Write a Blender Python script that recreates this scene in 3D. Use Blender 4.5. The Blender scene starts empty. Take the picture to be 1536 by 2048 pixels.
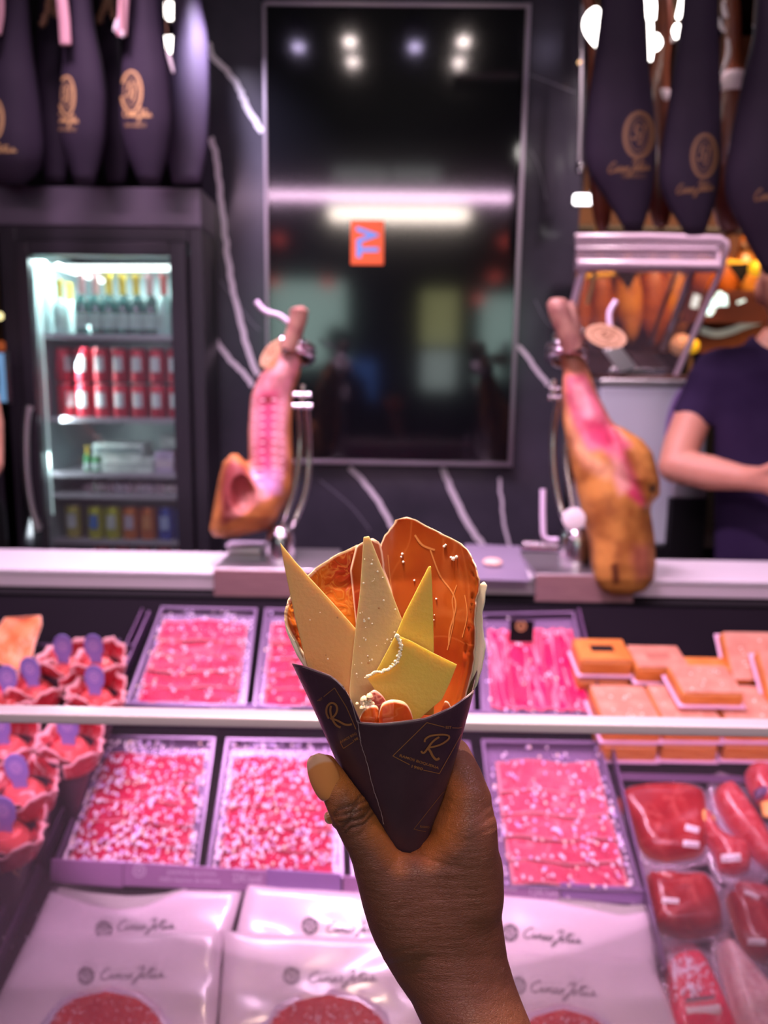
import bpy, math, random
import numpy as np
from mathutils import Vector, Matrix
from mathutils.bvhtree import BVHTree
random.seed(7); rng = np.random.default_rng(7)
C = bpy.context.scene.collection
sc = bpy.context.scene
PI = math.pi
# ------------------------------------------------------------------ camera
F = 1540.0; CX, CY = 768.0, 1024.0
CAM = Vector((0, 0, 1.40))
YAW, PITCH, ROLL = math.radians(0.6), math.radians(9.5), math.radians(0.8)
fwd = Vector((-math.sin(YAW)*math.cos(PITCH), math.cos(YAW)*math.cos(PITCH), -math.sin(PITCH)))
r0 = Vector((math.cos(YAW), math.sin(YAW), 0)); u0 = r0.cross(fwd)
RT = r0*math.cos(ROLL) + u0*math.sin(ROLL); UP = -r0*math.sin(ROLL) + u0*math.cos(ROLL)
cd = bpy.data.cameras.new('camera'); cam = bpy.data.objects.new('camera', cd); C.objects.link(cam)
cam.matrix_world = Matrix(((RT.x, UP.x, -fwd.x, CAM.x), (RT.y, UP.y, -fwd.y, CAM.y), (RT.z, UP.z, -fwd.z, CAM.z), (0, 0, 0, 1)))
cd.sensor_fit = 'VERTICAL'; cd.sensor_height = 36; cd.lens = F/2048*36; cd.clip_start = 0.02
cd.dof.use_dof = True; cd.dof.focus_distance = 0.405; cd.dof.aperture_fstop = 6.2
sc.camera = cam
# ------------------------------------------------------------------ world, exposure, lights
sc.view_settings.view_transform = 'Standard'; sc.view_settings.look = 'None'
sc.view_settings.gamma = 1; sc.view_settings.use_curve_mapping = False
sc.view_settings.exposure = -0.12
sc.cycles.use_denoising = True
sc.cycles.max_bounces = 8; sc.cycles.transparent_max_bounces = 16
sc.cycles.caustics_reflective = False; sc.cycles.caustics_refractive = False
sc.cycles.sample_clamp_indirect = 6
w = bpy.data.worlds.new('market_air'); sc.world = w; w.use_nodes = True
bgn = w.node_tree.nodes['Background']; bgn.inputs[0].default_value = (0.42, 0.28, 0.50, 1); bgn.inputs[1].default_value = 0.08

def area(name, loc, target, sx, sy, power, col, spread=180):
    l = bpy.data.lights.new(name, 'AREA'); l.shape = 'RECTANGLE'; l.size = sx; l.size_y = sy
    l.energy = power; l.color = col; l.spread = math.radians(spread)
    o = bpy.data.objects.new(name, l); C.objects.link(o); o.location = loc
    d = Vector(target) - Vector(loc); o.rotation_euler = d.to_track_quat('-Z', 'Y').to_euler(); return o
PINK = (1.0, 0.55, 0.86); WARM = (1.0, 0.72, 0.5)
area('rail_strip_light', (0.05, 0.79, 1.045), (0.05, 1.25, 0.70), 2.6, 0.02, 4.2, PINK, spread=70)
area('canopy_strip_light', (0, 0.30, 2.54), (0, 0.85, 1.0), 3.4, 0.05, 26, (1.0, 0.62, 0.9))
area('case_back_light', (0.0, 1.66, 1.75), (0, 1.2, 0.75), 2.8, 0.06, 3.2, PINK, spread=110)
area('counter_light', (-0.42, 1.55, 2.86), (-0.10, 1.9, 0.95), 1.5, 0.12, 27, (1.0, 0.66, 0.93), spread=80)
area('stall_spot_light', (-0.16, 0.56, 2.3), (0, 0.40, 1.3), 0.14, 0.14, 5.0, WARM, spread=60)
area('aisle_light_glow', (0.02, -1.08, 2.72), (0, 0.6, 1.2), 1.1, 0.10, 13, (1.0, 0.84, 0.72))
area('fridge_inner_light', (-1.02, 2.62, 1.78), (-1.02, 2.66, 1.0), 0.42, 0.04, 12, (0.8, 1.0, 0.97))
area('fridge_side_light', (-1.095, 2.555, 1.30), (-0.9, 2.68, 1.22), 0.02, 0.9, 2.4, (0.85, 1.0, 0.98), spread=140)
area('bag_lamp_glow', (-0.62, 2.30, 2.55), (-0.52, 2.50, 2.30), 0.06, 0.12, 1.5, (0.85, 0.75, 1.0), spread=50)
area('block_lamp_glow', (0.85, 2.28, 2.62), (0.85, 2.50, 1.75), 0.10, 0.08, 7, (1.0, 0.75, 0.85), spread=110)
area('neighbour_light', (1.5, 3.1, 2.6), (1.4, 4.1, 1.4), 1.6, 0.3, 17, (1.0, 0.6, 0.3), spread=100)

# ------------------------------------------------------------------ pixel <-> world
def ray(px, py): return fwd*F + RT*(px-CX) - UP*(py-CY)
def W(px, py, Y):
    d = ray(px, py); return CAM + d*(Y/d.y)
def WZ(px, py, z):
    d = ray(px, py); return CAM + d*((z-CAM.z)/d.z)
def P(px, py, D): return CAM + ray(px, py)*(D/F)
def proj(p):
    v = Vector(p)-CAM; D = v.dot(fwd); return CX+F*v.dot(RT)/D, CY-F*v.dot(UP)/D, D
SA = math.radians(24.6); SO = Vector((0, 1.65, 0.908))
SV = Vector((0, math.cos(SA), math.sin(SA))); SN = Vector((0, -math.sin(SA), math.cos(SA)))
def S(px, py, h=0.0):
    d = ray(px, py); return CAM + d*(((SO-CAM).dot(SN)+h)/d.dot(SN))
def SD(px, py, h=0.0): return (S(px, py, h)-CAM).dot(fwd)
def smooth_line(pts, n=8):
    pts = [np.array(p, float) for p in pts]
    if len(pts) < 3: return [tuple(p) for p in pts]
    out = []
    for i in range(len(pts)-1):
        p0 = pts[max(i-1, 0)]; p1 = pts[i]; p2 = pts[i+1]; p3 = pts[min(i+2, len(pts)-1)]
        for k in range(n):
            t = k/n
            out.append(tuple(0.5*((2*p1)+(-p0+p2)*t+(2*p0-5*p1+4*p2-p3)*t*t+(-p0+3*p1-3*p2+p3)*t**3)))
    out.append(tuple(pts[-1])); return out
def smooth_poly(pts, n=4):
    q = [pts[-1]]+list(pts)+[pts[0], pts[1]]
    full = smooth_line(q, n); return full[n:-n-1]

# ------------------------------------------------------------------ objects
def thing(name, label, cat, loc=(0, 0, 0), group=None, rot=None):
    o = bpy.data.objects.new(name, None); C.objects.link(o); o.location = loc; o.empty_display_size = 0.05
    if rot: o.rotation_euler = rot
    return tag(o, label, cat, group)
def tag(o, label=None, cat=None, group=None, kind=None):
    if label: o['label'] = label
    if cat: o['category'] = cat
    if group: o['group'] = group
    if kind: o['kind'] = kind
    return o
def wloc(p):
    v = Vector((0, 0, 0))
    while p is not None: v = v+Vector(p.location); p = p.parent
    return v
def mk(name, vs, fs, mat, parent=None, smooth=False, local=False, cols=None):
    """world-space vertices; stored relative to the parent's location"""
    me = bpy.data.meshes.new(name)
    A = np.asarray(vs, dtype=float).reshape(-1, 3)
    if parent is not None and not local: A = A-np.array(wloc(parent))
    me.from_pydata(A.tolist(), [], fs if isinstance(fs, list) else fs.tolist()); me.update()
    if smooth: me.polygons.foreach_set('use_smooth', [True]*len(me.polygons))
    if mat is not None: me.materials.append(mat)
    if cols is not None:
        at = me.color_attributes.new('Col', 'FLOAT_COLOR', 'POINT')
        cc = np.ones((len(A), 4)); cc[:, :3] = np.asarray(cols).reshape(-1, 3) if np.ndim(cols) > 1 else np.asarray(cols)[:, None]
        at.data.foreach_set('color', cc.ravel())
    o = bpy.data.objects.new(name, me); C.objects.link(o)
    if parent is not None: o.parent = parent
    return o
class MB:
    def __init__(s): s.v = []; s.f = []
    def add(s, vs, fs):
        n = len(s.v); s.v += [tuple(v) for v in vs]; s.f += [tuple(i+n for i in f) for f in fs]; return s
    def box(s, x0, x1, y0, y1, z0, z1):
        vs = [(x, y, z) for z in (z0, z1) for y in (y0, y1) for x in (x0, x1)]
        return s.add(vs, [(0, 2, 3, 1), (4, 5, 7, 6), (0, 1, 5, 4), (1, 3, 7, 5), (3, 2, 6, 7), (2, 0, 4, 6)])
    def hexa(s, lo, hi):
        """lo, hi: four corners each, same order"""
        return s.add(list(lo)+list(hi), [(3, 2, 1, 0), (4, 5, 6, 7), (0, 1, 5, 4), (1, 2, 6, 5), (2, 3, 7, 6), (3, 0, 4, 7)])
    def tube(s, pts, r, n=10, cap=True):
        pts = [Vector(p) for p in pts]; rings = []
        prev = None
        for i, p in enumerate(pts):
            t = (pts[min(i+1, len(pts)-1)]-pts[max(i-1, 0)]).normalized()
            if prev is None:
                a = Vector((0, 0, 1)) if abs(t.z) < 0.9 else Vector((1, 0, 0)); u = t.cross(a).normalized()
            else: u = (prev-t*prev.dot(t)).normalized()
            prev = u; v = t.cross(u); rr = r[i] if hasattr(r, '__len__') else r
            rings.append([p+(u*math.cos(2*PI*k/n)+v*math.sin(2*PI*k/n))*rr for k in range(n)])
        vs = [q for R in rings for q in R]; fs = []
        for i in range(len(rings)-1):
            for k in range(n): a = i*n+k; b = i*n+(k+1) % n; fs.append((a, b, b+n, a+n))
        if cap: fs += [tuple(range(n))[::-1], tuple(range((len(rings)-1)*n, len(rings)*n))]
        return s.add(vs, fs)
    def lathe(s, prof, c=(0, 0, 0), n=20, axis=None):
        """prof: (r, z)"""
        vs = []; fs = []; c = Vector(c)
        q = Vector((0, 0, 1)).rotation_difference(Vector(axis)) if axis is not None else None
        for r, z in prof:
            for k in range(n):
                p = Vector((r*math.cos(2*PI*k/n), r*math.sin(2*PI*k/n), z))
                if q: p = q @ p
                vs.append(c+p)
        for i in range(len(prof)-1):
            for k in range(n): a = i*n+k; b = i*n+(k+1) % n; fs.append((a, b, b+n, a+n))
        fs += [tuple(range(n))[::-1], tuple(range((len(prof)-1)*n, len(prof)*n))]
        return s.add(vs, fs)
    def build(s, name, mat, parent=None, smooth=False, bevel=0, local=False, seg=2):
        o = mk(name, s.v, s.f, mat, parent, smooth, local)
        if bevel:
            m = o.modifiers.new('soft_edge', 'BEVEL'); m.width = bevel; m.segments = seg; m.limit_method = 'ANGLE'
            o.data.polygons.foreach_set('use_smooth', [True]*len(o.data.polygons))
            o.modifiers.new('wn', 'WEIGHTED_NORMAL')
        elif smooth:
            e = o.data; 
            try: e.set_sharp_from_angle(angle=math.radians(50))
            except Exception: pass
        return o
def copy_tree(o, loc=None, rotz=None, label=None, group=None, scale=None):
    c = o.copy(); C.objects.link(c)
    if loc is not None: c.location = loc
    if rotz is not None: c.rotation_euler.z = rotz
    if scale is not None: c.scale = scale
    if label: c['label'] = label
    if group: c['group'] = group
    for ch in list(o.children):
        d = ch.copy(); C.objects.link(d); d.parent = c
        for g in list(ch.children):
            e = g.copy(); C.objects.link(e); e.parent = d
    return c

# ------------------------------------------------------------------ materials
def M(name, col, rough=0.5, metal=0, col2=None, scale=8, bump=0, bscale=60, spec=0.5, trans=0, sss=0, sssr=0.01,
      emit=None, es=1, coat=0, alpha=1, vcol=False, ramp=(0.4, 0.6), stretch=None, detail=4, vmul=None, aniso=None):
    m = bpy.data.materials.new(name); m.use_nodes = True; nt = m.node_tree; N = nt.nodes; L = nt.links
    b = N['Principled BSDF']; b.inputs['Base Color'].default_value = (*col, 1); b.inputs['Roughness'].default_value = rough
    b.inputs['Metallic'].default_value = metal; b.inputs['Specular IOR Level'].default_value = spec
    b.inputs['Transmission Weight'].default_value = trans; b.inputs['Subsurface Weight'].default_value = sss
    b.inputs['Subsurface Radius'].default_value = (sssr*2, sssr, sssr*0.6); b.inputs['Subsurface Scale'].default_value = 1
    b.inputs['Coat Weight'].default_value = coat; b.inputs['Coat Roughness'].default_value = 0.12; b.inputs['Alpha'].default_value = alpha
    tc = N.new('ShaderNodeTexCoord'); src = tc.outputs['Object']
    if stretch:
        mp = N.new('ShaderNodeMapping'); mp.inputs['Scale'].default_value = stretch; L.new(src, mp.inputs[0]); src = mp.outputs[0]
    if col2 is not None or vcol:
        if col2 is not None:
            n = N.new('ShaderNodeTexNoise'); n.inputs['Scale'].default_value = scale; n.inputs['Detail'].default_value = detail; L.new(src, n.inputs['Vector'])
            r = N.new('ShaderNodeValToRGB'); r.color_ramp.elements[0].position = ramp[0]; r.color_ramp.elements[1].position = ramp[1]
            r.color_ramp.elements[0].color = (*col, 1); r.color_ramp.elements[1].color = (*col2, 1); L.new(n.outputs[0], r.inputs[0]); out = r.outputs[0]
        if vcol:
            a = N.new('ShaderNodeAttribute'); a.attribute_name = 'Col'
            if col2 is None: out = a.outputs['Color']
            else:
                mx = N.new('ShaderNodeMix'); mx.data_type = 'RGBA'; mx.blend_type = vcol if isinstance(vcol, str) else 'MULTIPLY'
                mx.inputs['Factor'].default_value = 1; L.new(out, mx.inputs['A']); L.new(a.outputs['Color'], mx.inputs['B']); out = mx.outputs['Result']
        L.new(out, b.inputs['Base Color'])
    if bump:
        n2 = N.new('ShaderNodeTexNoise'); n2.inputs['Scale'].default_value = bscale; n2.inputs['Detail'].default_value = 5; L.new(src, n2.inputs['Vector'])
        bp = N.new('ShaderNodeBump'); bp.inputs['Strength'].default_value = min(bump, 1); bp.inputs['Distance'].default_value = 0.002 if bump <= 1 else 0.002*bump
        L.new(n2.outputs[0], bp.inputs['Height']); L.new(bp.outputs[0], b.inputs['Normal'])
    if emit is not None:
        b.inputs['Emission Color'].default_value = (*emit, 1); b.inputs['Emission Strength'].default_value = es
    return m
def glassy(name, tint=(1, 1, 1), refl=0.06, rough=0.02, bump=0, bscale=40, haze=0.0, hcol=(0.8, 0.7, 0.8), fr=0.6):
    """thin film or pane: see-through plus a Fresnel reflection and a trace of haze"""
    m = bpy.data.materials.new(name); m.use_nodes = True; nt = m.node_tree; N = nt.nodes; L = nt.links; N.clear()
    o = N.new('ShaderNodeOutputMaterial'); t = N.new('ShaderNodeBsdfTransparent'); t.inputs[0].default_value = (*tint, 1)
    g = N.new('ShaderNodeBsdfGlossy'); g.inputs['Roughness'].default_value = rough
    lw = N.new('ShaderNodeLayerWeight'); lw.inputs[0].default_value = 0.35
    ma = N.new('ShaderNodeMath'); ma.operation = 'MULTIPLY_ADD'; ma.inputs[1].default_value = fr; ma.inputs[2].default_value = refl; L.new(lw.outputs['Fresnel'], ma.inputs[0])
    mx = N.new('ShaderNodeMixShader'); L.new(ma.outputs[0], mx.inputs[0]); L.new(t.outputs[0], mx.inputs[1]); L.new(g.outputs[0], mx.inputs[2]); last = mx.outputs[0]
    if haze:
        d = N.new('ShaderNodeBsdfDiffuse'); d.inputs[0].default_value = (*hcol, 1)
        m2 = N.new('ShaderNodeMixShader'); m2.inputs[0].default_value = haze; L.new(last, m2.inputs[1]); L.new(d.outputs[0], m2.inputs[2]); last = m2.outputs[0]
    if bump:
        n2 = N.new('ShaderNodeTexNoise'); n2.inputs['Scale'].default_value = bscale; n2.inputs['Detail'].default_value = 6
        tc = N.new('ShaderNodeTexCoord'); L.new(tc.outputs['Object'], n2.inputs['Vector'])
        bp = N.new('ShaderNodeBump'); bp.inputs['Strength'].default_value = 1; bp.inputs['Distance'].default_value = bump
        L.new(n2.outputs[0], bp.inputs['Height']); L.new(bp.outputs[0], g.inputs['Normal']); L.new(bp.outputs[0], lw.inputs['Normal'])
    L.new(last, o.inputs[0]); return m
def ham_mat(name, c1, c2, vein, fat, scale=30, vscale=26, rough=0.3, sss=0.25, sssr=0.004, stretch=None, vw=0.06, bump=0.15, vmix=0.6, coat=0.12):
    """lean meat with pale veins; attribute Col (0 = rim of fat .. 1 = inside)"""
    m = bpy.data.materials.new(name); m.use_nodes = True; nt = m.node_tree; N = nt.nodes; L = nt.links
    b = N['Principled BSDF']; b.inputs['Roughness'].default_value = rough; b.inputs['Subsurface Weight'].default_value = sss; b.inputs['Specular IOR Level'].default_value = 0.5 if sss > 0.12 else 0.12
    b.inputs['Subsurface Radius'].default_value = (sssr*2.5, sssr, sssr*0.5); b.inputs['Subsurface Scale'].default_value = 1
    b.inputs['Coat Weight'].default_value = coat; b.inputs['Coat Roughness'].default_value = 0.2
    tc = N.new('ShaderNodeTexCoord'); mp = N.new('ShaderNodeMapping'); L.new(tc.outputs['Object'], mp.inputs[0])
    if stretch: mp.inputs['Scale'].default_value = stretch
    n = N.new('ShaderNodeTexNoise'); n.inputs['Scale'].default_value = scale; n.inputs['Detail'].default_value = 5; L.new(mp.outputs[0], n.inputs[0])
    r = N.new('ShaderNodeValToRGB'); r.color_ramp.elements[0].position = 0.38; r.color_ramp.elements[1].position = 0.62
    r.color_ramp.elements[0].color = (*c1, 1); r.color_ramp.elements[1].color = (*c2, 1); L.new(n.outputs[0], r.inputs[0])
    v = N.new('ShaderNodeTexNoise'); v.inputs['Scale'].default_value = vscale; v.inputs['Detail'].default_value = 2; v.inputs['Distortion'].default_value = 1.2; L.new(mp.outputs[0], v.inputs[0])
    s = N.new('ShaderNodeMath'); s.operation = 'SUBTRACT'; s.inputs[1].default_value = 0.5; L.new(v.outputs[0], s.inputs[0])
    a = N.new('ShaderNodeMath'); a.operation = 'ABSOLUTE'; L.new(s.outputs[0], a.inputs[0])
    mr = N.new('ShaderNodeMapRange'); mr.inputs[1].default_value = 0; mr.inputs[2].default_value = vw; mr.inputs[3].default_value = vmix; mr.inputs[4].default_value = 0; L.new(a.outputs[0], mr.inputs[0])
    mx = N.new('ShaderNodeMix'); mx.data_type = 'RGBA'; L.new(mr.outputs[0], mx.inputs['Factor']); L.new(r.outputs[0], mx.inputs['A']); mx.inputs['B'].default_value = (*vein, 1)
    at = N.new('ShaderNodeAttribute'); at.attribute_name = 'Col'
    ad = N.new('ShaderNodeMath'); ad.operation = 'ADD'; L.new(at.outputs['Fac'], ad.inputs[0])
    sb = N.new('ShaderNodeMath'); sb.operation = 'MULTIPLY_ADD'; sb.inputs[1].default_value = 0.9; sb.inputs[2].default_value = -0.45; L.new(n.outputs[0], sb.inputs[0]); L.new(sb.outputs[0], ad.inputs[1])
    m3 = N.new('ShaderNodeMapRange'); m3.inputs[1].default_value = 0.25; m3.inputs[2].default_value = 0.5; L.new(ad.outputs[0], m3.inputs[0])
    mf = N.new('ShaderNodeMix'); mf.data_type = 'RGBA'; L.new(m3.outputs[0], mf.inputs['Factor']); mf.inputs['A'].default_value = (*fat, 1); L.new(mx.outputs['Result'], mf.inputs['B'])
    L.new(mf.outputs['Result'], b.inputs['Base Color'])
    bp = N.new('ShaderNodeBump'); bp.inputs['Strength'].default_value = bump; bp.inputs['Distance'].default_value = 0.002; L.new(v.outputs[0], bp.inputs['Height']); L.new(bp.outputs[0], b.inputs['Normal'])
    return m

m_black = M('matt_black', (0.006, 0.005, 0.007), 0.7, spec=0.15)
m_dark = M('dark_panel', (0.03, 0.024, 0.036), 0.4)
m_anod = M('grey_violet_panel', (0.14, 0.115, 0.16), 0.35, 0.2, bump=0.1, bscale=200)
m_frame = M('fridge_frame', (0.035, 0.03, 0.04), 0.35, 0.3)
m_steel = M('brushed_steel', (0.75, 0.70, 0.74), 0.22, 1)
m_steel_r = M('satin_steel', (0.7, 0.66, 0.7), 0.38, 1)
m_marble = M('black_marble', (0.035, 0.033, 0.045), 0.18, col2=(0.06, 0.055, 0.075), scale=5, ramp=(0.3, 0.8))
m_vein = M('marble_vein', (0.72, 0.66, 0.74), 0.3)
m_veinf = M('marble_vein_faint', (0.16, 0.15, 0.19), 0.3)
m_screen = M('tv_glass', (0.004, 0.004, 0.006), 0.09, spec=0.9)
m_worktop = M('white_worktop', (0.82, 0.76, 0.82), 0.28)
m_board = M('brown_board', (0.30, 0.16, 0.17), 0.4, col2=(0.36, 0.2, 0.2), scale=20, stretch=(1, 20, 20))
m_bag = M('black_ham_bag', (0.024, 0.017, 0.032), 0.65, col2=(0.036, 0.026, 0.045), scale=3, bump=0.25, bscale=12, spec=0.14)
m_gold = M('gold_print', (0.62, 0.38, 0.16), 0.4, 0.2)
m_gold2 = M('gold_print_dim', (0.22, 0.115, 0.05), 0.5, 0.1)
m_white = M('white_paper', (0.8, 0.75, 0.76), 0.5)
m_ink = M('grey_ink', (0.07, 0.05, 0.07), 0.5)
m_casemetal = M('violet_case_metal', (0.16, 0.09, 0.19), 0.3, 0.5)
m_casedark = M('dark_case', (0.006, 0.004, 0.007), 0.85, spec=0.08)
m_strip = M('violet_price_strip', (0.30, 0.17, 0.42), 0.3, 0)
m_striptext = M('pale_print', (0.82, 0.68, 0.88), 0.5)
m_led = M('led_pink', (1, 1, 1), emit=(1, 0.68, 0.93), es=6)
m_ledw = M('led_white', (1, 1, 1), emit=(0.95, 1, 0.97), es=5)
m_paleblue = M('brushed_white_body', (0.55, 0.58, 0.66), 0.4, 0.1)
m_rope = M('rope', (0.16, 0.08, 0.04), 0.8)
m_pinkstrap = M('pink_strap', (0.62, 0.34, 0.38), 0.6)
m_glass = glassy('case_glass', (0.97, 0.93, 0.97), 0.03, 0.02, haze=0.06, hcol=(0.9, 0.6, 0.9))
m_fglass = glassy('fridge_glass', (0.88, 0.93, 0.93), 0.05, 0.03, haze=0.03)
m_acryl = glassy('clear_acrylic', (0.9, 0.86, 0.9), 0.08, 0.05, haze=0.10, hcol=(0.8, 0.6, 0.75))
m_film = glassy('cling_film', (0.99, 0.97, 0.99), 0.0, 0.12, bump=0.004, bscale=90, haze=0.0, fr=0.03)
m_film_pack = glassy('vacuum_film', (0.96, 0.92, 0.96), 0.10, 0.14, bump=0.004, bscale=60, haze=0.14, hcol=(0.8, 0.62, 0.78))

# ------------------------------------------------------------------ smooth bodies: one closed surface from a distance field
def surface_nets(Fv, lo, h):
    S0 = Fv < 0; nx, ny, nz = Fv.shape
    acc = np.zeros((nx-1, ny-1, nz-1, 3)); cnt = np.zeros((nx-1, ny-1, nz-1))
    def sl(a, o): return a[o[0]:o[0]+nx-1, o[1]:o[1]+ny-1, o[2]:o[2]+nz-1]
    for ax in range(3):
        others = [a for a in range(3) if a != ax]
        for i in (0, 1):
            for j in (0, 1):
                o0 = [0, 0, 0]; o0[others[0]] = i; o0[others[1]] = j; o1 = list(o0); o1[ax] = 1
                a, b = sl(Fv, o0), sl(Fv, o1); cr = (a < 0) != (b < 0)
                t = np.where(cr, a/np.where(cr, a-b, 1), 0)
                for c in range(3):
                    base = o0[c]+(t if c == ax else 0); acc[..., c] += np.where(cr, base, 0)
                cnt += cr
    act = cnt > 0; idx = -np.ones(act.shape, dtype=np.int64); ii = np.argwhere(act); idx[act] = np.arange(len(ii))
    V = (ii+acc[act]/cnt[act][:, None])*h+np.array(lo)
    quads = []
    for ax in range(3):
        u, v = [a for a in range(3) if a != ax]
        sA = [slice(None)]*3; sB = [slice(None)]*3; sA[ax] = slice(0, -1); sB[ax] = slice(1, None)
        for a in (u, v): sA[a] = slice(1, -1); sB[a] = slice(1, -1)
        A, B = S0[tuple(sA)], S0[tuple(sB)]; ch = np.argwhere(A != B)
        if len(ch) == 0: continue
        inside_first = A[A != B]
        pos = ch.copy(); pos[:, u] += 1; pos[:, v] += 1
        def cell(du, dv):
            q = pos.copy(); q[:, u] -= du; q[:, v] -= dv; return idx[q[:, 0], q[:, 1], q[:, 2]]
        q = np.stack([cell(1, 1), cell(0, 1), cell(0, 0), cell(1, 0)], 1)
        flip = inside_first if ax != 1 else ~inside_first
        q[~flip] = q[~flip][:, ::-1]; quads.append(q)
    Q = np.concatenate(quads); a, b, c = V[Q[:, 0]], V[Q[:, 1]], V[Q[:, 2]]; d = V[Q[:, 3]]
    vol = (np.cross(a, b)*c).sum()+(np.cross(a, c)*d).sum()
    return V, (Q if vol > 0 else Q[:, ::-1])
def smin(a, b, k):
    h = np.clip(0.5+0.5*(b-a)/k, 0, 1); return b+(a-b)*h-k*h*(1-h)
def cpos(px, py, D): return np.array([(px-CX)/F*D, D, -(py-CY)/F*D])   # camera-aligned metres
def cam2world(V):
    return np.array(CAM)+V[:, 0:1]*np.array(RT)+V[:, 1:2]*np.array(fwd)+V[:, 2:3]*np.array(UP)
def f_loft(rows):
    """rows (y, xl, xr, D, b): outline per row, depth of the middle and half thickness in metres"""
    R = np.array(sorted(rows)); ys = R[:, 0]
    def f(X, Yd, Z):
        px = CX+F*X/Yd; py = CY-F*Z/Yd
        xl = np.interp(py, ys, R[:, 1]); xr = np.interp(py, ys, R[:, 2]); D0 = np.interp(py, ys, R[:, 3]); b = np.interp(py, ys, R[:, 4])
        c = (xl+xr)/2; a = np.maximum((xr-xl)/2, 1)
        am = a*D0/F
        d = (np.sqrt(((px-c)/a)**2+((Yd-D0)/b)**2)-1)*np.minimum(am, b)
        top = (ys[0]-py)*Yd/F; bot = (py-ys[-1])*Yd/F
        return np.maximum(d, np.maximum(top, bot))
    return f
def f_caps(pts):
    """pts (px, py, D, r_px): a chain of round cones"""
    Q = [(cpos(a, b, c), r*c/F) for a, b, c, r in pts]
    def f(X, Yd, Z):
        out = None
        for (p, r1), (q, r2) in zip(Q[:-1], Q[1:]):
            d = q-p; L2 = d.dot(d)
            t = np.clip(((X-p[0])*d[0]+(Yd-p[1])*d[1]+(Z-p[2])*d[2])/L2, 0, 1)
            dd = np.sqrt((X-p[0]-t*d[0])**2+(Yd-p[1]-t*d[1])**2+(Z-p[2]-t*d[2])**2)-(r1+(r2-r1)*t)
            out = dd if out is None else np.minimum(out, dd)
        return out
    return f
def f_ell(px, py, D, ax, ay, az):
    c = cpos(px, py, D)
    def f(X, Yd, Z): return (np.sqrt(((X-c[0])/ax)**2+((Yd-c[1])/ay)**2+((Z-c[2])/az)**2)-1)*min(ax, ay, az)
    return f
def body(name, parts, k, box, h, mat, parent=None, post=None, colfn=None, clip=None):
    """parts: field functions; box: (px0, px1, py0, py1, D0, D1)"""
    px0, px1, py0, py1, D0, D1 = box
    xs = [cpos(px, py, D) for px in (px0, px1) for py in (py0, py1) for D in (D0, D1)]
    lo = np.min(xs, 0); hi = np.max(xs, 0); n = np.ceil((hi-lo)/h).astype(int)+1
    g = [lo[i]+h*np.arange(n[i]) for i in range(3)]; X, Y, Z = np.meshgrid(*g, indexing='ij')
    Fv = None
    for p in parts:
        d = p(X, Y, Z); Fv = d if Fv is None else smin(Fv, d, k)
    if post: Fv = post(Fv, X, Y, Z)
    Fv[0], Fv[-1] = 1, 1; Fv[:, 0], Fv[:, -1] = 1, 1; Fv[:, :, 0], Fv[:, :, -1] = 1, 1
    V, Q = surface_nets(Fv, lo, h)
    cols = colfn(CX+F*V[:, 0]/V[:, 1], CY-F*V[:, 2]/V[:, 1], V[:, 1]) if colfn else None
    return mk(name, cam2world(V), Q, mat, parent, True, cols=cols)

# ------------------------------------------------------------------ sheets and pads given by an outline
def poly_rows(poly, nr, nc):
    P_ = np.array(poly, float); y0, y1 = P_[:, 1].min(), P_[:, 1].max(); G = np.zeros((nr+1, nc+1, 2))
    e = (y1-y0)*1e-3
    for i in range(nr+1):
        y = y0+e+(y1-y0-2*e)*i/nr; xs = []
        for (xa, ya), (xb, yb) in zip(P_, np.roll(P_, -1, 0)):
            if (ya-y)*(yb-y) <= 0 and ya != yb: xs.append(xa+(xb-xa)*(y-ya)/(yb-ya))
        a, b = min(xs), max(xs)
        G[i, :, 0] = a+(b-a)*np.linspace(0, 1, nc+1); G[i, :, 1] = y
    return G
def edge_dist(G, poly):
    A = np.array(poly, float); B = np.roll(A, -1, 0); q = G.reshape(-1, 2); d = np.full(len(q), 1e9)
    for a, b in zip(A, B):
        ab = b-a; t = np.clip(((q-a) @ ab)/max(ab @ ab, 1e-9), 0, 1); d = np.minimum(d, np.linalg.norm(q-a-t[:, None]*ab, axis=1))
    return d.reshape(G.shape[:2])
def slab(name, top, bot, mat, parent, cols=None, smooth=True, local=False):
    """closed sheet from two (n, m, 3) grids"""
    n, m = top.shape[:2]; V = np.concatenate([top.reshape(-1, 3), bot.reshape(-1, 3)]); K = n*m; fs = []
    I = np.arange(K).reshape(n, m)
    a, b, c, d = I[:-1, :-1].ravel(), I[:-1, 1:].ravel(), I[1:, 1:].ravel(), I[1:, :-1].ravel()
    fs = np.concatenate([np.stack([a, d, c, b], 1), np.stack([a, b, c, d], 1)+K]).tolist()
    rim = list(I[0, :])+list(I[1:, -1])+list(I[-1, :-1][::-1])+list(I[1:-1, 0][::-1])
    for p, q in zip(rim, rim[1:]+rim[:1]): fs.append([int(p), int(q), int(q)+K, int(p)+K])
    cc = None
    if cols is not None: cc = np.concatenate([np.asarray(cols).ravel()]*2) if np.ndim(cols) == 2 else np.concatenate([np.asarray(cols).reshape(-1, 3)]*2)
    return mk(name, V, fs, mat, parent, smooth, local, cc)
def px_sheet(name, poly, depth, thick, mat, parent, nr=24, nc=16, rimpx=8, wav=None):
    G = poly_rows(poly, nr, nc); E = edge_dist(G, poly); top = np.zeros(G.shape[:2]+(3,)); bot = top.copy()
    for i in range(G.shape[0]):
        for j in range(G.shape[1]):
            x, y = G[i, j]; D = depth(x, y)
            top[i, j] = P(x, y, D); bot[i, j] = P(x, y, D+thick)
    return slab(name, top, bot, mat, parent, cols=np.clip(E/rimpx, 0, 1))
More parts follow.
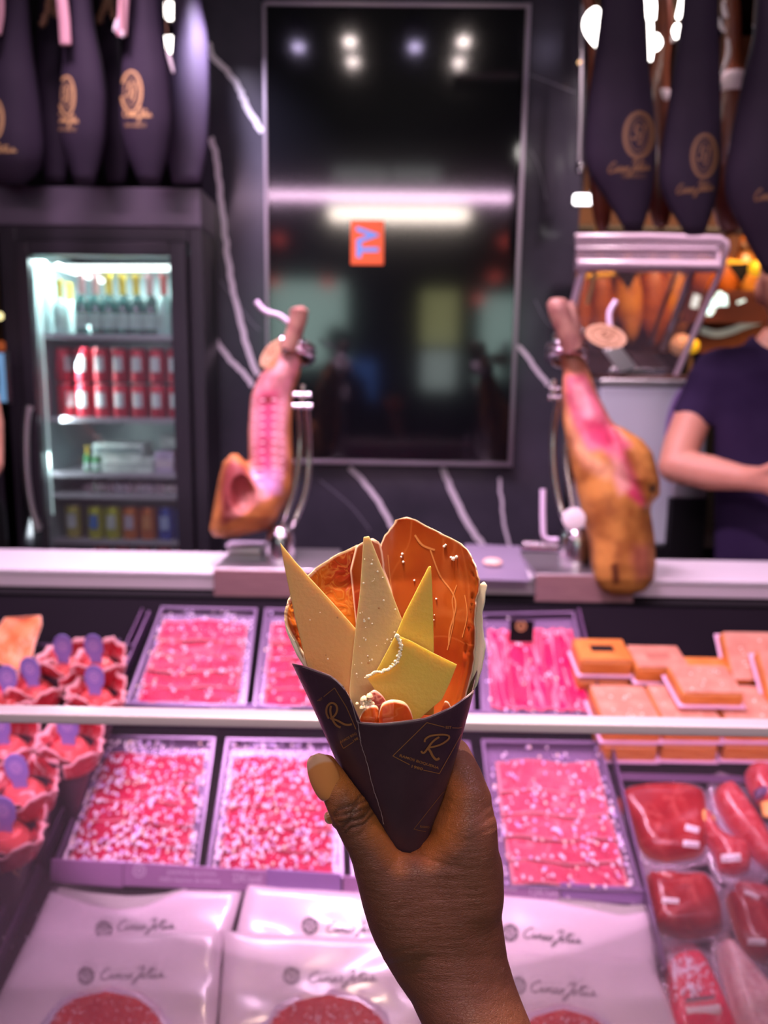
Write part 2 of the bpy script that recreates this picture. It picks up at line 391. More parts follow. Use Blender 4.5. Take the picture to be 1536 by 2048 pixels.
def pad(name, poly, T, mat, parent, h0=0.0, vert=False, nr=14, nc=14, edge=14, rimpx=8, noise=0.0, nfreq=0.05, power=0.5):
    """pillow lying on the sloping display, outline in picture points, thickness T"""
    G = poly_rows([(q[1], q[0]) for q in poly][::-1], nr, nc)[..., ::-1].transpose(1, 0, 2) if vert else poly_rows(poly, nr, nc)
    E = edge_dist(G, poly); top = np.zeros(G.shape[:2]+(3,)); bot = top.copy()
    ph = random.random()*9
    for i in range(G.shape[0]):
        for j in range(G.shape[1]):
            x, y = G[i, j]; e = min(E[i, j]/edge, 1); hh = T*(1-(1-e)**2)**power
            hh += noise*(math.sin(x*nfreq+ph+math.sin(y*nfreq*1.3)*1.5)+math.sin(y*nfreq*1.7-ph+x*nfreq*0.6))*0.5*e
            b0 = S(x, y, h0); top[i, j] = b0+SN*max(hh, 0.0004); bot[i, j] = b0
    return slab(name, top, bot, mat, parent, cols=np.clip(E/rimpx, 0, 1))
def prism(name, poly, D, thick, mat, parent, bevel=0.0006, tilt=None):
    f = (lambda x, y: D) if tilt is None else tilt
    lo = [P(x, y, f(x, y)) for x, y in poly]; hi = [P(x, y, f(x, y)+thick) for x, y in poly]; n = len(poly)
    fs = [tuple(range(n))[::-1], tuple(range(n, 2*n))]+[(i, (i+1) % n, (i+1) % n+n, i+n) for i in range(n)]
    o = mk(name, lo+hi, fs, mat, parent)
    if bevel:
        m = o.modifiers.new('soft_edge', 'BEVEL'); m.width = bevel; m.segments = 2
    return o
# ------------------------------------------------------------------ print: flat marks laid on a surface
def bvh_of(*objs):
    vs = []; fs = []
    for o in objs:
        n = len(vs); off = wloc(o.parent) if o.parent else Vector((0, 0, 0)); off = off+Vector(o.location)
        vs += [v.co+off for v in o.data.vertices]; fs += [[i+n for i in p.vertices] for p in o.data.polygons]
    return BVHTree.FromPolygons(vs, fs)
def onto(bvh, px, py, off):
    d = ray(px, py).normalized(); hit = bvh.ray_cast(CAM, d)
    if hit[0] is None: return None
    n = hit[1] if hit[1].dot(d) < 0 else -hit[1]
    return hit[0]+n*off
def ribbon_px(mb, pts, wpx, bvh, off):
    pts = [np.array(p, float) for p in pts]; prev = None
    for i, p in enumerate(pts):
        t = pts[min(i+1, len(pts)-1)]-pts[max(i-1, 0)]; L_ = np.linalg.norm(t); t = t/L_ if L_ > 0 else np.array([1, 0])
        nrm = np.array([-t[1], t[0]])*wpx/2; a = onto(bvh, *(p+nrm), off); b = onto(bvh, *(p-nrm), off)
        cur = (a, b) if a is not None and b is not None else None
        if cur and prev: mb.add([prev[0], prev[1], b, a], [(0, 1, 2, 3)])
        prev = cur
_glyph = {}
def glyphs(txt, shear=0.0, bold=0.0):
    key = (txt, shear, bold)
    if key in _glyph: return _glyph[key]
    cu = bpy.data.curves.new('t', 'FONT'); cu.body = txt; cu.shear = shear; cu.offset = bold; cu.resolution_u = 3
    o = bpy.data.objects.new('t', cu); C.objects.link(o); dg = bpy.context.evaluated_depsgraph_get(); me = o.evaluated_get(dg).to_mesh()
    vs = np.array([v.co[:2] for v in me.vertices]); fs = [list(p.vertices) for p in me.polygons]
    o.evaluated_get(dg).to_mesh_clear(); bpy.data.objects.remove(o); bpy.data.curves.remove(cu)
    mn = vs.min(0); mxx = vs.max(0); vs = (vs-mn)/(mxx-mn); _glyph[key] = (vs, fs); return vs, fs
def text_px(mb, txt, o, ux, uy, bvh, off, shear=0.0, bold=0.0):
    """text box: origin o, width vector ux, height vector uy, in picture points"""
    vs, fs = glyphs(txt, shear, bold); o = np.array(o, float); pts = [onto(bvh, *(o+v[0]*np.array(ux)+v[1]*np.array(uy)), off) for v in vs]
    ok = [p is not None for p in pts]; mb.add([p if p is not None else (0, 0, 0) for p in pts], [f for f in fs if all(ok[i] for i in f)])
CINCO = [[(1.3, 1.6), (1.0, 1.9), (.4, 1.5), (0, .8), (.2, .2), (.8, 0), (1.5, .4), (1.8, .9), (1.8, .2), (2.1, .1), (2.5, .9), (2.6, .1), (2.9, .8), (3.2, .8), (3.2, .1), (3.5, .1), (4.1, .8), (3.7, .6), (3.7, .1), (4.2, .1), (4.6, .8), (4.4, .2), (4.8, .1), (5.0, .7), (4.6, .8)],
         [(5.6, 1.5), (6.1, 2.0), (6.6, 1.8), (6.2, .6), (5.7, -.8), (5.3, -1.0), (5.4, -.3), (6.3, .4), (6.8, .8), (6.6, .1), (7.1, .1), (7.2, .7), (7.0, .8), (7.6, .9), (7.9, 1.8), (7.7, .1), (8.1, .2), (8.5, .8), (8.3, .1), (8.8, .1), (8.8, .7), (8.9, .1), (9.3, .3), (9.6, .9), (9.7, .3), (9.4, .1), (10.4, .2)],
         [(7.3, 1.3), (8.6, 1.5)]]
def cinco_px(mb, o, ux, uy, wpx, bvh, off):
    """o: start; ux: one tenth of the run; uy: one unit up"""
    for st in CINCO:
        q = [(o[0]+x*ux[0]+y*uy[0], o[1]+x*ux[1]+y*uy[1]) for x, y in smooth_line(st, 3)]; ribbon_px(mb, q, wpx, bvh, off)
def emblem_px(mb, c, rx, ry, wpx, bvh, off, rot=0.0):
    def e(k, a, s=1.0): return (c[0]+s*(rx*math.cos(a)*math.cos(rot)-ry*math.sin(a)*math.sin(rot)), c[1]+s*(rx*math.cos(a)*math.sin(rot)+ry*math.sin(a)*math.cos(rot)))
    ribbon_px(mb, [e(0, 2*PI*i/28) for i in range(29)], wpx, bvh, off)
    ribbon_px(mb, [e(0, 2*PI*i/24, 0.72) for i in range(25)], wpx*0.35, bvh, off)
    cr, sr = math.cos(rot), math.sin(rot); w_, h_ = rx*1.0, ry*0.95
    text_px(mb, '5J', (c[0]-w_/2*cr-h_/2*-sr*-1, c[1]+h_/2*cr-w_/2*sr), (w_*cr, w_*sr), (h_*sr, -h_*cr), bvh, off, 0.2, 0.02)

# =================================================================== the setting
YW = 2.70                                                       # marble wall
m_floor = M('tiled_floor', (0.10, 0.08, 0.10), 0.4, col2=(0.14, 0.11, 0.13), scale=3)
MB().box(-3.5, 3.5, -4.2, 5.2, -0.1, 0.0).build('floor', m_floor)['kind'] = 'structure'
MB().box(-3.5, 3.5, -4.2, 5.2, 3.2, 3.3).build('ceiling', m_black)['kind'] = 'structure'
xl, xr = W(413, 800, YW).x, W(1166, 300, YW).x
wb = MB().box(xl, xr, YW, YW+0.12, 0, 3.2).build('wall_back', m_marble); wb['kind'] = 'structure'
for xs in (-3.5, 3.5): tag(MB().box(xs-0.05, xs+0.05, -4.2, 5.2, 0, 3.2).build('wall_left' if xs < 0 else 'wall_right', m_black), kind='structure')
tag(MB().box(-3.5, 3.5, 5.15, 5.25, 0, 3.2).build('wall_far', m_dark), kind='structure')
tag(MB().box(-3.5, 3.5, -4.25, -4.15, 0, 3.2).build('wall_front', m_black), kind='structure')
tag(MB().box(-3.45, xl-0.012, 3.05, 3.12, 0, 3.2).build('trim_1', m_black), kind='structure')
bw = bvh_of(wb)
VE = [([(418, 85), (425, 112), (450, 137), (475, 172), (495, 215), (524, 264)], 11), ([(422, 275), (432, 310), (440, 380), (450, 470), (465, 570), (490, 680), (514, 750)], 11),
      ([(432, 680), (455, 714), (490, 748), (506, 772)], 10), ([(1036, 690), (1060, 722), (1097, 772)], 9), ([(700, 935), (735, 972), (765, 1018), (797, 1075)], 10),
      ([(885, 935), (905, 982), (935, 1043), (968, 1095)], 12), ([(1000, 955), (1004, 1020), (1020, 1095)], 6)]
for pts, wd in VE:
    mb = MB(); q = smooth_line(pts, 6); q = [(x+random.uniform(-2, 2), y) for x, y in q]
    ribbon_px(mb, q, wd, bw, 0.001); mb.build('vein', m_vein, wb)
for pts, wd in [([(1060, 150), (1100, 165), (1150, 185)], 3), ([(1062, 300), (1080, 340), (1092, 400)], 2), ([(640, 960), (700, 1010), (740, 1060)], 2), ([(1070, 600), (1100, 650), (1160, 670)], 2), ([(440, 560), (500, 640), (520, 660)], 2)]:
    mb = MB(); ribbon_px(mb, smooth_line(pts, 5), wd, bw, 0.001); mb.build('vein', m_veinf, wb)
# television, portrait, flush on the marble
YT = YW-0.035
tx0, tx1 = W(529, 400, YT).x, W(1046, 400, YT).x; tz0, tz1 = W(800, 930, YT).z, W(800, 6, YT).z
tv = thing('television', 'large portrait television with dark screen mounted on the black marble', 'television', ((tx0+tx1)/2, YT, tz0))
MB().box(tx0, tx1, YT+0.004, YW-0.0005, tz0, tz1).build('housing', m_frame, tv, bevel=0.003)
MB().box(tx0+0.012, tx1-0.016, YT, YT+0.0035, tz0+0.02, tz1-0.012).build('screen', m_screen, tv)
mb = MB()
mb.box(tx0, tx0+0.010, YT-0.004, YT+0.004, tz0, tz1).box(tx1-0.014, tx1, YT-0.006, YT+0.004, tz0, tz1).box(tx0, tx1, YT-0.004, YT+0.004, tz0, tz0+0.014).box(tx0, tx1, YT-0.004, YT+0.004, tz1-0.01, tz1)
mb.build('bezel', M('bezel_metal', (0.35, 0.30, 0.36), 0.3, 0.9), tv, bevel=0.001)
a, b = W(702, 440, YT-0.003), W(767, 530, YT-0.003)
bd = MB().box(a.x, b.x, YT-0.003, YT-0.0005, b.z, a.z).build('badge', M('orange_badge', (0.75, 0.10, 0.02), 0.4, emit=(0.8, 0.09, 0.01), es=0.45), tv, bevel=0.016, seg=4)
mb = MB(); text_px(mb, 'TV', (757, 515), (0, -62), (-44, 0), bvh_of(bd), 0.001, bold=0.04)
mb.build('badge_letters', M('blue_letter', (0.1, 0.25, 0.7), 0.4, emit=(0.12, 0.30, 0.75), es=0.6), bd) if False else mk('badge_letters', np.array(mb.v)-np.array(wloc(bd.parent)), mb.f, M('blue_letter', (0.1, 0.25, 0.7), 0.4, emit=(0.12, 0.30, 0.75), es=0.6), None)
o = bpy.data.objects['badge_letters']; o.parent = bd

# =================================================================== lamps and what the screen mirrors
def mir(px, py, Yr):
    p = W(px, py, 2*YT-Yr); return Vector((p.x, Yr, p.z))
m_spot = M('lit_lamp_glass', (1, 1, 1), emit=(1, 0.82, 0.78), es=60)
m_spotv = M('lit_lamp_glass_violet', (1, 1, 1), emit=(0.75, 0.62, 1), es=25)
for i, (px, py, mt, lab) in enumerate([(597, 95, m_spotv, 'small violet ceiling spot, first from the left'), (700, 84, m_spot, 'front ceiling spot above the first ham stand'), (706, 124, m_spot, 'rear ceiling spot above the first ham stand'),
        (830, 95, m_spotv, 'small violet ceiling spot over the middle of the counter'), (927, 84, m_spot, 'front ceiling spot above the second ham stand'), (918, 126, m_spot, 'rear ceiling spot above the second ham stand'), (1100, 90, m_spotv, 'small violet ceiling spot, last towards the hanging bags')]):
    Yr = 1.35 if mt is m_spotv else (1.25 if i in (1, 4) else 0.9)
    p = mir(px, py, Yr); t = thing('ceiling_spot', lab, 'lamp', p, 'ceiling spots over the counter')
    MB().lathe([(0.03, 0.01), (0.045, 0.0), (0.05, 0.05), (0.045, 0.12), (0.02, 0.13)], p, 16).build('shade', m_dark, t, True)
    MB().tube([p+Vector((0, 0, 0.12)), (p.x, p.y, 3.2)], 0.008).build('stem', m_dark, t)
    MB().lathe([(0.026, -0.006), (0.03, 0.004), (0.02, 0.009)], p, 14).build('bulb', mt, t, True)
p = mir(0, 372, 0.30); p2 = mir(1536, 372, 0.30); zc = 2.56
t = thing('canopy_light_strip', 'long pink light strip under the stall canopy', 'lamp', (0, 0.3, zc))
MB().box(-1.9, 1.9, 0.27, 0.34, zc, zc+0.04).build('housing', m_anod, t)
MB().box(-1.88, 1.88, 0.28, 0.32, zc-0.014, zc-0.0005).build('tube', m_led, t)
for x in (-1.6, 1.6): MB().tube([(x, 0.3, zc+0.04), (x, 0.3, 3.2)], 0.006).build('hanger', m_dark, t)
m_tubew = M('cold_tube', (1, 1, 1), emit=(0.80, 1, 0.95), es=2.0); m_tubed = M('cold_tube_dim', (1, 1, 1), emit=(0.8, 0.9, 0.86), es=1.4)
for (x0, x1, y0, y1, mt, lab, nm) in [(655, 925, 388, 418, m_tubew, 'wide cold white ceiling light over the aisle', 'aisle_light'), (668, 778, 342, 362, m_tubed, 'dim square ceiling light, first of the pair', 'ceiling_light'), (785, 880, 342, 362, m_tubed, 'dim square ceiling light, second of the pair', 'ceiling_light')]:
    a, b = mir(x0, y0, -1.2), mir(x1, y1, -1.2); t = thing(nm, lab, 'lamp', a)
    MB().box(a.x, b.x, -1.2, -1.1, b.z, a.z).build('diffuser', mt, t, bevel=0.01)
    MB().box(a.x-0.02, b.x+0.02, -1.30, -1.201, b.z-0.02, a.z+0.02).build('housing', m_dark, t)
    MB().tube([((a.x+b.x)/2, -1.25, a.z+0.02), ((a.x+b.x)/2, -1.25, 3.2)], 0.01).build('stem', m_dark, t)
def lightbox(x0, x1, y0, y1, col, es, lab, Y=-3.2):
    a, b = mir(x0, y0, Y), mir(x1, y1, Y); t = thing('lit_display', lab, 'display', (a.x, Y, 0), 'lit stall fronts across the aisle')
    MB().box(a.x, b.x, Y-0.10, Y, b.z, a.z).build('lit_panel', M('lit_panel', (0.4, 0.5, 0.48), 0.6, emit=col, es=es*8, col2=(0.2, 0.3, 0.3), scale=2), t, bevel=0.02)
    MB().box(a.x, b.x, Y-0.3, Y-0.101, 0, b.z).build('counter_body', m_dark, t)
lightbox(535, 690, 560, 730, (0.42, 0.60, 0.55), 0.75, 'pale green lit stall front behind the shopper')
lightbox(845, 915, 580, 690, (0.50, 0.50, 0.22), 0.5, 'yellowish lit stall front across the aisle')
lightbox(845, 910, 700, 780, (0.50, 0.60, 0.58), 0.5, 'low grey lit panel across the aisle', -2.9)
lightbox(965, 1040, 590, 770, (0.42, 0.60, 0.55), 0.65, 'pale green lit stall front on the far side')
lightbox(690, 750, 720, 800, (0.05, 0.12, 0.4), 0.5, 'blue lit panel low across the aisle', -2.9)
m_redl = M('red_lamp', (0.5, 0.02, 0.02), emit=(1, 0.12, 0.1), es=6)
for px, py, w8 in [(558, 480, 'highest one at the left of the mirrored aisle'), (548, 566, 'lower one at the left screen edge'), (655, 568, 'one above the pale green stall front'), (1012, 484, 'highest one at the right screen edge'), (958, 600, 'lowest one near the yellowish stall front'), (990, 556, 'middle one at the right of the aisle')]:
    a = mir(px, py, -2.6); t = thing('pendant_lamp', 'small red pendant lamp, '+w8, 'lamp', a, 'red pendant lamps over the aisle')
    MB().lathe([(0.02, 0.05), (0.06, 0.03), (0.065, 0), (0.04, -0.03), (0.01, -0.035)], a, 14).build('shade', m_redl, t, True)
    MB().tube([a+Vector((0, 0, 0.05)), (a.x, a.y, 3.2)], 0.004).build('cord', m_black, t)
# two shoppers the screen mirrors
def shopper(px, top, Y, lab):
    b0 = mir(px, top, Y); h = b0.z; x = b0.x; t = thing('person', lab, 'person', (x, Y, 0))
    fb = MB(); e = []
    def el(r0_, r1_, z0, z1, ox=0.0, dy=0.7): pass
    prof = [(0.02, 0), (0.07, 0.004), (0.10, 0.15), (0.115, 0.45), (0.15, 0.8), (0.165, 0.95), (0.15, 1.1), (0.19, 1.35), (0.20, 1.45), (0.12, 1.52), (0.06, 1.55), (0.055, 1.6), (0.08, 1.66), (0.09, 1.74), (0.07, 1.81), (0.02, 1.84)]
    k = h/1.84; n = 20; vs = []; fs = []
    for r, z in prof:
        for i in range(n): vs.append((x+r*k*math.cos(2*PI*i/n), Y+r*k*0.62*math.sin(2*PI*i/n), z*k))
    for j in range(len(prof)-1):
        for i in range(n): q = j*n+i; q2 = j*n+(i+1) % n; fs.append((q, q2, q2+n, q+n))
    fs += [tuple(range(n))[::-1], tuple(range((len(prof)-1)*n, len(prof)*n))]
    fb.add(vs, fs)
    for s in (-1, 1): fb.tube([(x+s*0.19*k, Y, 1.42*k), (x+s*0.25*k, Y, 1.1*k), (x+s*0.22*k, Y+0.12, 0.86*k)], [0.055, 0.045, 0.035], 10)
    o = fb.build('body', M('dark_clothes', (0.02, 0.018, 0.022), 0.8), t, True)
    m = o.modifiers.new('join', 'REMESH'); m.mode = 'VOXEL'; m.voxel_size = 0.02; m.use_smooth_shade = True
shopper(672, 650, -0.9, 'shopper in dark clothes standing across the counter, mirrored in the screen')
shopper(1015, 690, -1.3, 'second shopper in dark clothes at the aisle, mirrored at the edge of the screen')

# =================================================================== display case and worktop
zt = W(300, 1142, 1.75).z; th = zt-W(300, 1178, 1.75).z
wt = thing('worktop', 'long white worktop glowing pink behind the display trays', 'worktop', (0, 1.75, zt-th))
YB = WZ(300, 1102, zt).y
MB().box(-2.2, 2.2, 1.75, YB, zt-0.012, zt).build('top_slab', m_worktop, wt, bevel=0.003)
MB().box(-2.2, 2.2, 1.753, YB, zt-th, zt-0.0125).build('front_edge', M('worktop_edge', (0.72, 0.62, 0.68), 0.35), wt, bevel=0.002)
MB().box(-2.2, 2.2, 1.78, YB-0.01, 0, zt-th-0.0005).build('cabinet_body', m_black, wt)
case = thing('display_case', 'glass fronted display case full of sliced ham and cheese', 'display case', (0, 0.75, 0))
def sl(x, v, h=0.0): return Vector((x, 1.65, 0.908))+SV*v+SN*h
v1 = 0.02; v0 = -(1.65-0.78)/math.cos(SA)
MB().hexa([sl(-2.2, v0, -0.03), sl(2.2, v0, -0.03), sl(2.2, v1, -0.03), sl(-2.2, v1, -0.03)], [sl(-2.2, v0, -0.003), sl(2.2, v0, -0.003), sl(2.2, v1, -0.003), sl(-2.2, v1, -0.003)]).build('shelf', m_casedark, case)
MB().box(-2.2, 2.2, 1.70, 1.74, 0, zt-th-0.002).build('back_panel', m_black, case)
for y in (1218, 1238, 1268): 
    a = W(150, y, 1.69); MB().tube([(-2.2, 1.692, a.z), (2.2, 1.692, a.z)], 0.004, 6).build('back_rail', m_casemetal, case)
zr = W(768, 1432, 0.75).z
MB().box(-2.2, 2.2, 0.747, 0.753, 0.50, zr-0.012).build('glass_pane', m_glass, case)
MB().box(-2.2, 2.2, 0.740, 0.762, zr-0.0115, zr).build('top_rail', M('pale_rail', (0.85, 0.74, 0.82), 0.25, 0.3), case, bevel=0.002)
MB().box(-2.2, 2.2, 0.60, 0.80, 0, 0.495).build('front_panel', m_casemetal, case)
def upright(pts, hgt, wd, name):
    lo = []; 
    a, b = S(*pts[0]), S(*pts[1]); d = Vector((wd, 0, 0))
    MB().hexa([a, a+d, b+d, b], [a+SN*hgt, a+d+SN*hgt, b+d+SN*hgt, b+SN*hgt]).build(name, m_casemetal, case, bevel=0.001)
upright([(300, 1236), (-30, 2000)], 0.022, 0.004, 'divider'); upright([(288, 1236), (-58, 2000)], 0.03, 0.003, 'divider')
upright([(1152, 1236), (1322, 1960)], 0.03, 0.004, 'divider')
upright([(-190, 1300), (-560, 1900)], 0.03, 0.004, 'divider')

# ---- meat trays: one per column and row on the slope
m_ham = ham_mat('sliced_ham', (0.42, 0.002, 0.045), (0.58, 0.012, 0.080), (0.70, 0.18, 0.22), (0.74, 0.22, 0.26), scale=18, vscale=12, rough=0.5, sss=0, stretch=(0.5, 1.6, 1.6), vw=0.016, coat=0)
m_hamv = ham_mat('sliced_ham_streaked', (0.52, 0.002, 0.065), (0.62, 0.004, 0.085), (0.80, 0.30, 0.36), (0.74, 0.16, 0.24), scale=12, vscale=12, rough=0.5, sss=0, stretch=(2.6, 0.35, 0.35), vw=0.032, coat=0, vmix=0.85)
m_hamp = ham_mat('pale_sliced_ham', (0.50, 0.040, 0.095), (0.58, 0.09, 0.14), (0.75, 0.30, 0.32), (0.72, 0.28, 0.3), scale=14, vscale=14, rough=0.5, sss=0, vw=0.02, coat=0)
m_traym = M('smoked_tray', (0.20, 0.13, 0.24), 0.25, 0.3)
m_bead = M('film_glint', (0.95, 0.80, 0.95), 0.08, spec=1, coat=1)
m_bead2 = M('film_glint_violet', (0.72, 0.55, 0.95), 0.08, spec=1, coat=1)
m_bead3 = M('film_glint_warm', (1.0, 0.75, 0.62), 0.08, spec=1, coat=1)
def bilin(q, u, v):
    (ax, ay), (bx, by), (cx, cy), (dx, dy) = q     # tl tr br bl ; u right, v down
    return ((ax*(1-u)+bx*u)*(1-v)+(dx*(1-u)+cx*u)*v, (ay*(1-u)+by*u)*(1-v)+(dy*(1-u)+cy*u)*v)
def glint_beads(name, q, n, h, parent, mat, r0_=0.0018, r1_=0.0030, clus=0.5):  # small pale domes added in place of light glints on the film
    mb = MB(); cs = [(random.random(), random.random()) for _ in range(8)]; k = 6
    for _ in range(n):
        if random.random() < clus:
            c = random.choice(cs); u = c[0]+random.gauss(0, 0.16); v = c[1]+random.gauss(0, 0.14)
        else: u, v = random.random(), random.random()
        if random.random() < 0.12: u = random.choice((0.0, 1.0))+random.gauss(0, 0.02)
        u = min(max(u, 0.0), 1.0); v = min(max(v, 0.0), 1.0)
        c = S(*bilin(q, u, v), h); r = random.uniform(r0_, r1_); st = random.uniform(1, 1.7)
        vs = []; 
        for (rr, zz) in ((1, 0), (0.75, 0.45), (0.35, 0.72)):
            for i in range(k): vs.append(c+Vector((rr*r*math.cos(2*PI*i/k), 0, 0))+SV*(rr*r*st*math.sin(2*PI*i/k))+SN*(zz*r*1.1))
        vs.append(c+SN*r*0.85); fs = []
        for j in range(2):
            for i in range(k): a = j*k+i; b = j*k+(i+1) % k; fs.append((a, b, b+k, a+k))
        fs += [(12+i, 12+(i+1) % k, 18) for i in range(k)]
        mb.add(vs, fs)
    o = mb.build(name, mat, parent, True); o['kind'] = 'stuff'; return o
def meat_tray(q, lab, mat, nb, vertical=False, mark=False):
    c = S(*bilin(q, 0.5, 0.5)); t = thing('meat_tray', lab, 'tray', c, 'trays of sliced ham in the display case')
    o4 = [bilin(q, *uv) for uv in ((0, 0), (1, 0), (1, 1), (0, 1))]
    def H(h, ins=0.0): return [S(*bilin(q, u, v), h) for u, v in ((ins, ins), (1-ins, ins), (1-ins, 1-ins), (ins, 1-ins))]
    MB().hexa(H(0.0)[::-1], H(0.006)[::-1]).build('base', m_traym, t)
    mb = MB()
    for (ua, va, ub, vb) in ((0, 0, 1, 0.02), (0, 0.98, 1, 1), (0, 0.02, 0.03, 0.98), (0.97, 0.02, 1, 0.98)):
        k = [(ua, va), (ub, va), (ub, vb), (ua, vb)]
        mb.hexa([S(*bilin(q, *p), 0.006) for p in k][::-1], [S(*bilin(q, *p), 0.02) for p in k][::-1])
    mb.build('rim', m_traym, t, bevel=0.001)
    n = 5
    for r in range(n):
        for s in range(1):
            if vertical: u0, u1, vv0, vv1 = 0.09+r*0.164, 0.09+(r+1)*0.164+0.02, 0.17, 0.95
            else: u0, u1, vv0, vv1 = 0.09+random.uniform(-.01, .01), 0.92, 0.14+r*0.158, 0.14+(r+1)*0.158+0.045
            N1, N2 = (10, 26) if vertical else (26, 10); top = np.zeros((N2+1, N1+1, 3)); bot = top.copy(); col = np.zeros((N2+1, N1+1)); ph = random.random()*9
            for i in range(N2+1):
                for j in range(N1+1):
                    a_, b_ = j/N1, i/N2; u = u0+(u1-u0)*a_; v = vv0+(vv1-vv0)*b_+0.012*math.sin(a_*9+ph)
                    al = a_ if vertical else b_; lo_ = b_ if vertical else a_
                    hh = 0.009+0.007*al+0.0022*math.sin(lo_*14+ph+2*math.sin(lo_*5+r))
                    p = S(*bilin(q, u, v), hh); top[i, j] = p; bot[i, j] = p-SN*0.0025
                    col[i, j] = min(1, min(al, 1-al)*9, min(lo_, 1-lo_)*18)
            slab('ham_slice', top, bot, mat, t, col)
    G = np.zeros((21, 15, 3)); B = G.copy()
    for i in range(21):
        for j in range(15):
            p = S(*bilin(q, 0.04+0.92*j/14, 0.03+0.94*i/20), 0.0225+0.0015*math.sin(i*1.9+j*1.1)+random.uniform(-.0008, .0008)); G[i, j] = p; B[i, j] = p-SN*0.0003
    slab('film', G, B, m_film, t)
    qi = [bilin(q, u, v) for u, v in ((0.06, 0.05), (0.95, 0.05), (0.95, 0.97), (0.06, 0.97))]
    glint_beads('film_glints', qi, int(nb*0.6), 0.0235, t, m_bead)
    glint_beads('film_glints', qi, int(nb*0.3), 0.0235, t, m_bead2); glint_beads('film_glints', qi, int(nb*0.1), 0.0235, t, m_bead3)
    return t
qa = [[(322, 1212), (515, 1216), (492, 1412), (248, 1408)], [(530, 1216), (728, 1220), (722, 1418), (505, 1413)], [(740, 1220), (942, 1224), (948, 1424), (735, 1419)], [(957, 1226), (1148, 1222), (1200, 1432), (962, 1426)]]
qb = [[(206, 1470), (432, 1474), (396, 1742), (108, 1724)], [(452, 1475), (682, 1478), (688, 1756), (410, 1743)], [(698, 1478), (940, 1482), (982, 1774), (702, 1758)], [(962, 1478), (1200, 1482), (1286, 1785), (996, 1774)]]
meat_tray(qa[0], 'upper film-covered tray of red sliced ham beside the ham cones', m_ham, 170)
meat_tray(qa[1], 'upper film-covered tray of red sliced ham just left of the held cone', m_ham, 110)
meat_tray(qa[2], 'upper film-covered tray of sliced ham hidden behind the held cone', m_ham, 60)
tD = meat_tray(qa[3], 'upper tray of bright red ham with upright white streaks beside the cheese', m_hamv, 50, vertical=True)
meat_tray(qb[0], 'lower glittering tray of red sliced ham, nearest the ham cones', m_ham, 720)
meat_tray(qb[1], 'lower glittering tray of sliced ham directly behind the thumb', m_ham, 720)
meat_tray(qb[2], 'lower tray of sliced ham hidden behind the hand', m_ham, 200)
meat_tray(qb[3], 'lower tray of paler pink sliced ham beside the vacuum packs', m_hamp, 230)
# small black card with gold emblem and clip on the upper streaked tray
ct = thing('price_card', 'small black card with gold emblem standing on the streaked ham tray', 'card', S(1043, 1270, 0.02))
a = S(1043, 1270, 0.03); MB().box(a.x-0.025, a.x+0.025, a.y, a.y+0.002, a.z-0.015, a.z+0.03).build('card', m_black, ct)
mb = MB(); emblem_px(mb, (1042, 1252), 9, 9, 3, bvh_of(ct.children[0]), 0.0005); mb.build('emblem', m_gold, ct)
# price strips along both rows
def price_strip(x0, x1, yt0, yt1, yb0, yb1, lab, texts, mat=m_strip, h=0.02):
    """front strip from (x0..x1), top edge yt, bottom edge yb in picture points at the two ends"""
    a, b = S(x0, yb0, 0.0), S(x1, yb1, 0.0)
    t = thing('price_strip', lab, 'label strip', (a+b)/2)
    def up(pb, pxx, pyt):
        d = ray(pxx, pyt); n = Vector((0, 1, 0)); q = CAM+d*((pb-CAM).dot(n)/d.dot(n)); return q+Vector((0, 0.004, 0))
    a2, b2 = up(a, x0, yt0), up(b, x1, yt1); d = Vector((0, 0.003, 0))
    st = MB().hexa([a, b, b+d, a+d], [a2, b2, b2+d, a2+d]).build('holder', mat, t, bevel=0.0006); bv = bvh_of(st)
    for tx, o_, ux, uy in texts:
        mb = MB()
        if tx == 'O': emblem_px(mb, o_, ux, uy, 2, bv, 0.0006)
        else: text_px(mb, tx, o_, ux, uy, bv, 0.0006)
        if mb.v: mb.build('lettering', m_striptext, t)
    return t
m_strip2 = M('mauve_price_strip', (0.38, 0.20, 0.40), 0.3)
price_strip(100, 244, 1722, 1729, 1764, 1776, 'empty mauve strip at the lower left tray corner', [], m_strip2)
price_strip(245, 532, 1728, 1746, 1772, 1784, 'mauve price strip lettered for ham under the lower trays', [('O', (279, 1741), 12, 12), ('JAMON 5JOTAS', (334, 1750), (98, 4), (0, -10)), ('100% Iberico de bellota', (320, 1762), (120, 4), (0, -8)), ('23€/und', (466, 1763), (56, 2), (0, -17))], m_strip2)
price_strip(533, 682, 1742, 1752, 1782, 1788, 'plain deep violet strip right under the second lower tray', [])
price_strip(686, 1120, 1756, 1780, 1792, 1806, 'violet price strip behind the wrist', [('12€/und', (1060, 1790), (62, 4), (0, -16)), ('unidad', (1005, 1780), (28, 2), (0, -8))], m_strip2)
price_strip(1122, 1290, 1770, 1782, 1802, 1810, 'violet strip catching a bright lamp glint', [])
price_strip(246, 580, 1404, 1412, 1426, 1432, 'thin violet price strip along the upper trays, left of the cone', [('JAMON 5JOTAS', (420, 1421), (90, 2), (0, -9)), ('25€/und', (535, 1424), (40, 1), (0, -10))])
price_strip(930, 1205, 1424, 1434, 1438, 1446, 'thin violet price strip along the streaked ham tray', [('unidad', (955, 1434), (40, 1), (0, -7)), ('JAMON IBERICO', (1000, 1436), (90, 1), (0, -7))])

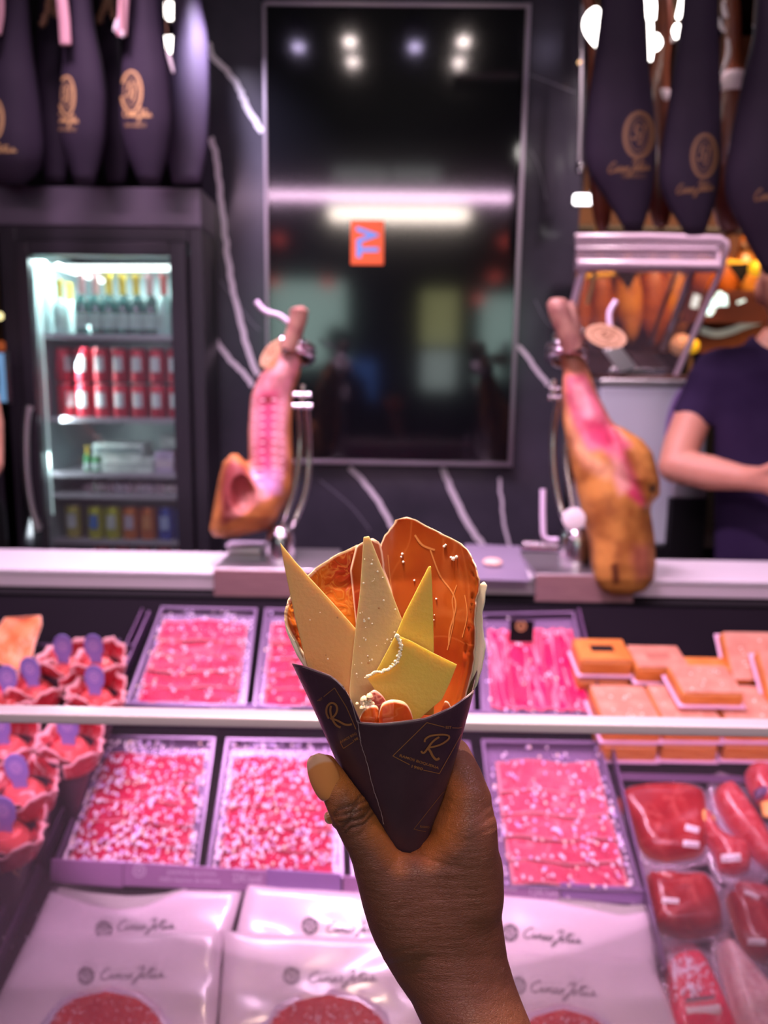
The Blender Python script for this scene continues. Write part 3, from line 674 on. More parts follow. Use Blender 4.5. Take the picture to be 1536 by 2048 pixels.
# =================================================================== drinks fridge
YF = 2.50
fx0, fx1 = W(14, 780, YF).x, W(411, 800, YF).x
ztop, zmid = W(200, 374, YF).z, W(200, 452, YF).z; zbot = zt-0.25
fr = thing('drinks_fridge', 'tall black glass-door drinks fridge beside the black marble', 'fridge', ((fx0+fx1)/2, YF, 0))
mb = MB().box(fx0-0.06, fx1, YF, YF+0.5, zmid, ztop); mb.build('top_panel', m_anod, fr, bevel=0.004)
w_ = 0.045
dx0, dx1 = W(34, 500, YF).x, W(374, 500, YF).x; dz1 = W(200, 484, YF).z
mb = MB().box(fx0, dx0-0.004, YF+0.005, 3.04, 0.06, zmid-0.001).box(dx1+0.004, fx1, YF+0.005, 3.04, 0.06, zmid-0.001).box(dx0-0.004, dx1+0.004, YF+0.005, 3.04, dz1+0.004, zmid-0.001).box(fx0, fx1, 3.0, 3.04, 0.06, zmid-0.002).box(dx0, dx1, YF+0.04, 3.0, 0.0, 0.55)
mb.build('housing', m_frame, fr, bevel=0.003)
gx0, gx1 = W(58, 520, YF).x, W(342, 520, YF).x; gz1 = W(200, 513, YF).z; gz0 = 0.6
gx0 = gx0+0.005
door = MB().box(dx0, gx0, YF-0.02, YF+0.02, 0.56, dz1).box(gx1, dx1, YF-0.02, YF+0.02, 0.56, dz1).box(gx0, gx1, YF-0.02, YF+0.02, gz1, dz1).box(gx0, gx1, YF-0.02, YF+0.02, 0.56, gz0).build('door', m_frame, fr, bevel=0.003)
MB().box(gx0, gx1, YF-0.004, YF+0.004, gz0, gz1).build('pane', m_fglass, door)
hp = [(p.x, YF-0.045, p.z) for p in [W(x, y, YF-0.045) for x, y in smooth_line([(57, 812), (52, 860), (53, 940), (62, 1010), (76, 1062)], 5)]]
mb = MB().tube(hp, 0.011, 12); mb.tube([hp[1], (hp[1][0], YF-0.02, hp[1][2])], 0.007).tube([hp[-2], (hp[-2][0], YF-0.02, hp[-2][2])], 0.007)
mb.build('handle', m_steel_r, door, True)
m_inner = M('fridge_lining', (0.45, 0.55, 0.57), 0.3)
mb = MB().box(gx0-0.02, gx0-0.012, YF+0.03, 2.99, 0.56, dz1-0.01).box(gx1+0.012, gx1+0.02, YF+0.03, 2.99, 0.56, dz1-0.01).box(gx0-0.012, gx1+0.012, 2.98, 2.99, 0.56, dz1-0.01)
mb.build('lining', m_inner, fr)
a, b = W(132, 536, YF+0.05), W(340, 536, YF+0.05)
MB().tube([a, b], 0.010, 10).build('led_line', m_ledw, fr, True)
a, b = W(112, 532, 2.60), W(205, 562, 2.85)
MB().tube([a, b], 0.008, 10).build('led_line', m_ledw, fr, True)  # glowing tube added as the LED's reflection in the side wall
MB().tube([(gx0+0.008, YF+0.035, 0.95), (gx0+0.008, YF+0.035, W(100, 545, YF).z)], 0.003, 8).build('led_line', M('dim_led', (0.8, 0.9, 0.9), emit=(0.8, 1, 1), es=0.7), fr, True)
YS = YF+0.07
m_shelf = M('fridge_shelf', (0.62, 0.56, 0.64), 0.3, 0.3)
shz = []
for y in (672, 838, 948, 990, 1082):
    z = W(230, y, YS).z; shz.append(z)
    MB().box(gx0-0.011, gx1+0.011, YS, 2.975, z-0.006, z).box(gx0-0.011, gx1+0.011, YS-0.006, YS-0.0005, z-0.012, z+0.006).build('shelf', m_shelf, fr)
def can_proto(name, col, lab, h=0.115, r=0.029, slim=False, x=0, y=0, z=0, print_col=(0.8, 0.8, 0.85)):
    t = thing(name, lab, 'can', (x, y, z)); m_ = M('printed_can', col, 0.3, 0.3)
    MB().lathe([(r*0.8, 0), (r, 0.006), (r, h-0.01), (r*0.82, h-0.002)], (0, 0, 0), 18).build('can_body', m_, t, True, local=True)
    MB().lathe([(r*0.82, h-0.002), (r*0.86, h), (r*0.78, h), (r*0.76, h-0.003)], (0, 0, 0), 18).build('lid', m_steel_r, t, True, local=True)
    n = 6; vs = []; fs = []
    for k in range(n+1):
        a_ = -PI/2+0.55*(k/n*2-1)
        for zz in (h*0.3, h*0.72): vs.append(((r+0.0004)*math.cos(a_), (r+0.0004)*math.sin(a_), zz+(0.006 if k % 2 else 0)))
    fs = [(2*k, 2*k+2, 2*k+3, 2*k+1) for k in range(n)]
    mk('printed_patch', vs, fs, M('can_print', print_col, 0.4), t, local=True); return t
nred = 0; first = None; xs_r = [gx0+0.105+i*0.062 for i in range(6)]
ordn = ['first', 'second', 'third', 'fourth', 'fifth', 'sixth', 'seventh', 'eighth']
for lvl, (z, nm) in enumerate([(shz[1], 'lower red layer'), (shz[1]+0.118, 'upper red layer'), ]):
    for i, x in enumerate(xs_r):
        lab = f'red soda can, {ordn[i]} from the handle side, {nm}'
        if first is None: first = can_proto('soda_can', (0.62, 0.02, 0.05), lab, x=x, y=YS+0.045, z=z+0.0005); tag(first, group='red cans in the fridge')
        else: copy_tree(first, (x, YS+0.045, z+0.0005), 0, lab, 'red cans in the fridge')
for i in range(2):
    for lvl in range(2): copy_tree(first, (gx0+0.035, YS+0.06+i*0.07, shz[1]+0.0005+lvl*0.118), 0.9, f'red soda can by the fridge side wall, {"front" if i == 0 else "second"} one, {"lower" if lvl == 0 else "upper"} layer', 'red cans in the fridge')
for i, x in enumerate([gx0+0.14+i*0.072 for i in range(5)]):
    copy_tree(first, (x, YS+0.045, shz[4]-0.125), 0, f'red can on the bottom shelf behind the worktop, {ordn[i]} from the handle side', 'red cans in the fridge')
for i, (x, col, pc, lab) in enumerate([(0.122, (0.60, 0.60, 0.02), (0.05, 0.2, 0.6), 'yellow can with blue print beside the side racks'), (0.183, (0.58, 0.60, 0.02), (0.6, 0.65, 0.6), 'yellow can next to the orange cans'),
        (0.244, (0.75, 0.20, 0.02), (0.6, 0.5, 0.6), 'orange can next to the yellow cans'), (0.305, (0.70, 0.16, 0.02), (0.75, 0.3, 0.1), 'orange can next to the blue cans'), (0.366, (0.03, 0.08, 0.48), (0.4, 0.5, 0.8), 'dark blue can next to the orange cans'), (0.427, (0.03, 0.16, 0.55), (0.3, 0.5, 0.8), 'bright blue can by the hinge side')]):
    tag(can_proto('soft_drink_can', col, lab, x=gx0+x, y=YS+0.045, z=shz[4]+0.0005, print_col=pc), group='coloured cans on the low fridge shelf')
t = can_proto('soft_drink_can', (0.6, 0.5, 0.1), 'yellow striped can against the fridge side wall', x=gx0+0.04, y=YS+0.06, z=shz[4]+0.0005); tag(t, group='coloured cans on the low fridge shelf')
def bottle(lab, x, y, z, glass, foil, h=0.20, r=0.028):
    t = thing('wine_bottle', lab, 'bottle', (x, y, z), 'bottles on the top fridge shelf')
    MB().lathe([(r*0.7, 0), (r, 0.005), (r, h*0.50), (r*0.75, h*0.60), (r*0.42, h*0.68), (r*0.40, h*0.70)], (0, 0, 0), 16).build('glass_body', glass, t, True, local=True)
    MB().lathe([(r*0.44, h*0.66), (r*0.42, h*0.95), (r*0.5, h*0.96), (r*0.5, h), (r*0.3, h)], (0, 0, 0), 14).build('foil_cap', foil, t, True, local=True)
    MB().lathe([(r*1.01, h*0.12), (r*1.015, h*0.13), (r*1.015, h*0.36), (r*1.01, h*0.37)], (0, 0, 0), 16).build('paper_label', m_plabel, t, True, local=True)
    return t
m_plabel = M('pale_label', (0.42, 0.5, 0.5), 0.6)
m_gg = M('dark_green_glass', (0.01, 0.06, 0.06), 0.1, spec=0.8); m_gc = M('pale_glass_bottle', (0.38, 0.50, 0.50), 0.15, spec=0.8)
fo = [M('pink_foil', (0.72, 0.40, 0.42), 0.3, 0.3), M('gold_foil', (0.75, 0.50, 0.08), 0.3, 0.4), M('red_foil', (0.6, 0.12, 0.12), 0.35, 0.3)]
for i, (dx, g_, f_, nm) in enumerate([(0.11, m_gg, 0, 'dark bottle with pink foil nearest the side wall'), (0.155, m_gg, 0, 'dark bottle with pink foil, second one'), (0.20, m_gg, 1, 'dark bottle with gold foil, first of the three'), (0.245, m_gg, 1, 'dark bottle with gold foil, second of the three'),
        (0.29, m_gg, 1, 'dark bottle with gold foil, third of the three'), (0.335, m_gg, 0, 'dark bottle with pink foil beside the pale bottles'), (0.382, m_gc, 2, 'pale clear bottle with red foil'), (0.43, m_gc, 1, 'pale clear bottle with gold foil by the hinge')]):
    bottle(nm+' on the top fridge shelf', gx0+dx, YS+0.05, shz[0]+0.0005, g_, fo[f_])
for i, dy in enumerate((0.05, 0.13)): bottle(f'{"front" if i == 0 else "rear"} pale bottle with gold foil along the side wall of the fridge', gx0+0.035, YS+dy, shz[0]+0.0005, m_gc, fo[1], 0.18, 0.024)
# middle shelf: pale packs, parcels and a small green bottle
def pack(name, lab, x0, x1, z0, hh, col, cat='pack', grp='packs on the middle fridge shelf', y=YS+0.02, d=0.12, band=None):
    t = thing(name, lab, cat, ((x0+x1)/2, y, z0), grp)
    MB().box(x0, x1, y, y+d, z0+0.0005, z0+hh).build('wrapper', M('pack_wrap', col, 0.4, col2=tuple(min(1, c*1.5+0.05) for c in col), scale=25), t, bevel=0.006)
    if band: MB().box(x0+0.004, x1-0.004, y-0.001, y-0.0003, z0+hh*0.3, z0+hh*0.65).build('printed_band', M('pack_band', band, 0.4), t)
    return t
z2 = shz[2]
pack('paper_pack', 'lower pale wrapped pack on the middle shelf', gx0+0.16, gx0+0.335, z2, 0.055, (0.55, 0.62, 0.58), band=(0.5, 0.56, 0.54))
pack('paper_pack', 'upper pale wrapped pack lying on the other', gx0+0.13, gx0+0.30, z2+0.0555, 0.045, (0.55, 0.64, 0.60), band=(0.2, 0.3, 0.3))
pack('food_pack', 'lilac and white food pack beside the pale packs', gx0+0.34, gx0+0.405, z2, 0.075, (0.50, 0.40, 0.58), band=(0.75, 0.6, 0.7))
pack('food_pack', 'orange snack pack by the hinge on the middle shelf', gx0+0.41, gx0+0.465, z2, 0.085, (0.60, 0.18, 0.05), band=(0.6, 0.6, 0.5))
pack('food_pack', 'pale green pack standing on the orange one', gx0+0.36, gx0+0.46, z2+0.0855, 0.04, (0.45, 0.55, 0.50))
for i, dx in enumerate((0.105, 0.135)):
    bottle(f'{ordn[i]} small green bottle on the middle fridge shelf', gx0+dx, YS+0.04, z2+0.0005, M('green_glass', (0.02, 0.22, 0.06), 0.1), fo[1], 0.09, 0.013)
for i, dx in enumerate((0.14, 0.22, 0.30, 0.39)):
    t = thing('dark_jar', f'low dark jar on the narrow shelf, {ordn[i]} from the handle side', 'jar', (gx0+dx, YS+0.05, shz[3]+0.0005), 'jars on the narrow fridge shelf')
    MB().lathe([(0.022, 0), (0.03, 0.004), (0.03, 0.03), (0.024, 0.036)], (0, 0, 0), 16).build('jar_body', M('dark_jar_glass', random.choice([(0.02, 0.05, 0.10), (0.02, 0.07, 0.04)]), 0.12), t, True, local=True)
    MB().lathe([(0.025, 0.0362), (0.025, 0.044), (0.02, 0.045)], (0, 0, 0), 16).build('lid', m_frame, t, True, local=True)

# left edge: till screen and the second vendor's arm
t = thing('till_screen', 'blue lit till screen at the left edge behind the fridge handle', 'screen', W(2, 800, 2.40))
a, b = W(-60, 703, 2.40), W(17, 808, 2.40)
MB().box(a.x, b.x, 2.40, 2.43, b.z, a.z).build('housing', m_frame, t, bevel=0.004)
MB().box(a.x+0.006, b.x-0.004, 2.398, 2.3995, b.z+0.006, a.z-0.004).build('display', M('blue_display', (0.1, 0.2, 0.35), 0.4, emit=(0.16, 0.36, 0.58), es=0.7), t)
MB().tube([((a.x+b.x)/2, 2.42, b.z), ((a.x+b.x)/2, 2.42, zt-0.2)], 0.012).build('stand', m_frame, t)
MB().box((a.x+b.x)/2-0.12, (a.x+b.x)/2+0.12, 2.34, 2.48, zt-0.22, zt-0.2).box((a.x+b.x)/2-0.14, (a.x+b.x)/2+0.14, 2.33, 2.49, 0, zt-0.2205).build('foot', m_black, t)

# =================================================================== hanging hams in black cloth bags
def bag(rows, Y, lab, group, ratio=0.55, mat=None, logo=None, script=None, sub=None, gm=m_gold, top=-260, tilt=0.0):
    """rows (y, xl, xr) of the cloth outline"""
    c0 = W((rows[0][1]+rows[0][2])/2, rows[0][0], Y); hook = Vector((c0.x, Y, 2.62))
    t = thing('ham_bag', lab, 'ham bag', (c0.x, Y, W(0, rows[-1][0], Y).z), group)
    ys = np.array([r[0] for r in rows], float); n = 40; k = 32; vs = []; fs = []
    yy = np.linspace(ys[0], ys[-1], n)
    # smooth the outline
    L_ = np.interp(yy, ys, [r[1] for r in rows]); R_ = np.interp(yy, ys, [r[2] for r in rows])
    for _ in range(2):
        L_[1:-1] = (L_[:-2]+2*L_[1:-1]+L_[2:])/4; R_[1:-1] = (R_[:-2]+2*R_[1:-1]+R_[2:])/4
    ph = random.random()*6
    for i, y in enumerate(yy):
        A_, B_ = W(L_[i], y, Y), W(R_[i], y, Y); c = (A_+B_)/2; a = (B_-A_)/2; al = a.length
        for j in range(k):
            q = 2*PI*j/k; f = 1+0.03*math.sin(3*q+ph+i*0.12)+0.02*math.sin(7*q+i*0.2)
            vs.append(c+a*math.cos(q)*(1 if abs(math.cos(q)) > 0.98 else f)+Vector((0, -al*ratio*math.sin(q)*f, 0)))
    for i in range(n-1):
        for j in range(k): a_ = i*k+j; b_ = i*k+(j+1) % k; fs.append((a_, a_+k, b_+k, b_))
    fs += [tuple(range(k)), tuple(range((n-1)*k, n*k))[::-1]]
    cl = mk('cloth_bag', vs, fs, mat or m_bag, t, True)
    MB().tube([hook, Vector((c0.x, Y, c0.z-0.01))], 0.006, 8).build('cord', m_rope, t)
    bv = bvh_of(cl)
    if logo:
        mb = MB(); emblem_px(mb, logo[:2], logo[2], logo[3], logo[4], bv, 0.001, logo[5] if len(logo) > 5 else 0)
        mb.build('emblem', gm, t)
    if script:
        mb = MB(); cinco_px(mb, *script, bv, 0.001); mb.build('script_lettering', gm, t)
    if sub:
        mb = MB(); text_px(mb, '100% IBERICO', *sub, bv, 0.001)
        if mb.v: mb.build('small_lettering', gm, t)
    return t
YB1 = 2.36
G1 = 'black ham bags over the fridge'
bag([(-260, 5, 20), (-120, -5, 50), (0, 3, 55), (100, -30, 62), (200, -60, 78), (300, -70, 88), (350, -40, 80), (366, -10, 50)], YB1, 'black ham bag with its gold emblem cut by the left edge', G1, logo=(-12, 238, 18, 40, 5), script=((-60, 304), (9, 0), (0, -8), 3))
bag([(-260, 150, 170), (-120, 135, 190), (0, 134, 182), (60, 128, 190), (130, 126, 205), (200, 120, 215), (280, 118, 212), (330, 138, 200), (368, 150, 188)], YB1-0.02, 'black ham bag with gold emblem hanging between two pink straps', G1, logo=(134, 192, 15, 39, 4.5), script=((116, 244), (4.0, 0.2), (0, -9), 2.4), sub=((118, 262), (34, 0), (0, -7)))
bag([(-260, 270, 300), (-120, 255, 320), (0, 255, 322), (80, 250, 330), (160, 243, 342), (250, 240, 348), (320, 258, 335), (369, 280, 318)], YB1-0.02, 'black ham bag with the largest gold emblem above the fridge, beside the twin lamps', G1, logo=(263, 184, 20, 41, 5), script=((248, 234), (5.4, 0), (0, -9), 2.4), sub=((250, 254), (42, 0), (0, -7)))
bag([(-260, 75, 95), (-100, 70, 110), (0, 82, 125), (100, 66, 120), (200, 72, 118), (300, 85, 135), (366, 90, 130)], YB1+0.16, 'plain black ham bag hanging behind, between the first two emblems', G1)
bag([(-260, 210, 225), (-100, 190, 235), (0, 195, 240), (100, 200, 240), (200, 204, 250), (300, 200, 262), (366, 215, 250)], YB1+0.16, 'plain black ham bag hanging behind, between the second and third emblem', G1)
bag([(-260, 350, 380), (-60, 345, 395), (0, 346, 400), (80, 345, 418), (200, 335, 420), (300, 330, 415), (366, 345, 400)], YB1+0.12, 'ham bag with violet lamplight in its colour, hanging next to the marble', G1, ratio=0.35, mat=M('sheen_tinted_bag', (0.08, 0.06, 0.105), 0.5, spec=0.25))  # violet sheen of the lamplight put into the cloth colour
zr1 = 2.62
t = thing('hanging_rail', 'steel rail carrying the ham bags above the fridge', 'rail', (fx0, YB1+0.05, zr1))
MB().tube([(-2.0, YB1+0.05, zr1+0.01), (xl, YB1+0.05, zr1+0.01)], 0.014, 12).build('tube', m_steel_r, t, True)
for x in (-1.8, xl-0.02): MB().tube([(x, YB1+0.05, zr1), (x, YB1+0.05, 3.2)], 0.01).build('hanger', m_steel_r, t)
# pink straps, rope, clips and twin lamps
def strap(pts, Y, wpx, lab):
    a = W(*pts[0], Y); t = thing('pink_strap', lab, 'strap', a, 'pink straps between the ham bags')
    g = []; 
    for x, y in smooth_line(pts, 6): p, q = W(x-wpx/2, y, Y), W(x+wpx/2, y, Y); g.append([p, q])
    g = np.array(g); slab('ribbon', g, g+np.array([0, 0.003, 0]), m_pinkstrap, t)
    e = pts[-1]; MB().tube([W(pts[0][0], pts[0][1], Y+0.02), (a.x, YB1+0.05, zr1)], 0.003).build('cord', m_rope, t)
strap([(118, -120), (122, -20), (128, 40), (131, 90)], YB1-0.07, 22, 'pink strap hanging beside the second gold emblem bag')
strap([(247, -120), (248, -20), (245, 30), (243, 72)], YB1-0.07, 20, 'pink strap hanging beside the third gold emblem bag')
strap([(-6, -120), (0, -20), (0, 30), (-6, 70)], YB1-0.07, 14, 'pink strap sliver at the left edge')
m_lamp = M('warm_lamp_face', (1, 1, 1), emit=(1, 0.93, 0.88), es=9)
def lampbox(x0, x1, y0, y1, Y, lab, cat='lamp', grp=None, rod=None, mt=None):
    a, b = W(x0, y0, Y), W(x1, y1, Y); t = thing('block_lamp', lab, cat, ((a.x+b.x)/2, Y, b.z), grp)
    MB().box(a.x, b.x, Y, Y+0.02, b.z, a.z).build('lit_face', mt or m_lamp, t, bevel=0.006)
    MB().box(a.x+0.003, b.x-0.003, Y+0.0205, Y+0.05, b.z+0.003, a.z-0.003).build('housing', m_frame, t)
    MB().tube([((a.x+b.x)/2, Y+0.035, a.z-0.004), ((a.x+b.x)/2, Y+0.035, 3.2)], 0.005).build('stem', m_frame, t)
    if rod: MB().tube([W(*rod[0], Y+0.01), W(*rod[1], Y+0.01)], 0.006).build('rod', m_lamp, t)
lampbox(328, 358, 2, 36, 2.55, 'upper bright block lamp beside the third ham bag', grp='block lamps by the bags')
lampbox(326, 360, 70, 103, 2.55, 'lower bright block lamp beside the third ham bag', grp='block lamps by the bags')
def clip(pts, Y, r, lab, mat=None, name='hanging_clip', top=3.2):
    q = [W(x, y, Y) for x, y in smooth_line(pts, 4)]; t = thing(name, lab, 'clip', q[0], 'pale clips and tags among the bags')
    MB().tube(q, [r*(0.6+0.4*math.sin(PI*i/(len(q)-1))) for i in range(len(q))], 10).build('clip_body', mat or m_white, t, True)
    MB().tube([q[0], (q[0].x, Y, 3.2)], 0.002, 6).build('wire', m_rope, t)
clip([(238, 38), (236, 52), (230, 64)], YB1-0.06, 0.010, 'white clip between the second and third ham bag')
clip([(246, 62), (245, 74)], YB1-0.075, 0.007, 'small white clip end under the pink strap')
clip([(335, 100), (340, 118), (347, 145)], YB1-0.06, 0.005, 'thin white clip below the lower block lamp')
def rope(pts, Y, lab):
    q = [W(x+random.uniform(-2, 2), y, Y) for x, y in smooth_line(pts, 8)]; t = thing('rope_tie', lab, 'rope', q[0], 'ropes between the ham bags')
    mb = MB(); k = len(q)
    for s in range(2): mb.tube([p+Vector((0.005*math.cos(i*1.3+s*PI), 0.005*math.sin(i*1.3+s*PI), 0)) for i, p in enumerate(q)], 0.0055, 6)
    o = mb.build('strands', m_rope, t, True); o['kind'] = 'stuff'
    MB().tube([q[0], (q[0].x, Y, 3.2)], 0.003, 6).build('cord', m_rope, t)
rope([(92, -60), (98, 0), (92, 30), (84, 52)], YB1+0.05, 'rope knot behind the first ham bag'); rope([(112, -60), (106, 5), (112, 34)], YB1+0.07, 'rope loop beside the second ham bag')
rope([(205, -60), (212, 0), (204, 24), (198, 44)], YB1+0.05, 'rope knot behind the second ham bag'); rope([(226, -60), (220, 5), (228, 40)], YB1+0.07, 'rope loop beside the third ham bag')

YB2 = 2.02; G2 = 'black ham bags over the vacuum machine'
bag([(-300, 1225, 1250), (-150, 1205, 1285), (0, 1203, 1290), (60, 1196, 1294), (130, 1186, 1296), (200, 1176, 1304), (290, 1168, 1312), (340, 1170, 1310), (380, 1200, 1306), (430, 1232, 1296), (462, 1250, 1284)], YB2, 'black ham bag with the clearest gold emblem over the vacuum machine', G2, logo=(1277, 270, 28, 44, 8, 0.05), script=((1216, 346), (8, -0.6), (3, -11), 3.4), sub=((1243, 356), (48, 0), (0, -8)), gm=m_gold2)
bag([(-300, 1375, 1400), (-150, 1350, 1440), (0, 1368, 1436), (100, 1352, 1438), (200, 1338, 1440), (300, 1322, 1440), (370, 1316, 1438), (400, 1330, 1432), (440, 1352, 1420), (470, 1372, 1408)], YB2-0.03, 'black ham bag with dimmer gold emblem in the middle of the right trio', G2, logo=(1408, 312, 24, 42, 7, 0.05), script=((1352, 388), (7.2, -0.8), (3, -10), 3.2), gm=m_gold2)
bag([(-300, 1560, 1590), (-150, 1520, 1640), (0, 1512, 1650), (60, 1510, 1655), (150, 1488, 1655), (260, 1465, 1650), (360, 1448, 1645), (410, 1456, 1640), (470, 1490, 1620), (548, 1530, 1590)], YB2-0.10, 'black ham bag cut by the right edge, hanging lowest', G2, logo=(1600, 300, 26, 44, 7), script=((1508, 402), (8, -0.8), (3, -12), 3.2), gm=m_gold2)
t = thing('hanging_rail', 'steel rail carrying the ham bags over the vacuum machine', 'rail', (0.7, YB2-0.05, zr1))
MB().tube([(xr+0.02-0.4, YB2-0.03, zr1+0.01), (1.9, YB2-0.03, zr1+0.01)], 0.014, 12).build('tube', m_steel_r, t, True)
for x in (0.5, 1.8): MB().tube([(x, YB2-0.03, zr1), (x, YB2-0.03, 3.2)], 0.01).build('hanger', m_steel_r, t)
# ham legs hanging uncovered behind the right bags
m_leg = M('dark_ham_skin', (0.16, 0.04, 0.014), 0.35, col2=(0.10, 0.02, 0.012), scale=9, coat=0.4)
m_band = M('pale_band', (0.72, 0.6, 0.62), 0.5)
def leg_ham(rows, Y, lab, band=None):
    c0 = W((rows[0][1]+rows[0][2])/2, rows[0][0], Y); t = thing('hanging_ham', lab, 'ham', c0, 'bare hams behind the ham bags')
    k = 16; vs = []; fs = []
    for y, a, b in rows:
        A_, B_ = W(a, y, Y), W(b, y, Y); c = (A_+B_)/2; h = (B_-A_)/2
        for j in range(k): q = 2*PI*j/k; vs.append(c+h*math.cos(q)+Vector((0, -h.length*0.8*math.sin(q), 0)))
    for i in range(len(rows)-1):
        for j in range(k): a_ = i*k+j; b_ = i*k+(j+1) % k; fs.append((a_, a_+k, b_+k, b_))
    fs += [tuple(range(k)), tuple(range((len(rows)-1)*k, len(rows)*k))[::-1]]
    o = mk('leg_meat', vs, fs, m_leg, t, True); s = o.modifiers.new('s', 'SUBSURF'); s.levels = s.render_levels = 1
    if band:
        y0, y1, a, b = band; A_, B_ = W(a, (y0+y1)/2, Y), W(b, (y0+y1)/2, Y); z0_, z1_ = W(a, y1, Y).z, W(a, y0, Y).z; c = (A_+B_)/2; r = (B_-A_).length/2
        MB().lathe([(r, z0_-c.z), (r*1.03, z0_-c.z+0.003), (r*1.03, z1_-c.z-0.003), (r, z1_-c.z)], c, 18).build('paper_band', m_band, t, True)
    MB().tube([c0+Vector((0, 0, -0.03)), (c0.x, Y, 3.2)], 0.005).build('cord', m_rope, t)
leg_ham([(-80, 1300, 1330), (0, 1312, 1342), (60, 1316, 1346), (110, 1304, 1338), (170, 1298, 1336), (240, 1290, 1345), (340, 1285, 1350), (430, 1298, 1345), (460, 1310, 1335)], 2.25, 'bare ham leg with white band between the first two right bags', band=(183, 222, 1303, 1338))
leg_ham([(-80, 1440, 1470), (0, 1448, 1478), (70, 1452, 1484), (110, 1450, 1480), (150, 1440, 1488), (220, 1430, 1500), (320, 1420, 1505), (420, 1425, 1495), (470, 1440, 1480)], 2.25, 'bare ham leg with white band between the second and third right bags', band=(148, 186, 1436, 1486))
leg_ham([(-80, 1150, 1165), (-10, 1160, 1185), (60, 1178, 1205), (150, 1175, 1215), (280, 1172, 1220), (420, 1180, 1230), (468, 1195, 1215)], 2.30, 'dark ham leg behind the first right bag')
lampbox(1281, 1333, -40, 34, 2.35, 'bright block lamp with a thin lit rod between the right bags', rod=((1300, 34), (1303, 120)))
clip([(1196, 22), (1182, 40), (1186, 62), (1202, 90)], YB2+0.1, 0.020, 'large white glowing blob beside the first right bag', m_lamp)  # bright lamp blob, its glow put in as emission
clip([(1366, -10), (1363, 15), (1356, 36)], YB2+0.1, 0.008, 'glowing blob at the edge of the middle right bag', m_lamp)  # this and the next two also glow by the lamp material
clip([(1356, 50), (1352, 62), (1356, 75)], YB2+0.12, 0.010, 'second glowing blob below at the middle right bag', m_lamp)
clip([(1310, 70), (1316, 86), (1310, 98)], YB2+0.12, 0.010, 'glowing knob beside the thin lit rod', m_lamp)
clip([(1446, 5), (1450, 25), (1454, 36)], YB2+0.12, 0.006, 'thin white clip above the banded ham leg')
clip([(1438, 36), (1442, 52), (1450, 64)], YB2+0.12, 0.005, 'thin pale clip beside the banded ham leg')
clip([(1455, 78), (1456, 110), (1442, 150)], YB2+0.12, 0.006, 'long curved white clip near the third right bag')
clip([(1440, 165), (1436, 178), (1434, 190)], YB2+0.12, 0.010, 'white tag end at the paper band')
clip([(1345, 72), (1346, 84)], YB2+0.12, 0.006, 'small bluish clip at the middle right bag')
clip([(1507, 50), (1514, 58)], YB2-0.02, 0.006, 'tiny shining clip at the third right bag')
lampbox(1149, 1187, 387, 408, 2.45, 'small bright white lamp at the marble edge above the vacuum machine', mt=M('white_lamp_face', (1, 1, 1), emit=(1, 0.95, 0.97), es=6))
t = thing('steel_rod', 'thin steel rod hanging along the right marble edge', 'rod', W(1163, 340, 2.60))
MB().tube([(W(1163, 20, 2.6).x, 2.6, 3.2), W(1163, 60, 2.6), W(1161, 200, 2.6), W(1159, 300, 2.6), W(1159, 325, 2.6)], 0.006, 8).build('rod', m_steel_r, t, True)
a = W(1160, 338, 2.6); MB().lathe([(0.008, -0.015), (0.014, -0.012), (0.014, 0.015), (0.008, 0.02)], a, 12).build('knob', m_steel, t, True)
a = W(1160, 125, 2.6); MB().lathe([(0.003, -0.006), (0.008, 0), (0.003, 0.006)], a, 10).build('bead', M('glowing_amber_bead', (1, 0.6, 0.2), 0.2, emit=(1, 0.6, 0.3), es=2), t, True)  # bead given a glow of its own by emission

# =================================================================== neighbouring stall beyond the vacuum machine
YN = 3.9
m_amber = M('amber_ham', (0.50, 0.12, 0.015), 0.4, col2=(0.22, 0.03, 0.01), scale=6, coat=0.5)
m_amber2 = M('amber_ham_light', (0.75, 0.30, 0.05), 0.35, col2=(0.45, 0.12, 0.02), scale=8, coat=0.5)
tb = thing('neighbour_stall', 'dark neighbouring stall front with a shelf of hams', 'stall', (1.3, YN+0.3, 0))
a, b = W(1150, 440, YN+0.35), W(1800, 1060, YN+0.35)
MB().box(0.75, 3.3, YN+0.35, YN+0.4, 0, 3.15).build('back_board', M('reddish_board', (0.12, 0.025, 0.015), 0.5, col2=(0.22, 0.06, 0.02), scale=2), tb)
MB().box(0.75, 3.3, YN+0.05, YN+0.349, 0, W(1300, 705, YN+0.1).z).build('counter', m_black, tb)
MB().tube([(0.7, YN-0.02, W(1300, 470, YN).z+0.02), (3.3, YN-0.02, W(1300, 470, YN).z+0.02)], 0.02, 10).build('rail', m_dark, tb)
for i, x in enumerate((0.8, 3.2)): MB().tube([(x, YN-0.02, W(1300, 470, YN).z), (x, YN-0.02, 3.2)], 0.02, 8).build('post', m_dark, tb)
labs = ['left of the acrylic lid', 'behind the lid corner', 'behind the lid, in front of a pennant', 'behind the middle of the lid', 'behind the right part of the lid', 'just right of the lid', 'above the lit lettering', 'behind the pennant by the vendor', 'beside the vendor ear']
zrail = W(1300, 470, YN).z
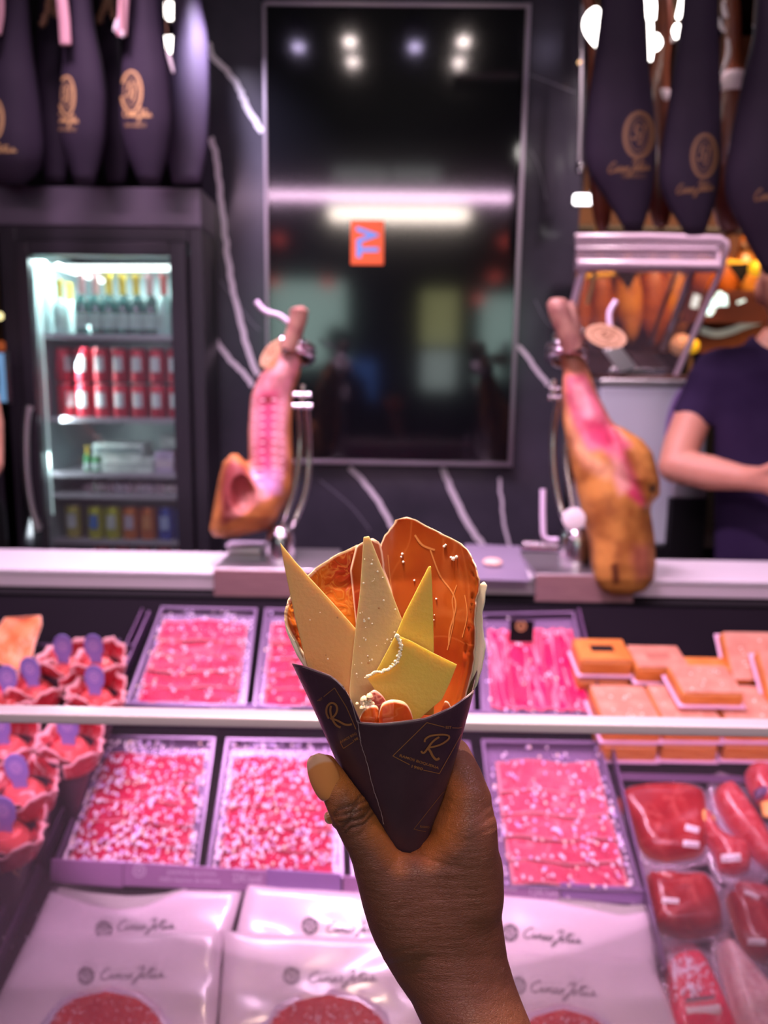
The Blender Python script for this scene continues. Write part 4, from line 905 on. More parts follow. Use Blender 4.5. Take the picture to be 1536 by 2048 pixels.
for i, (px, wd, y1, mt) in enumerate([(1160, 40, 690, m_amber), (1200, 52, 700, m_amber), (1255, 56, 690, m_amber2), (1305, 60, 700, m_amber), (1350, 54, 690, m_amber2), (1400, 56, 600, m_amber), (1445, 50, 610, m_amber), (1490, 50, 600, m_amber2), (1535, 52, 590, m_amber)]):
    pt = [(474, 0.18), (495, 0.25), (520, 0.45), (560, 0.8), (600, 1.0), (640, 0.9), (680, 0.5), (700, 0.15)]
    sc_ = (y1-474)/226; k = 14; vs = []; fs = []
    c0 = W(px, 474, YN+0.1); t = thing('market_ham', f'glowing amber ham of the neighbouring stall, {labs[i]}', 'ham', c0, 'amber hams at the neighbouring stall')
    for y, f in pt:
        c = W(px+(y-560)*0.05, 474+(y-474)*sc_, YN+0.1)
        for j in range(k): q = 2*PI*j/k; r = wd*f/2*(YN+0.1)/F; vs.append(c+Vector((r*math.cos(q), 0.8*r*math.sin(q), 0)))
    for a_ in range(len(pt)-1):
        for j in range(k): u = a_*k+j; v = a_*k+(j+1) % k; fs.append((u, u+k, v+k, v))
    fs += [tuple(range(k)), tuple(range((len(pt)-1)*k, len(pt)*k))[::-1]]
    mk('ham_meat', vs, fs, mt, t, True); MB().tube([c0-Vector((0, 0, 0.02)), (c0.x, YN, zrail+0.02)], 0.006).build('cord', m_rope, t)
# pennants on a yellow string, yellow ball
m_yel = M('glowing_yellow', (0.85, 0.45, 0.03), 0.5, emit=(0.9, 0.45, 0.02), es=0.25)  # slight emission put in so the string glows
t = thing('bunting', 'black pennants on an orange string across the neighbouring stall', 'bunting', W(1250, 545, YN-0.25))
st = smooth_line([(1150, 556), (1250, 545), (1360, 532), (1430, 524), (1530, 530), (1640, 528)], 6)
MB().tube([W(x, y, YN-0.25) for x, y in st], 0.012, 8).build('string', m_yel, t, True)
for x, y, s in [(1252, 546, 26), (1478, 534, 26), (1362, 540, 12)]:
    p = [W(x-s, y-4, YN-0.25), W(x+s, y-8, YN-0.25), W(x+3, y+s*1.35, YN-0.25)]
    mb = MB(); mb.add([q-Vector((0, 0.016, 0)) for q in p]+[q-Vector((0, 0.013, 0)) for q in p], [(0, 1, 2), (5, 4, 3), (0, 3, 4, 1), (1, 4, 5, 2), (2, 5, 3, 0)]); mb.build('pennant', m_black, t)
for x in (0.9, 2.4): MB().tube([(x, YN-0.25, W(1250, 545, YN-0.25).z), (x, YN-0.25, 3.2)], 0.004).build('cord', m_rope, t)
def ball(px, py, Y, r, mat, lab, name='glowing_ball', hang=True):
    c = W(px, py, Y); t = thing(name, lab, 'lamp', c); n = 10
    MB().lathe([(r*math.sin(PI*i/n)+1e-4, -r*math.cos(PI*i/n)) for i in range(n+1)], c, 18).build('globe', mat, t, True)
    if hang: MB().tube([c+Vector((0, 0, r*0.9)), (c.x, Y, 3.2)], 0.004).build('cord', m_rope, t)
    else: MB().tube([c-Vector((0, 0, r*0.9)), (c.x, Y, 0)], 0.01).build('stand', m_rope, t)
m_yb = M('yellow_globe', (0.9, 0.5, 0.02), 0.4, emit=(1, 0.5, 0.02), es=0.7)
ball(1513, 537, YN-0.3, 0.034, m_yb, 'round yellow ball next to the pennant'); ball(1383, 692, YN-0.3, 0.034, m_yb, 'yellow lamp low behind the acrylic lid edge', hang=False)  # yellow ball's glow put in as emission
ball(1362, 690, YN-0.2, 0.05, M('peach_globe', (0.9, 0.5, 0.35), 0.4, emit=(0.9, 0.4, 0.2), es=0.4), 'peach coloured lamp beside the low yellow lamp', hang=False)
ball(-1, 632, 2.9, 0.014, M('cream_globe', (0.9, 0.8, 0.4), 0.4, emit=(1, 0.85, 0.4), es=2), 'small cream lamp at the left edge beside the fridge')
ball(2, 692, 3.0, 0.02, M('rust_globe', (0.4, 0.1, 0.03), 0.4, emit=(0.5, 0.1, 0.03), es=0.6), 'small rust red lamp above the till screen')
# lit lettering of the far sign
a, b = W(1376, 640, YN-0.12), W(1536, 585, YN-0.12)
t = thing('lit_sign', 'blurred white lit lettering under the pennants', 'sign', a)
sb = MB().box(a.x-0.02, b.x+0.25, YN-0.118, YN-0.08, a.z-0.01, W(1400, 560, YN).z-0.06).build('board', M('sign_board', (0.10, 0.02, 0.012), 0.5), t)
MB().box(a.x, a.x+0.02, YN-0.08, YN+0.05, a.z, a.z+0.02).box(b.x+0.2, b.x+0.22, YN-0.08, YN+0.05, a.z, a.z+0.02).build('bracket', m_dark, t)
bs = bvh_of(sb); m_sl = M('sign_letters', (0.8, 1, 1), emit=(0.68, 0.9, 0.88), es=1.3)
for st, wd in [([(1395, 590), (1390, 603), (1388, 616)], 15), ([(1406, 616), (1418, 624), (1424, 605), (1412, 602)], 16), ([(1428, 612), (1436, 596), (1442, 590), (1444, 612)], 14), ([(1448, 590), (1450, 612)], 12), ([(1466, 578), (1466, 606)], 10), ([(1474, 606), (1490, 600)], 5)]:
    mb = MB(); ribbon_px(mb, smooth_line(st, 4), wd, bs, 0.002); mb.build('letter', m_sl, t)
mb = MB(); ribbon_px(mb, smooth_line([(1400, 660), (1430, 668), (1460, 662), (1490, 650), (1525, 640)], 6), 14, bvh_of(tb.children[0], tb.children[1]), 0.01)
if mb.v: mb.build('dim_lettering', M('sign_letters_dim', (0.3, 0.3, 0.3), emit=(0.25, 0.26, 0.24), es=0.6), tb)

# =================================================================== vacuum packing machine with its lid up
YM = 2.42
a, b = W(1203, 752, YM), W(1405, 1012, YM)
vm = thing('vacuum_machine', 'pale metal vacuum packing machine with clear lid raised', 'packing machine', ((a.x+b.x)/2, YM, b.z))
zb = zt-0.06
MB().box(a.x, b.x, YM, YM+0.30, zb, a.z-0.03).build('housing', m_paleblue, vm, bevel=0.012)
MB().box(a.x-0.005, b.x+0.005, YM-0.004, YM+0.304, a.z-0.029, a.z-0.008).build('chamber_rim', m_steel_r, vm, bevel=0.004)
MB().box(a.x+0.03, b.x-0.02, YM+0.03, YM+0.27, a.z-0.0075, a.z+0.006).build('chamber', M('rust_plate', (0.25, 0.12, 0.10), 0.3, 0.6), vm, bevel=0.003)
p0, p1 = W(1222, 735, YM+0.02), W(1335, 745, YM+0.02)
MB().box(p0.x, p1.x, YM+0.03, YM+0.09, p1.z-0.01, p0.z).build('seal_bar', m_steel, vm, bevel=0.004)
MB().hexa([W(1205, 700, YM), W(1240, 690, YM), W(1275, 735, YM), W(1240, 745, YM)], [W(1205, 700, YM+0.02), W(1240, 690, YM+0.02), W(1275, 735, YM+0.02), W(1240, 745, YM+0.02)]).build('hinge_arm', m_steel_r, vm, bevel=0.003)
q = MB(); q.lathe([(0.0001, 0), (0.085, 0), (0.085, 0.003), (0.0001, 0.003)], (0, 0, 0), 24, axis=(0, -1, 0)); 
m_mauve = M('mauve_plate', (0.32, 0.20, 0.50), 0.35)
pc = W(1345, 870, YM-0.001); vs = [pc+Vector((x, 0, z)) for x, z in [(0.10*math.cos(k*2*PI/24)*0.55+0.03, 0.15*math.sin(k*2*PI/24)) for k in range(24)]]
mk('oval_plate', vs+[v-Vector((0, 0.003, 0)) for v in vs], [tuple(range(24)), tuple(range(24, 48))[::-1]]+[(i, (i+1) % 24, (i+1) % 24+24, i+24) for i in range(24)], m_mauve, vm)
# lid: rounded frame of clear plastic, leaning back
LT, LB = YM+0.30, YM+0.28
def fr_pts(pp): return [W(x, y, Y) for x, y, Y in pp]
lid_o = [(1150, 474, LT-0.1), (1300, 474, LT-0.1), (1440, 478, LT-0.1), (1452, 486, LT-0.1), (1453, 500, LT-0.1), (1440, 545, LT-0.06), (1400, 640, LB-0.03), (1352, 752, LB)]
mlid = M('pinkish_acrylic_edge', (0.80, 0.60, 0.74), 0.2, spec=0.8)
MB().tube(fr_pts(lid_o), 0.011, 10).build('lid_edge', mlid, vm, True)
MB().tube(fr_pts([(1152, 530, LT-0.26), (1300, 532, LT-0.26), (1436, 534, LT-0.26)]), 0.018, 10).build('lid_edge', mlid, vm, True)
MB().tube(fr_pts([(1152, 497, LT-0.18), (1300, 497, LT-0.18), (1430, 498, LT-0.18), (1438, 508, LT-0.18), (1436, 530, LT-0.24)]), 0.006, 8).build('lid_edge', mlid, vm, True)
MB().tube(fr_pts([(1168, 530, LT-0.26), (1150, 600, LT-0.2), (1135, 668, LB-0.15)]), 0.014, 8).build('lid_edge', mlid, vm, True)
MB().tube(fr_pts([(1385, 540, LT-0.2), (1345, 650, LB-0.1), (1325, 700, LB-0.05)]), 0.012, 8).build('lid_edge', M('clear_ridge', (0.42, 0.36, 0.40), 0.15, 0.3), vm, True)
MB().tube(fr_pts([(1352, 545, LT-0.1), (1320, 630, LB), (1300, 690, LB)]), 0.007, 8).build('lid_edge', M('clear_ridge', (0.35, 0.30, 0.33), 0.15, 0.3), vm, True)
MB().tube(fr_pts([(1190, 545, LT-0.22), (1182, 580, LT-0.22), (1175, 608, LT-0.2)]), 0.007, 8).build('lid_seal', M('yellow_seal', (0.6, 0.42, 0.2), 0.3), vm, True)
mb = MB(); c4 = fr_pts([(1152, 478, LT-0.1), (1448, 480, LT-0.1), (1350, 748, LB), (1130, 748, LB)]); mb.hexa(c4, [p+Vector((0, 0.006, 0)) for p in c4]); mb.build('lid_shell', m_acryl, vm)
c4 = fr_pts([(1152, 476, LT-0.1), (1448, 478, LT-0.1), (1436, 532, LT-0.26), (1152, 530, LT-0.26)]); MB().hexa(c4, [p-Vector((0, 0, 0.005)) for p in c4]).build('lid_shell', m_acryl, vm)
t = thing('side_cabinet', 'black cabinet carrying the vacuum machine', 'cabinet', (0.9, 2.42, 0))
MB().box(a.x-0.02, b.x+0.9, YM-0.01, YM+0.34, 0, zb-0.0005).build('body', m_black, t, bevel=0.004)
p0 = W(1345, 990, YM-0.06); t2 = thing('steel_tin', 'small steel tin in front of the vacuum machine', 'tin', p0)
pa, pb = W(1348, 962, YM-0.05), W(1415, 998, YM-0.05)
MB().box(pa.x, pb.x, YM-0.05, YM-0.012, pb.z, pa.z).build('tin_body', m_steel_r, t2, bevel=0.006)
MB().box(pa.x, pb.x, YM-0.05, YM-0.012, 0, pb.z-0.0005).build('block', m_black, t2)

# =================================================================== the two carved hams on their stands
def inpoly(px, py, poly, soft=6.0):
    A = np.array(poly, float); B = np.roll(A, -1, 0); q = np.stack([px, py], 1); d = np.full(len(q), 1e9); ins = np.zeros(len(q), bool)
    for a, b in zip(A, B):
        ab = b-a; t = np.clip(((q-a) @ ab)/max(ab @ ab, 1e-9), 0, 1); d = np.minimum(d, np.linalg.norm(q-a-t[:, None]*ab, axis=1))
        c = ((a[1] > q[:, 1]) != (b[1] > q[:, 1])); xi = a[0]+(q[:, 1]-a[1])*(b[0]-a[0])/(b[1]-a[1] if b[1] != a[1] else 1e-9); ins ^= c & (q[:, 0] < xi)
    return np.clip(0.5+np.where(ins, d, -d)/soft/2, 0, 1)[:, None]
def zones(base, zs, front=None):
    def f(px, py, D):
        c = np.tile(np.array(base, float), (len(px), 1))
        for poly, col, soft in zs:
            m = inpoly(px, py, poly, soft)
            if front is not None: m = m*(D < front)[:, None]
            c = c*(1-m)+np.array(col)*m
        return c
    return f
m_hamleg = M('cured_ham', (0.48, 0.38, 0.36), 0.5, col2=(0.92, 0.90, 0.90), ramp=(0.36, 0.60), scale=16, vcol=True, sss=0.1, sssr=0.006, bump=0.3, bscale=30, coat=0.05, spec=0.25)
DH = 1.86
# left ham: upright cut piece over a hollowed rump
hl = thing('carved_ham', 'left carved ham, cut down to a pink upright slab over a hollow rump', 'ham', WZ(500, 1120, zt), 'carved hams on stands')
body('meat', [f_loft([(695, 562, 598, DH, .035), (720, 545, 604, DH, .04), (750, 520, 600, DH, .05), (790, 502, 586, DH, .05), (860, 497, 583, DH, .05), (930, 498, 586, DH, .055), (975, 502, 584, DH, .06), (1010, 490, 570, DH, .06), (1050, 480, 545, DH, .05)]),
      f_loft([(908, 462, 476, DH-.02, .02), (925, 446, 492, DH-.02, .045), (960, 437, 515, DH-.02, .06), (1000, 430, 545, DH-.02, .07), (1035, 423, 552, DH-.02, .065), (1060, 419, 535, DH-.02, .05), (1074, 428, 470, DH-.02, .03)])], 0.018,
     (395, 640, 670, 1100, DH-.14, DH+.1), 0.005, m_hamleg, hl,
     post=lambda Fv, X, Y, Z: np.maximum(Fv, -f_ell(482, 985, DH-.10, .034, .055, .050)(X, Y, Z)),
     colfn=zones((0.62, 0.25, 0.07), [([(515, 745), (560, 735), (592, 700), (600, 730), (578, 790), (572, 860), (574, 930), (560, 985), (528, 1000), (503, 960), (500, 850), (503, 790)], (0.85, 0.36, 0.42), 6),
        ([(520, 785), (556, 780), (552, 840), (545, 900), (548, 955), (520, 965), (514, 900), (520, 850)], (0.72, 0.10, 0.24), 8), ([(528, 795), (545, 792), (545, 806), (530, 808)], (0.35, 0.05, 0.06), 4),
        ([(505, 945), (560, 940), (560, 985), (530, 985)], (0.85, 0.45, 0.80), 8), ([(560, 705), (592, 712), (585, 745), (560, 765), (548, 740)], (0.70, 0.35, 0.36), 5),
        ([(462, 918), (492, 935), (505, 975), (520, 985), (500, 1020), (445, 1050), (442, 985), (448, 940)], (0.40, 0.09, 0.09), 6), ([(500, 985), (530, 975), (528, 1000), (470, 1035), (450, 1030)], (0.75, 0.33, 0.28), 5)], front=DH))
mb = MB()
for i, y in enumerate(range(800, 960, 17)):
    pts = [(506, y+3), (525, y), (548, y-1), (566, y+2)]
    ribbon_px(mb, pts, 3.2, bvh_of(hl.children[0]), 0.0012)
o = mb.build('fat_streaks', M('pale_fat', (0.88, 0.52, 0.60), 0.35), hl); o['kind'] = 'stuff'
m_hoof = M('hoof_skin', (0.42, 0.22, 0.16), 0.4, col2=(0.28, 0.12, 0.10), scale=30)
MB().tube([W(577, 700, DH), W(588, 668, DH), W(596, 640, DH), W(598, 620, DH), W(597, 614, DH)], [0.022, 0.020, 0.021, 0.022, 0.012], 12).build('hoof', m_hoof, hl, True)
# right ham
DR = 1.78
hr = thing('carved_ham', 'right carved ham, long golden rind with a pink cut side, tip over the worktop edge', 'ham', WZ(1180, 1120, zt), 'carved hams on stands')
body('meat', [f_loft([(690, 1116, 1158, DR, .028), (725, 1120, 1172, DR, .032), (745, 1126, 1180, DR, .034), (790, 1124, 1196, DR, .045), (840, 1125, 1222, DR, .055), (885, 1134, 1252, DR, .065), (940, 1144, 1278, DR, .075), (990, 1155, 1295, DR, .08), (1030, 1165, 1302, DR, .08), (1080, 1176, 1310, DR, .075), (1130, 1182, 1312, DR-.01, .065), (1160, 1190, 1308, DR-.02, .05), (1180, 1204, 1290, DR-.03, .03), (1190, 1225, 1262, DR-.03, .015)]),
      f_loft([(855, 1225, 1245, DR-.03, .03), (880, 1232, 1285, DR-.03, .05), (905, 1238, 1305, DR-.03, .055), (960, 1258, 1320, DR-.03, .055), (990, 1275, 1320, DR-.03, .04), (1010, 1285, 1300, DR-.03, .02)])], 0.02,
     (1090, 1345, 670, 1205, DR-.17, DR+.13), 0.0052, m_hamleg, hr,
     colfn=zones((0.66, 0.30, 0.07), [([(1130, 750), (1170, 745), (1195, 790), (1225, 850), (1262, 890), (1250, 905), (1285, 990), (1290, 1010), (1262, 985), (1230, 925), (1205, 900), (1170, 905), (1145, 850), (1130, 800)], (0.80, 0.20, 0.28), 8),
        ([(1145, 770), (1166, 765), (1190, 830), (1175, 840), (1150, 800)], (0.88, 0.42, 0.45), 6), ([(1165, 840), (1205, 845), (1232, 880), (1212, 895), (1180, 880)], (0.66, 0.06, 0.15), 6),
        ([(1240, 955), (1262, 960), (1288, 1000), (1285, 1015), (1255, 990)], (0.66, 0.06, 0.14), 6), ([(1225, 905), (1250, 930), (1262, 975), (1240, 990), (1225, 950)], (0.85, 0.42, 0.35), 8), ([(1128, 800), (1150, 860), (1180, 910), (1230, 935), (1215, 960), (1165, 935), (1140, 890)], (0.85, 0.45, 0.22), 8),
        ([(1222, 1130), (1235, 1125), (1240, 1165), (1226, 1170)], (0.16, 0.05, 0.02), 3), ([(1265, 1090), (1300, 1090), (1305, 1150), (1275, 1165), (1262, 1120)], (0.52, 0.18, 0.10), 10), ([(1298, 970), (1312, 970), (1312, 985), (1298, 985)], (0.06, 0.04, 0.03), 3),
        ([(1116, 690), (1180, 690), (1180, 745), (1120, 745)], (0.52, 0.22, 0.13), 6)], front=DR))
MB().tube([W(1146, 700, DR), W(1130, 655, DR), W(1118, 622, DR), W(1113, 603, DR), W(1113, 597, DR)], [0.024, 0.023, 0.024, 0.022, 0.014], 12).build('hoof', m_hoof, hr, True)
MB().tube([W(1150, 690, DR+0.02), W(1148, 650, DR+0.02), W(1140, 612, DR+0.02), W(1137, 603, DR+0.02)], [0.018, 0.014, 0.013, 0.008], 10).build('hoof', m_hoof, hr, True)
# stands
def ring(mb, c, r, axis, rt=0.007, n=28):
    ax = Vector(axis).normalized(); u = ax.cross(Vector((0, 1, 0.3))).normalized(); v = ax.cross(u)
    mb.tube([c+(u*math.cos(2*PI*i/n)+v*math.sin(2*PI*i/n))*r for i in range(n+1)], rt, 8)
def stand(lab, D, rods, ringc, rr, base, board, knob, screws, disc, hook=None):
    Yb = WZ((base[0]+base[1])/2, base[3], zt+0.03).y; bx = W((base[0]+base[1])/2, base[3], Yb)
    t = thing('ham_stand', lab, 'ham stand', (bx.x, Yb, zt), 'ham stands on the worktop')
    x0, x1 = W(board[0], 1130, 1.78).x, W(board[1], 1130, 1.78).x
    z1 = zt+0.018
    MB().box(x0, x1, 1.715, YB-0.02, zt+0.0006, z1).build('base_board', m_steel_r, t, bevel=0.002)
    MB().box(x0, x1, 1.71, 1.7145, zt-th-0.004, z1-0.002).build('apron', m_board, t, bevel=0.002)
    a, b = W(base[0], base[2], Yb), W(base[1], base[3], Yb); r = (b.x-a.x)/2
    MB().lathe([(r, z1+0.0005-z1), (r*1.02, 0.006), (r*0.95, (a.z-z1)*0.6), (r*0.8, (a.z-z1)*0.9), (r*0.4, a.z-z1)], ((a.x+b.x)/2, Yb, z1), 22).build('pedestal', m_steel, t, True)
    for pts in rods:
        MB().tube([P(x, y, d) for x, y, d in smooth_line([(p[0], p[1], D+p[2]) for p in pts], 6)], 0.0075, 10).build('rod', m_steel, t, True)
    mb = MB(); c = P(*ringc, D); ring(mb, c, rr, (0.1, 0.45, 1), 0.009); mb.build('clamp_ring', m_steel, t, True)
    mb = MB(); ring(mb, c+Vector((0, 0, 0.018)), rr*0.9, (0.1, 0.35, 1), 0.013); mb.build('collar', m_steel, t, True)
    for i, (p, q, r_) in enumerate(screws): MB().tube([P(*p, D-0.02), P(*q, D-0.02)], r_, 10).build('screw', m_steel, t, True)
    for pts in knob: MB().tube([P(x, y, D-0.03) for x, y in smooth_line(pts, 6)], 0.0065, 10).build('handle', m_pinkh, t, True)
    return t
m_pinkh = M('pale_lilac_handle', (0.72, 0.60, 0.78), 0.3)
stand('steel ham stand holding the left ham, base left of the held cone', DH, [[(596, 810, .03), (600, 880, .05), (592, 960, .05), (572, 1030, .04), (560, 1060, .02)], [(612, 810, .03), (618, 900, .06), (612, 980, .06), (590, 1040, .05), (575, 1075, .03)]],
      (594, 712), 0.037, (530, 592, 1050, 1112), (440, 672), [[(512, 603), (530, 622), (560, 632), (576, 645)]], [((585, 790), (622, 790), .006), ((585, 812), (624, 812), .006), ((606, 770), (606, 812), .006), ((562, 680), (612, 690), .010), ((580, 672), (604, 668), .012)], None)
stand('steel ham stand holding the right ham, base right of the cone', DR, [[(1116, 800, .03), (1106, 870, .05), (1108, 950, .05), (1122, 1020, .04), (1142, 1062, .02)], [(1135, 850, .08), (1132, 920, .08), (1145, 1010, .06), (1155, 1060, .04)]],
      (1133, 716), 0.040, (1118, 1185, 1052, 1118), (1062, 1252), [[(1232, 602), (1219, 626), (1220, 655)], [(1086, 978), (1086, 1040), (1090, 1076), (1115, 1080)]], [((1098, 778), (1120, 778), .006), ((1096, 795), (1122, 795), .006), ((1106, 760), (1106, 800), .006), ((1105, 676), (1158, 672), .012), ((1126, 660), (1168, 668), .014), ((1045, 1090), (1115, 1094), .011)], None)
# little board of tongs / mat between the stands
t = thing('carving_mat', 'small violet grey mat with a crumb of meat between the two stands', 'mat', WZ(1000, 1120, zt))
MB().hexa([WZ(905, 1158, zt+.0006), WZ(1060, 1162, zt+.0006), WZ(1040, 1092, zt+.0006), WZ(930, 1088, zt+.0006)], [WZ(905, 1158, zt+.006), WZ(1060, 1162, zt+.006), WZ(1040, 1092, zt+.006), WZ(930, 1088, zt+.006)]).build('mat_body', M('violet_mat', (0.22, 0.18, 0.26), 0.5), t, bevel=0.001)
mb = MB(); c = WZ(985, 1124, zt+.0145)
mb.lathe([(0.004, -.0078), (0.020, -0.006), (0.024, 0), (0.018, 0.006), (0.005, 0.008)], c, 14).build('crumb', M('pale_crumb', (0.85, 0.5, 0.4), 0.5), t, True)
t = thing('small_tub', 'small steel tub with lid beside the left ham stand', 'tub', WZ(492, 1112, zt+.019))
a = WZ(478, 1108, zt+.0185); MB().box(a.x-0.03, a.x+0.055, a.y, a.y+0.05, zt+.0185, zt+.034).build('tub_body', m_steel_r, t, bevel=0.004)
MB().box(a.x-0.034, a.x+0.059, a.y-0.004, a.y+0.054, zt+.0342, zt+.041).build('lid', m_pinkh, t, bevel=0.003)
# wooden tag with the emblem at each clamp
m_wtag = M('wooden_tag', (0.72, 0.42, 0.24), 0.5, col2=(0.80, 0.50, 0.30), scale=30)
def wtag(c, rx, ry, rot, D, lab, logo=True):
    t = thing('wooden_tag', lab, 'tag', P(*c, D), 'wooden tags tied to the ham clamps'); n = 28; vs = []
    for dd in (0, 0.004):
        for i in range(n):
            a_ = 2*PI*i/n; x = rx*math.cos(a_); y = ry*math.sin(a_); vs.append(P(c[0]+x*math.cos(rot)-y*math.sin(rot), c[1]+x*math.sin(rot)+y*math.cos(rot), D+dd))
    o = mk('disc', vs, [tuple(range(n)), tuple(range(n, 2*n))[::-1]]+[(i, i+n, (i+1) % n+n, (i+1) % n) for i in range(n)], m_wtag, t)
    mb = MB(); emblem_px(mb, c, rx*0.72, ry*0.72, 2.2, bvh_of(o), 0.0008, rot); mb.build('emblem', M('burnt_mark', (0.36, 0.17, 0.08), 0.6), t)
    MB().tube([P(c[0]-rx*0.8*math.cos(rot), c[1]-rx*0.8*math.sin(rot), D), P(c[0]-rx*1.25*math.cos(rot), c[1]-rx*1.25*math.sin(rot), D+0.02)], 0.0025, 6).build('string', m_rope, t)
wtag((1212, 672), 42, 23, 0.25, DR-0.05, 'wooden tag with burnt emblem tied to the right ham')
wtag((545, 706), 34, 16, -0.9, DH-0.02, 'narrow wooden tag turned edgeways on the left ham')
t = thing('white_disc', 'round white plastic knob plate behind the right ham, at the stand foot', 'knob', P(1150, 1038, DR-0.02))
c = P(1148, 1038, DR-0.04); q = MB().lathe([(0.02, -0.004), (0.026, -0.002), (0.026, 0.002), (0.02, 0.004)], c, 20, axis=-fwd); q.build('plate', m_white, t, True)
MB().tube([c, P(1150, 1050, DR+0.01)], 0.008, 10).build('bolt', m_steel, t)

# =================================================================== the vendor on the right
m_skin = M('light_skin', (0.62, 0.27, 0.19), 0.5, col2=(0.66, 0.30, 0.21), scale=6, sss=0.15, sssr=0.01)
m_shirt = M('dark_violet_shirt', (0.022, 0.012, 0.042), 0.9, col2=(0.032, 0.019, 0.058), scale=5, bump=0.5, bscale=6, spec=0.1)
DM = 2.25
vd = thing('person', 'vendor in a dark violet T-shirt with bare forearms, cut by the right edge', 'person', W(1590, 1050, DM))
vd.location.z = 0
torso = [f_loft([(655, 1530, 1625, DM, .055), (690, 1500, 1660, DM, .065), (712, 1430, 1735, DM, .08), (745, 1408, 1760, DM, .10), (800, 1425, 1745, DM, .115), (870, 1434, 1735, DM, .115), (960, 1440, 1725, DM, .105), (1060, 1442, 1722, DM, .105), (1160, 1430, 1735, DM, .11), (1260, 1425, 1745, DM, .12)])]
arm = f_caps([(1432, 742, DM+.01, 38), (1392, 820, DM, 37), (1364, 890, DM-.03, 36), (1352, 932, DM-.05, 34), (1420, 946, DM-.11, 35), (1480, 955, DM-.17, 26), (1510, 958, DM-.20, 23)])
palm = f_caps([(1505, 957, DM-.20, 22), (1545, 962, DM-.23, 27)])
fings = [f_caps([(1545, 946+i*11, DM-.235, 10.5), (1580, 950+i*12, DM-.25+.01*i, 10), (1600, 962+i*10, DM-.23, 9), (1604, 975+i*8, DM-.21, 8)]) for i in range(4)]
thumb = f_caps([(1515, 948, DM-.225, 12), (1545, 935, DM-.26, 11), (1572, 938, DM-.28, 9)])
arm2 = f_caps([(1735, 742, DM+.01, 38), (1772, 820, DM, 37), (1790, 900, DM-.05, 35), (1740, 945, DM-.14, 31), (1680, 962, DM-.20, 24), (1640, 966, DM-.22, 25)])
head = f_loft([(478, 1570, 1600, DM, .04), (490, 1545, 1630, DM, .075), (520, 1524, 1652, DM, .10), (560, 1520, 1656, DM, .108), (600, 1524, 1650, DM, .105), (630, 1536, 1640, DM-.01, .09), (655, 1556, 1622, DM-.02, .06), (664, 1570, 1608, DM-.02, .03)])
neck = f_caps([(1588, 620, DM+.02, 46), (1586, 700, DM+.02, 52)])
ear = f_ell(1522, 582, DM+.01, .017, .020, .040); ear2 = f_ell(1655, 582, DM+.01, .014, .018, .036)
nose = f_caps([(1590, 566, DM-.105, 6), (1592, 592, DM-.125, 10)])
legs = [f_caps([(1515, 1260, DM+.02, 62), (1510, 1700, DM+.35, 40), (1508, 2250, DM+.78, 34)]), f_caps([(1655, 1260, DM+.02, 62), (1650, 1700, DM+.35, 40), (1645, 2250, DM+.78, 34)])]
bodym = body('body', [head, neck]+torso+[arm, palm, arm2, nose, ear, ear2, thumb]+fings, 0.012, (1290, 1860, 455, 1275, DM-.36, DM+.2), 0.0062, m_skin, vd)
fh = W(1590, 590, DM-.12)
for dx in (-0.032, 0.032):
    MB().lathe([(0.001, -0.008), (0.012, -0.003), (0.012, 0.003), (0.001, 0.008)], W(1590, 556, DM-.105)+Vector((dx, -0.004, 0)), 12).build('eye', m_white, vd, True)
MB().tube([W(1570, 622, DM-.105), W(1590, 625, DM-.115), W(1610, 622, DM-.105)], 0.004, 8).build('mouth', M('lip', (0.5, 0.12, 0.12), 0.5), vd, True)
def infl(f, d): return lambda X, Y, Z: f(X, Y, Z)-d
slv = f_caps([(1440, 742, DM+.01, 44), (1410, 790, DM, 44), (1386, 838, DM, 43)]); slv2 = f_caps([(1735, 742, DM+.01, 44), (1765, 790, DM, 44), (1782, 838, DM, 43)])
def shirt_cut(Fv, X, Y, Z):
    py = CY-F*Z/Y; px = CX+F*X/Y
    nk = np.sqrt(((px-1588)/86)**2+((py-652)/56)**2)-1
    hem = (py-(832+0.40*(px-1372)))*DM/F; hem = np.where(px < 1428, hem, -1.0)
    hem2 = (py-(832-0.40*(px-1796)))*DM/F; hem2 = np.where(px > 1740, hem2, -1.0)
    return np.maximum(np.maximum(Fv, np.maximum(hem, hem2)), -nk*0.05)
body('shirt', [infl(torso[0], .012), slv, slv2], 0.03, (1290, 1860, 620, 1275, DM-.3, DM+.25), 0.0065, m_shirt, vd, post=shirt_cut)
hair = f_loft([(466, 1565, 1605, DM+.01, .05), (480, 1540, 1636, DM+.015, .09), (515, 1519, 1658, DM+.02, .115), (545, 1519, 1658, DM+.03, .112), (562, 1528, 1655, DM+.055, .09), (600, 1532, 1648, DM+.07, .06)])
def hair_cut(Fv, X, Y, Z):
    py = CY-F*Z/Y; face = np.maximum((515-py)*Y/F, Y-(DM-.02)); return np.maximum(Fv, -face) if False else np.maximum(Fv, np.minimum((py-520)*Y/F, (DM-.0)-Y))
body('hair', [hair], 0.01, (1490, 1690, 450, 620, DM-.16, DM+.2), 0.007, M('dark_hair', (0.03, 0.02, 0.03), 0.8), vd, post=hair_cut)
ft = W(1585, 1230, DM+.02)
mb = MB()
for s in (-1, 1):
    x = ft.x+s*0.10; mb.tube([(x-s*0.01, ft.y, ft.z+0.05), (x, ft.y, ft.z-0.2), (x+s*0.01, ft.y, 0.45), (x+s*0.01, ft.y, 0.10)], [0.125, 0.105, 0.075, 0.065], 16)
o = mb.build('trousers', m_black, vd, True); m_ = o.modifiers.new('join', 'REMESH'); m_.mode = 'VOXEL'; m_.voxel_size = 0.015; m_.use_smooth_shade = True
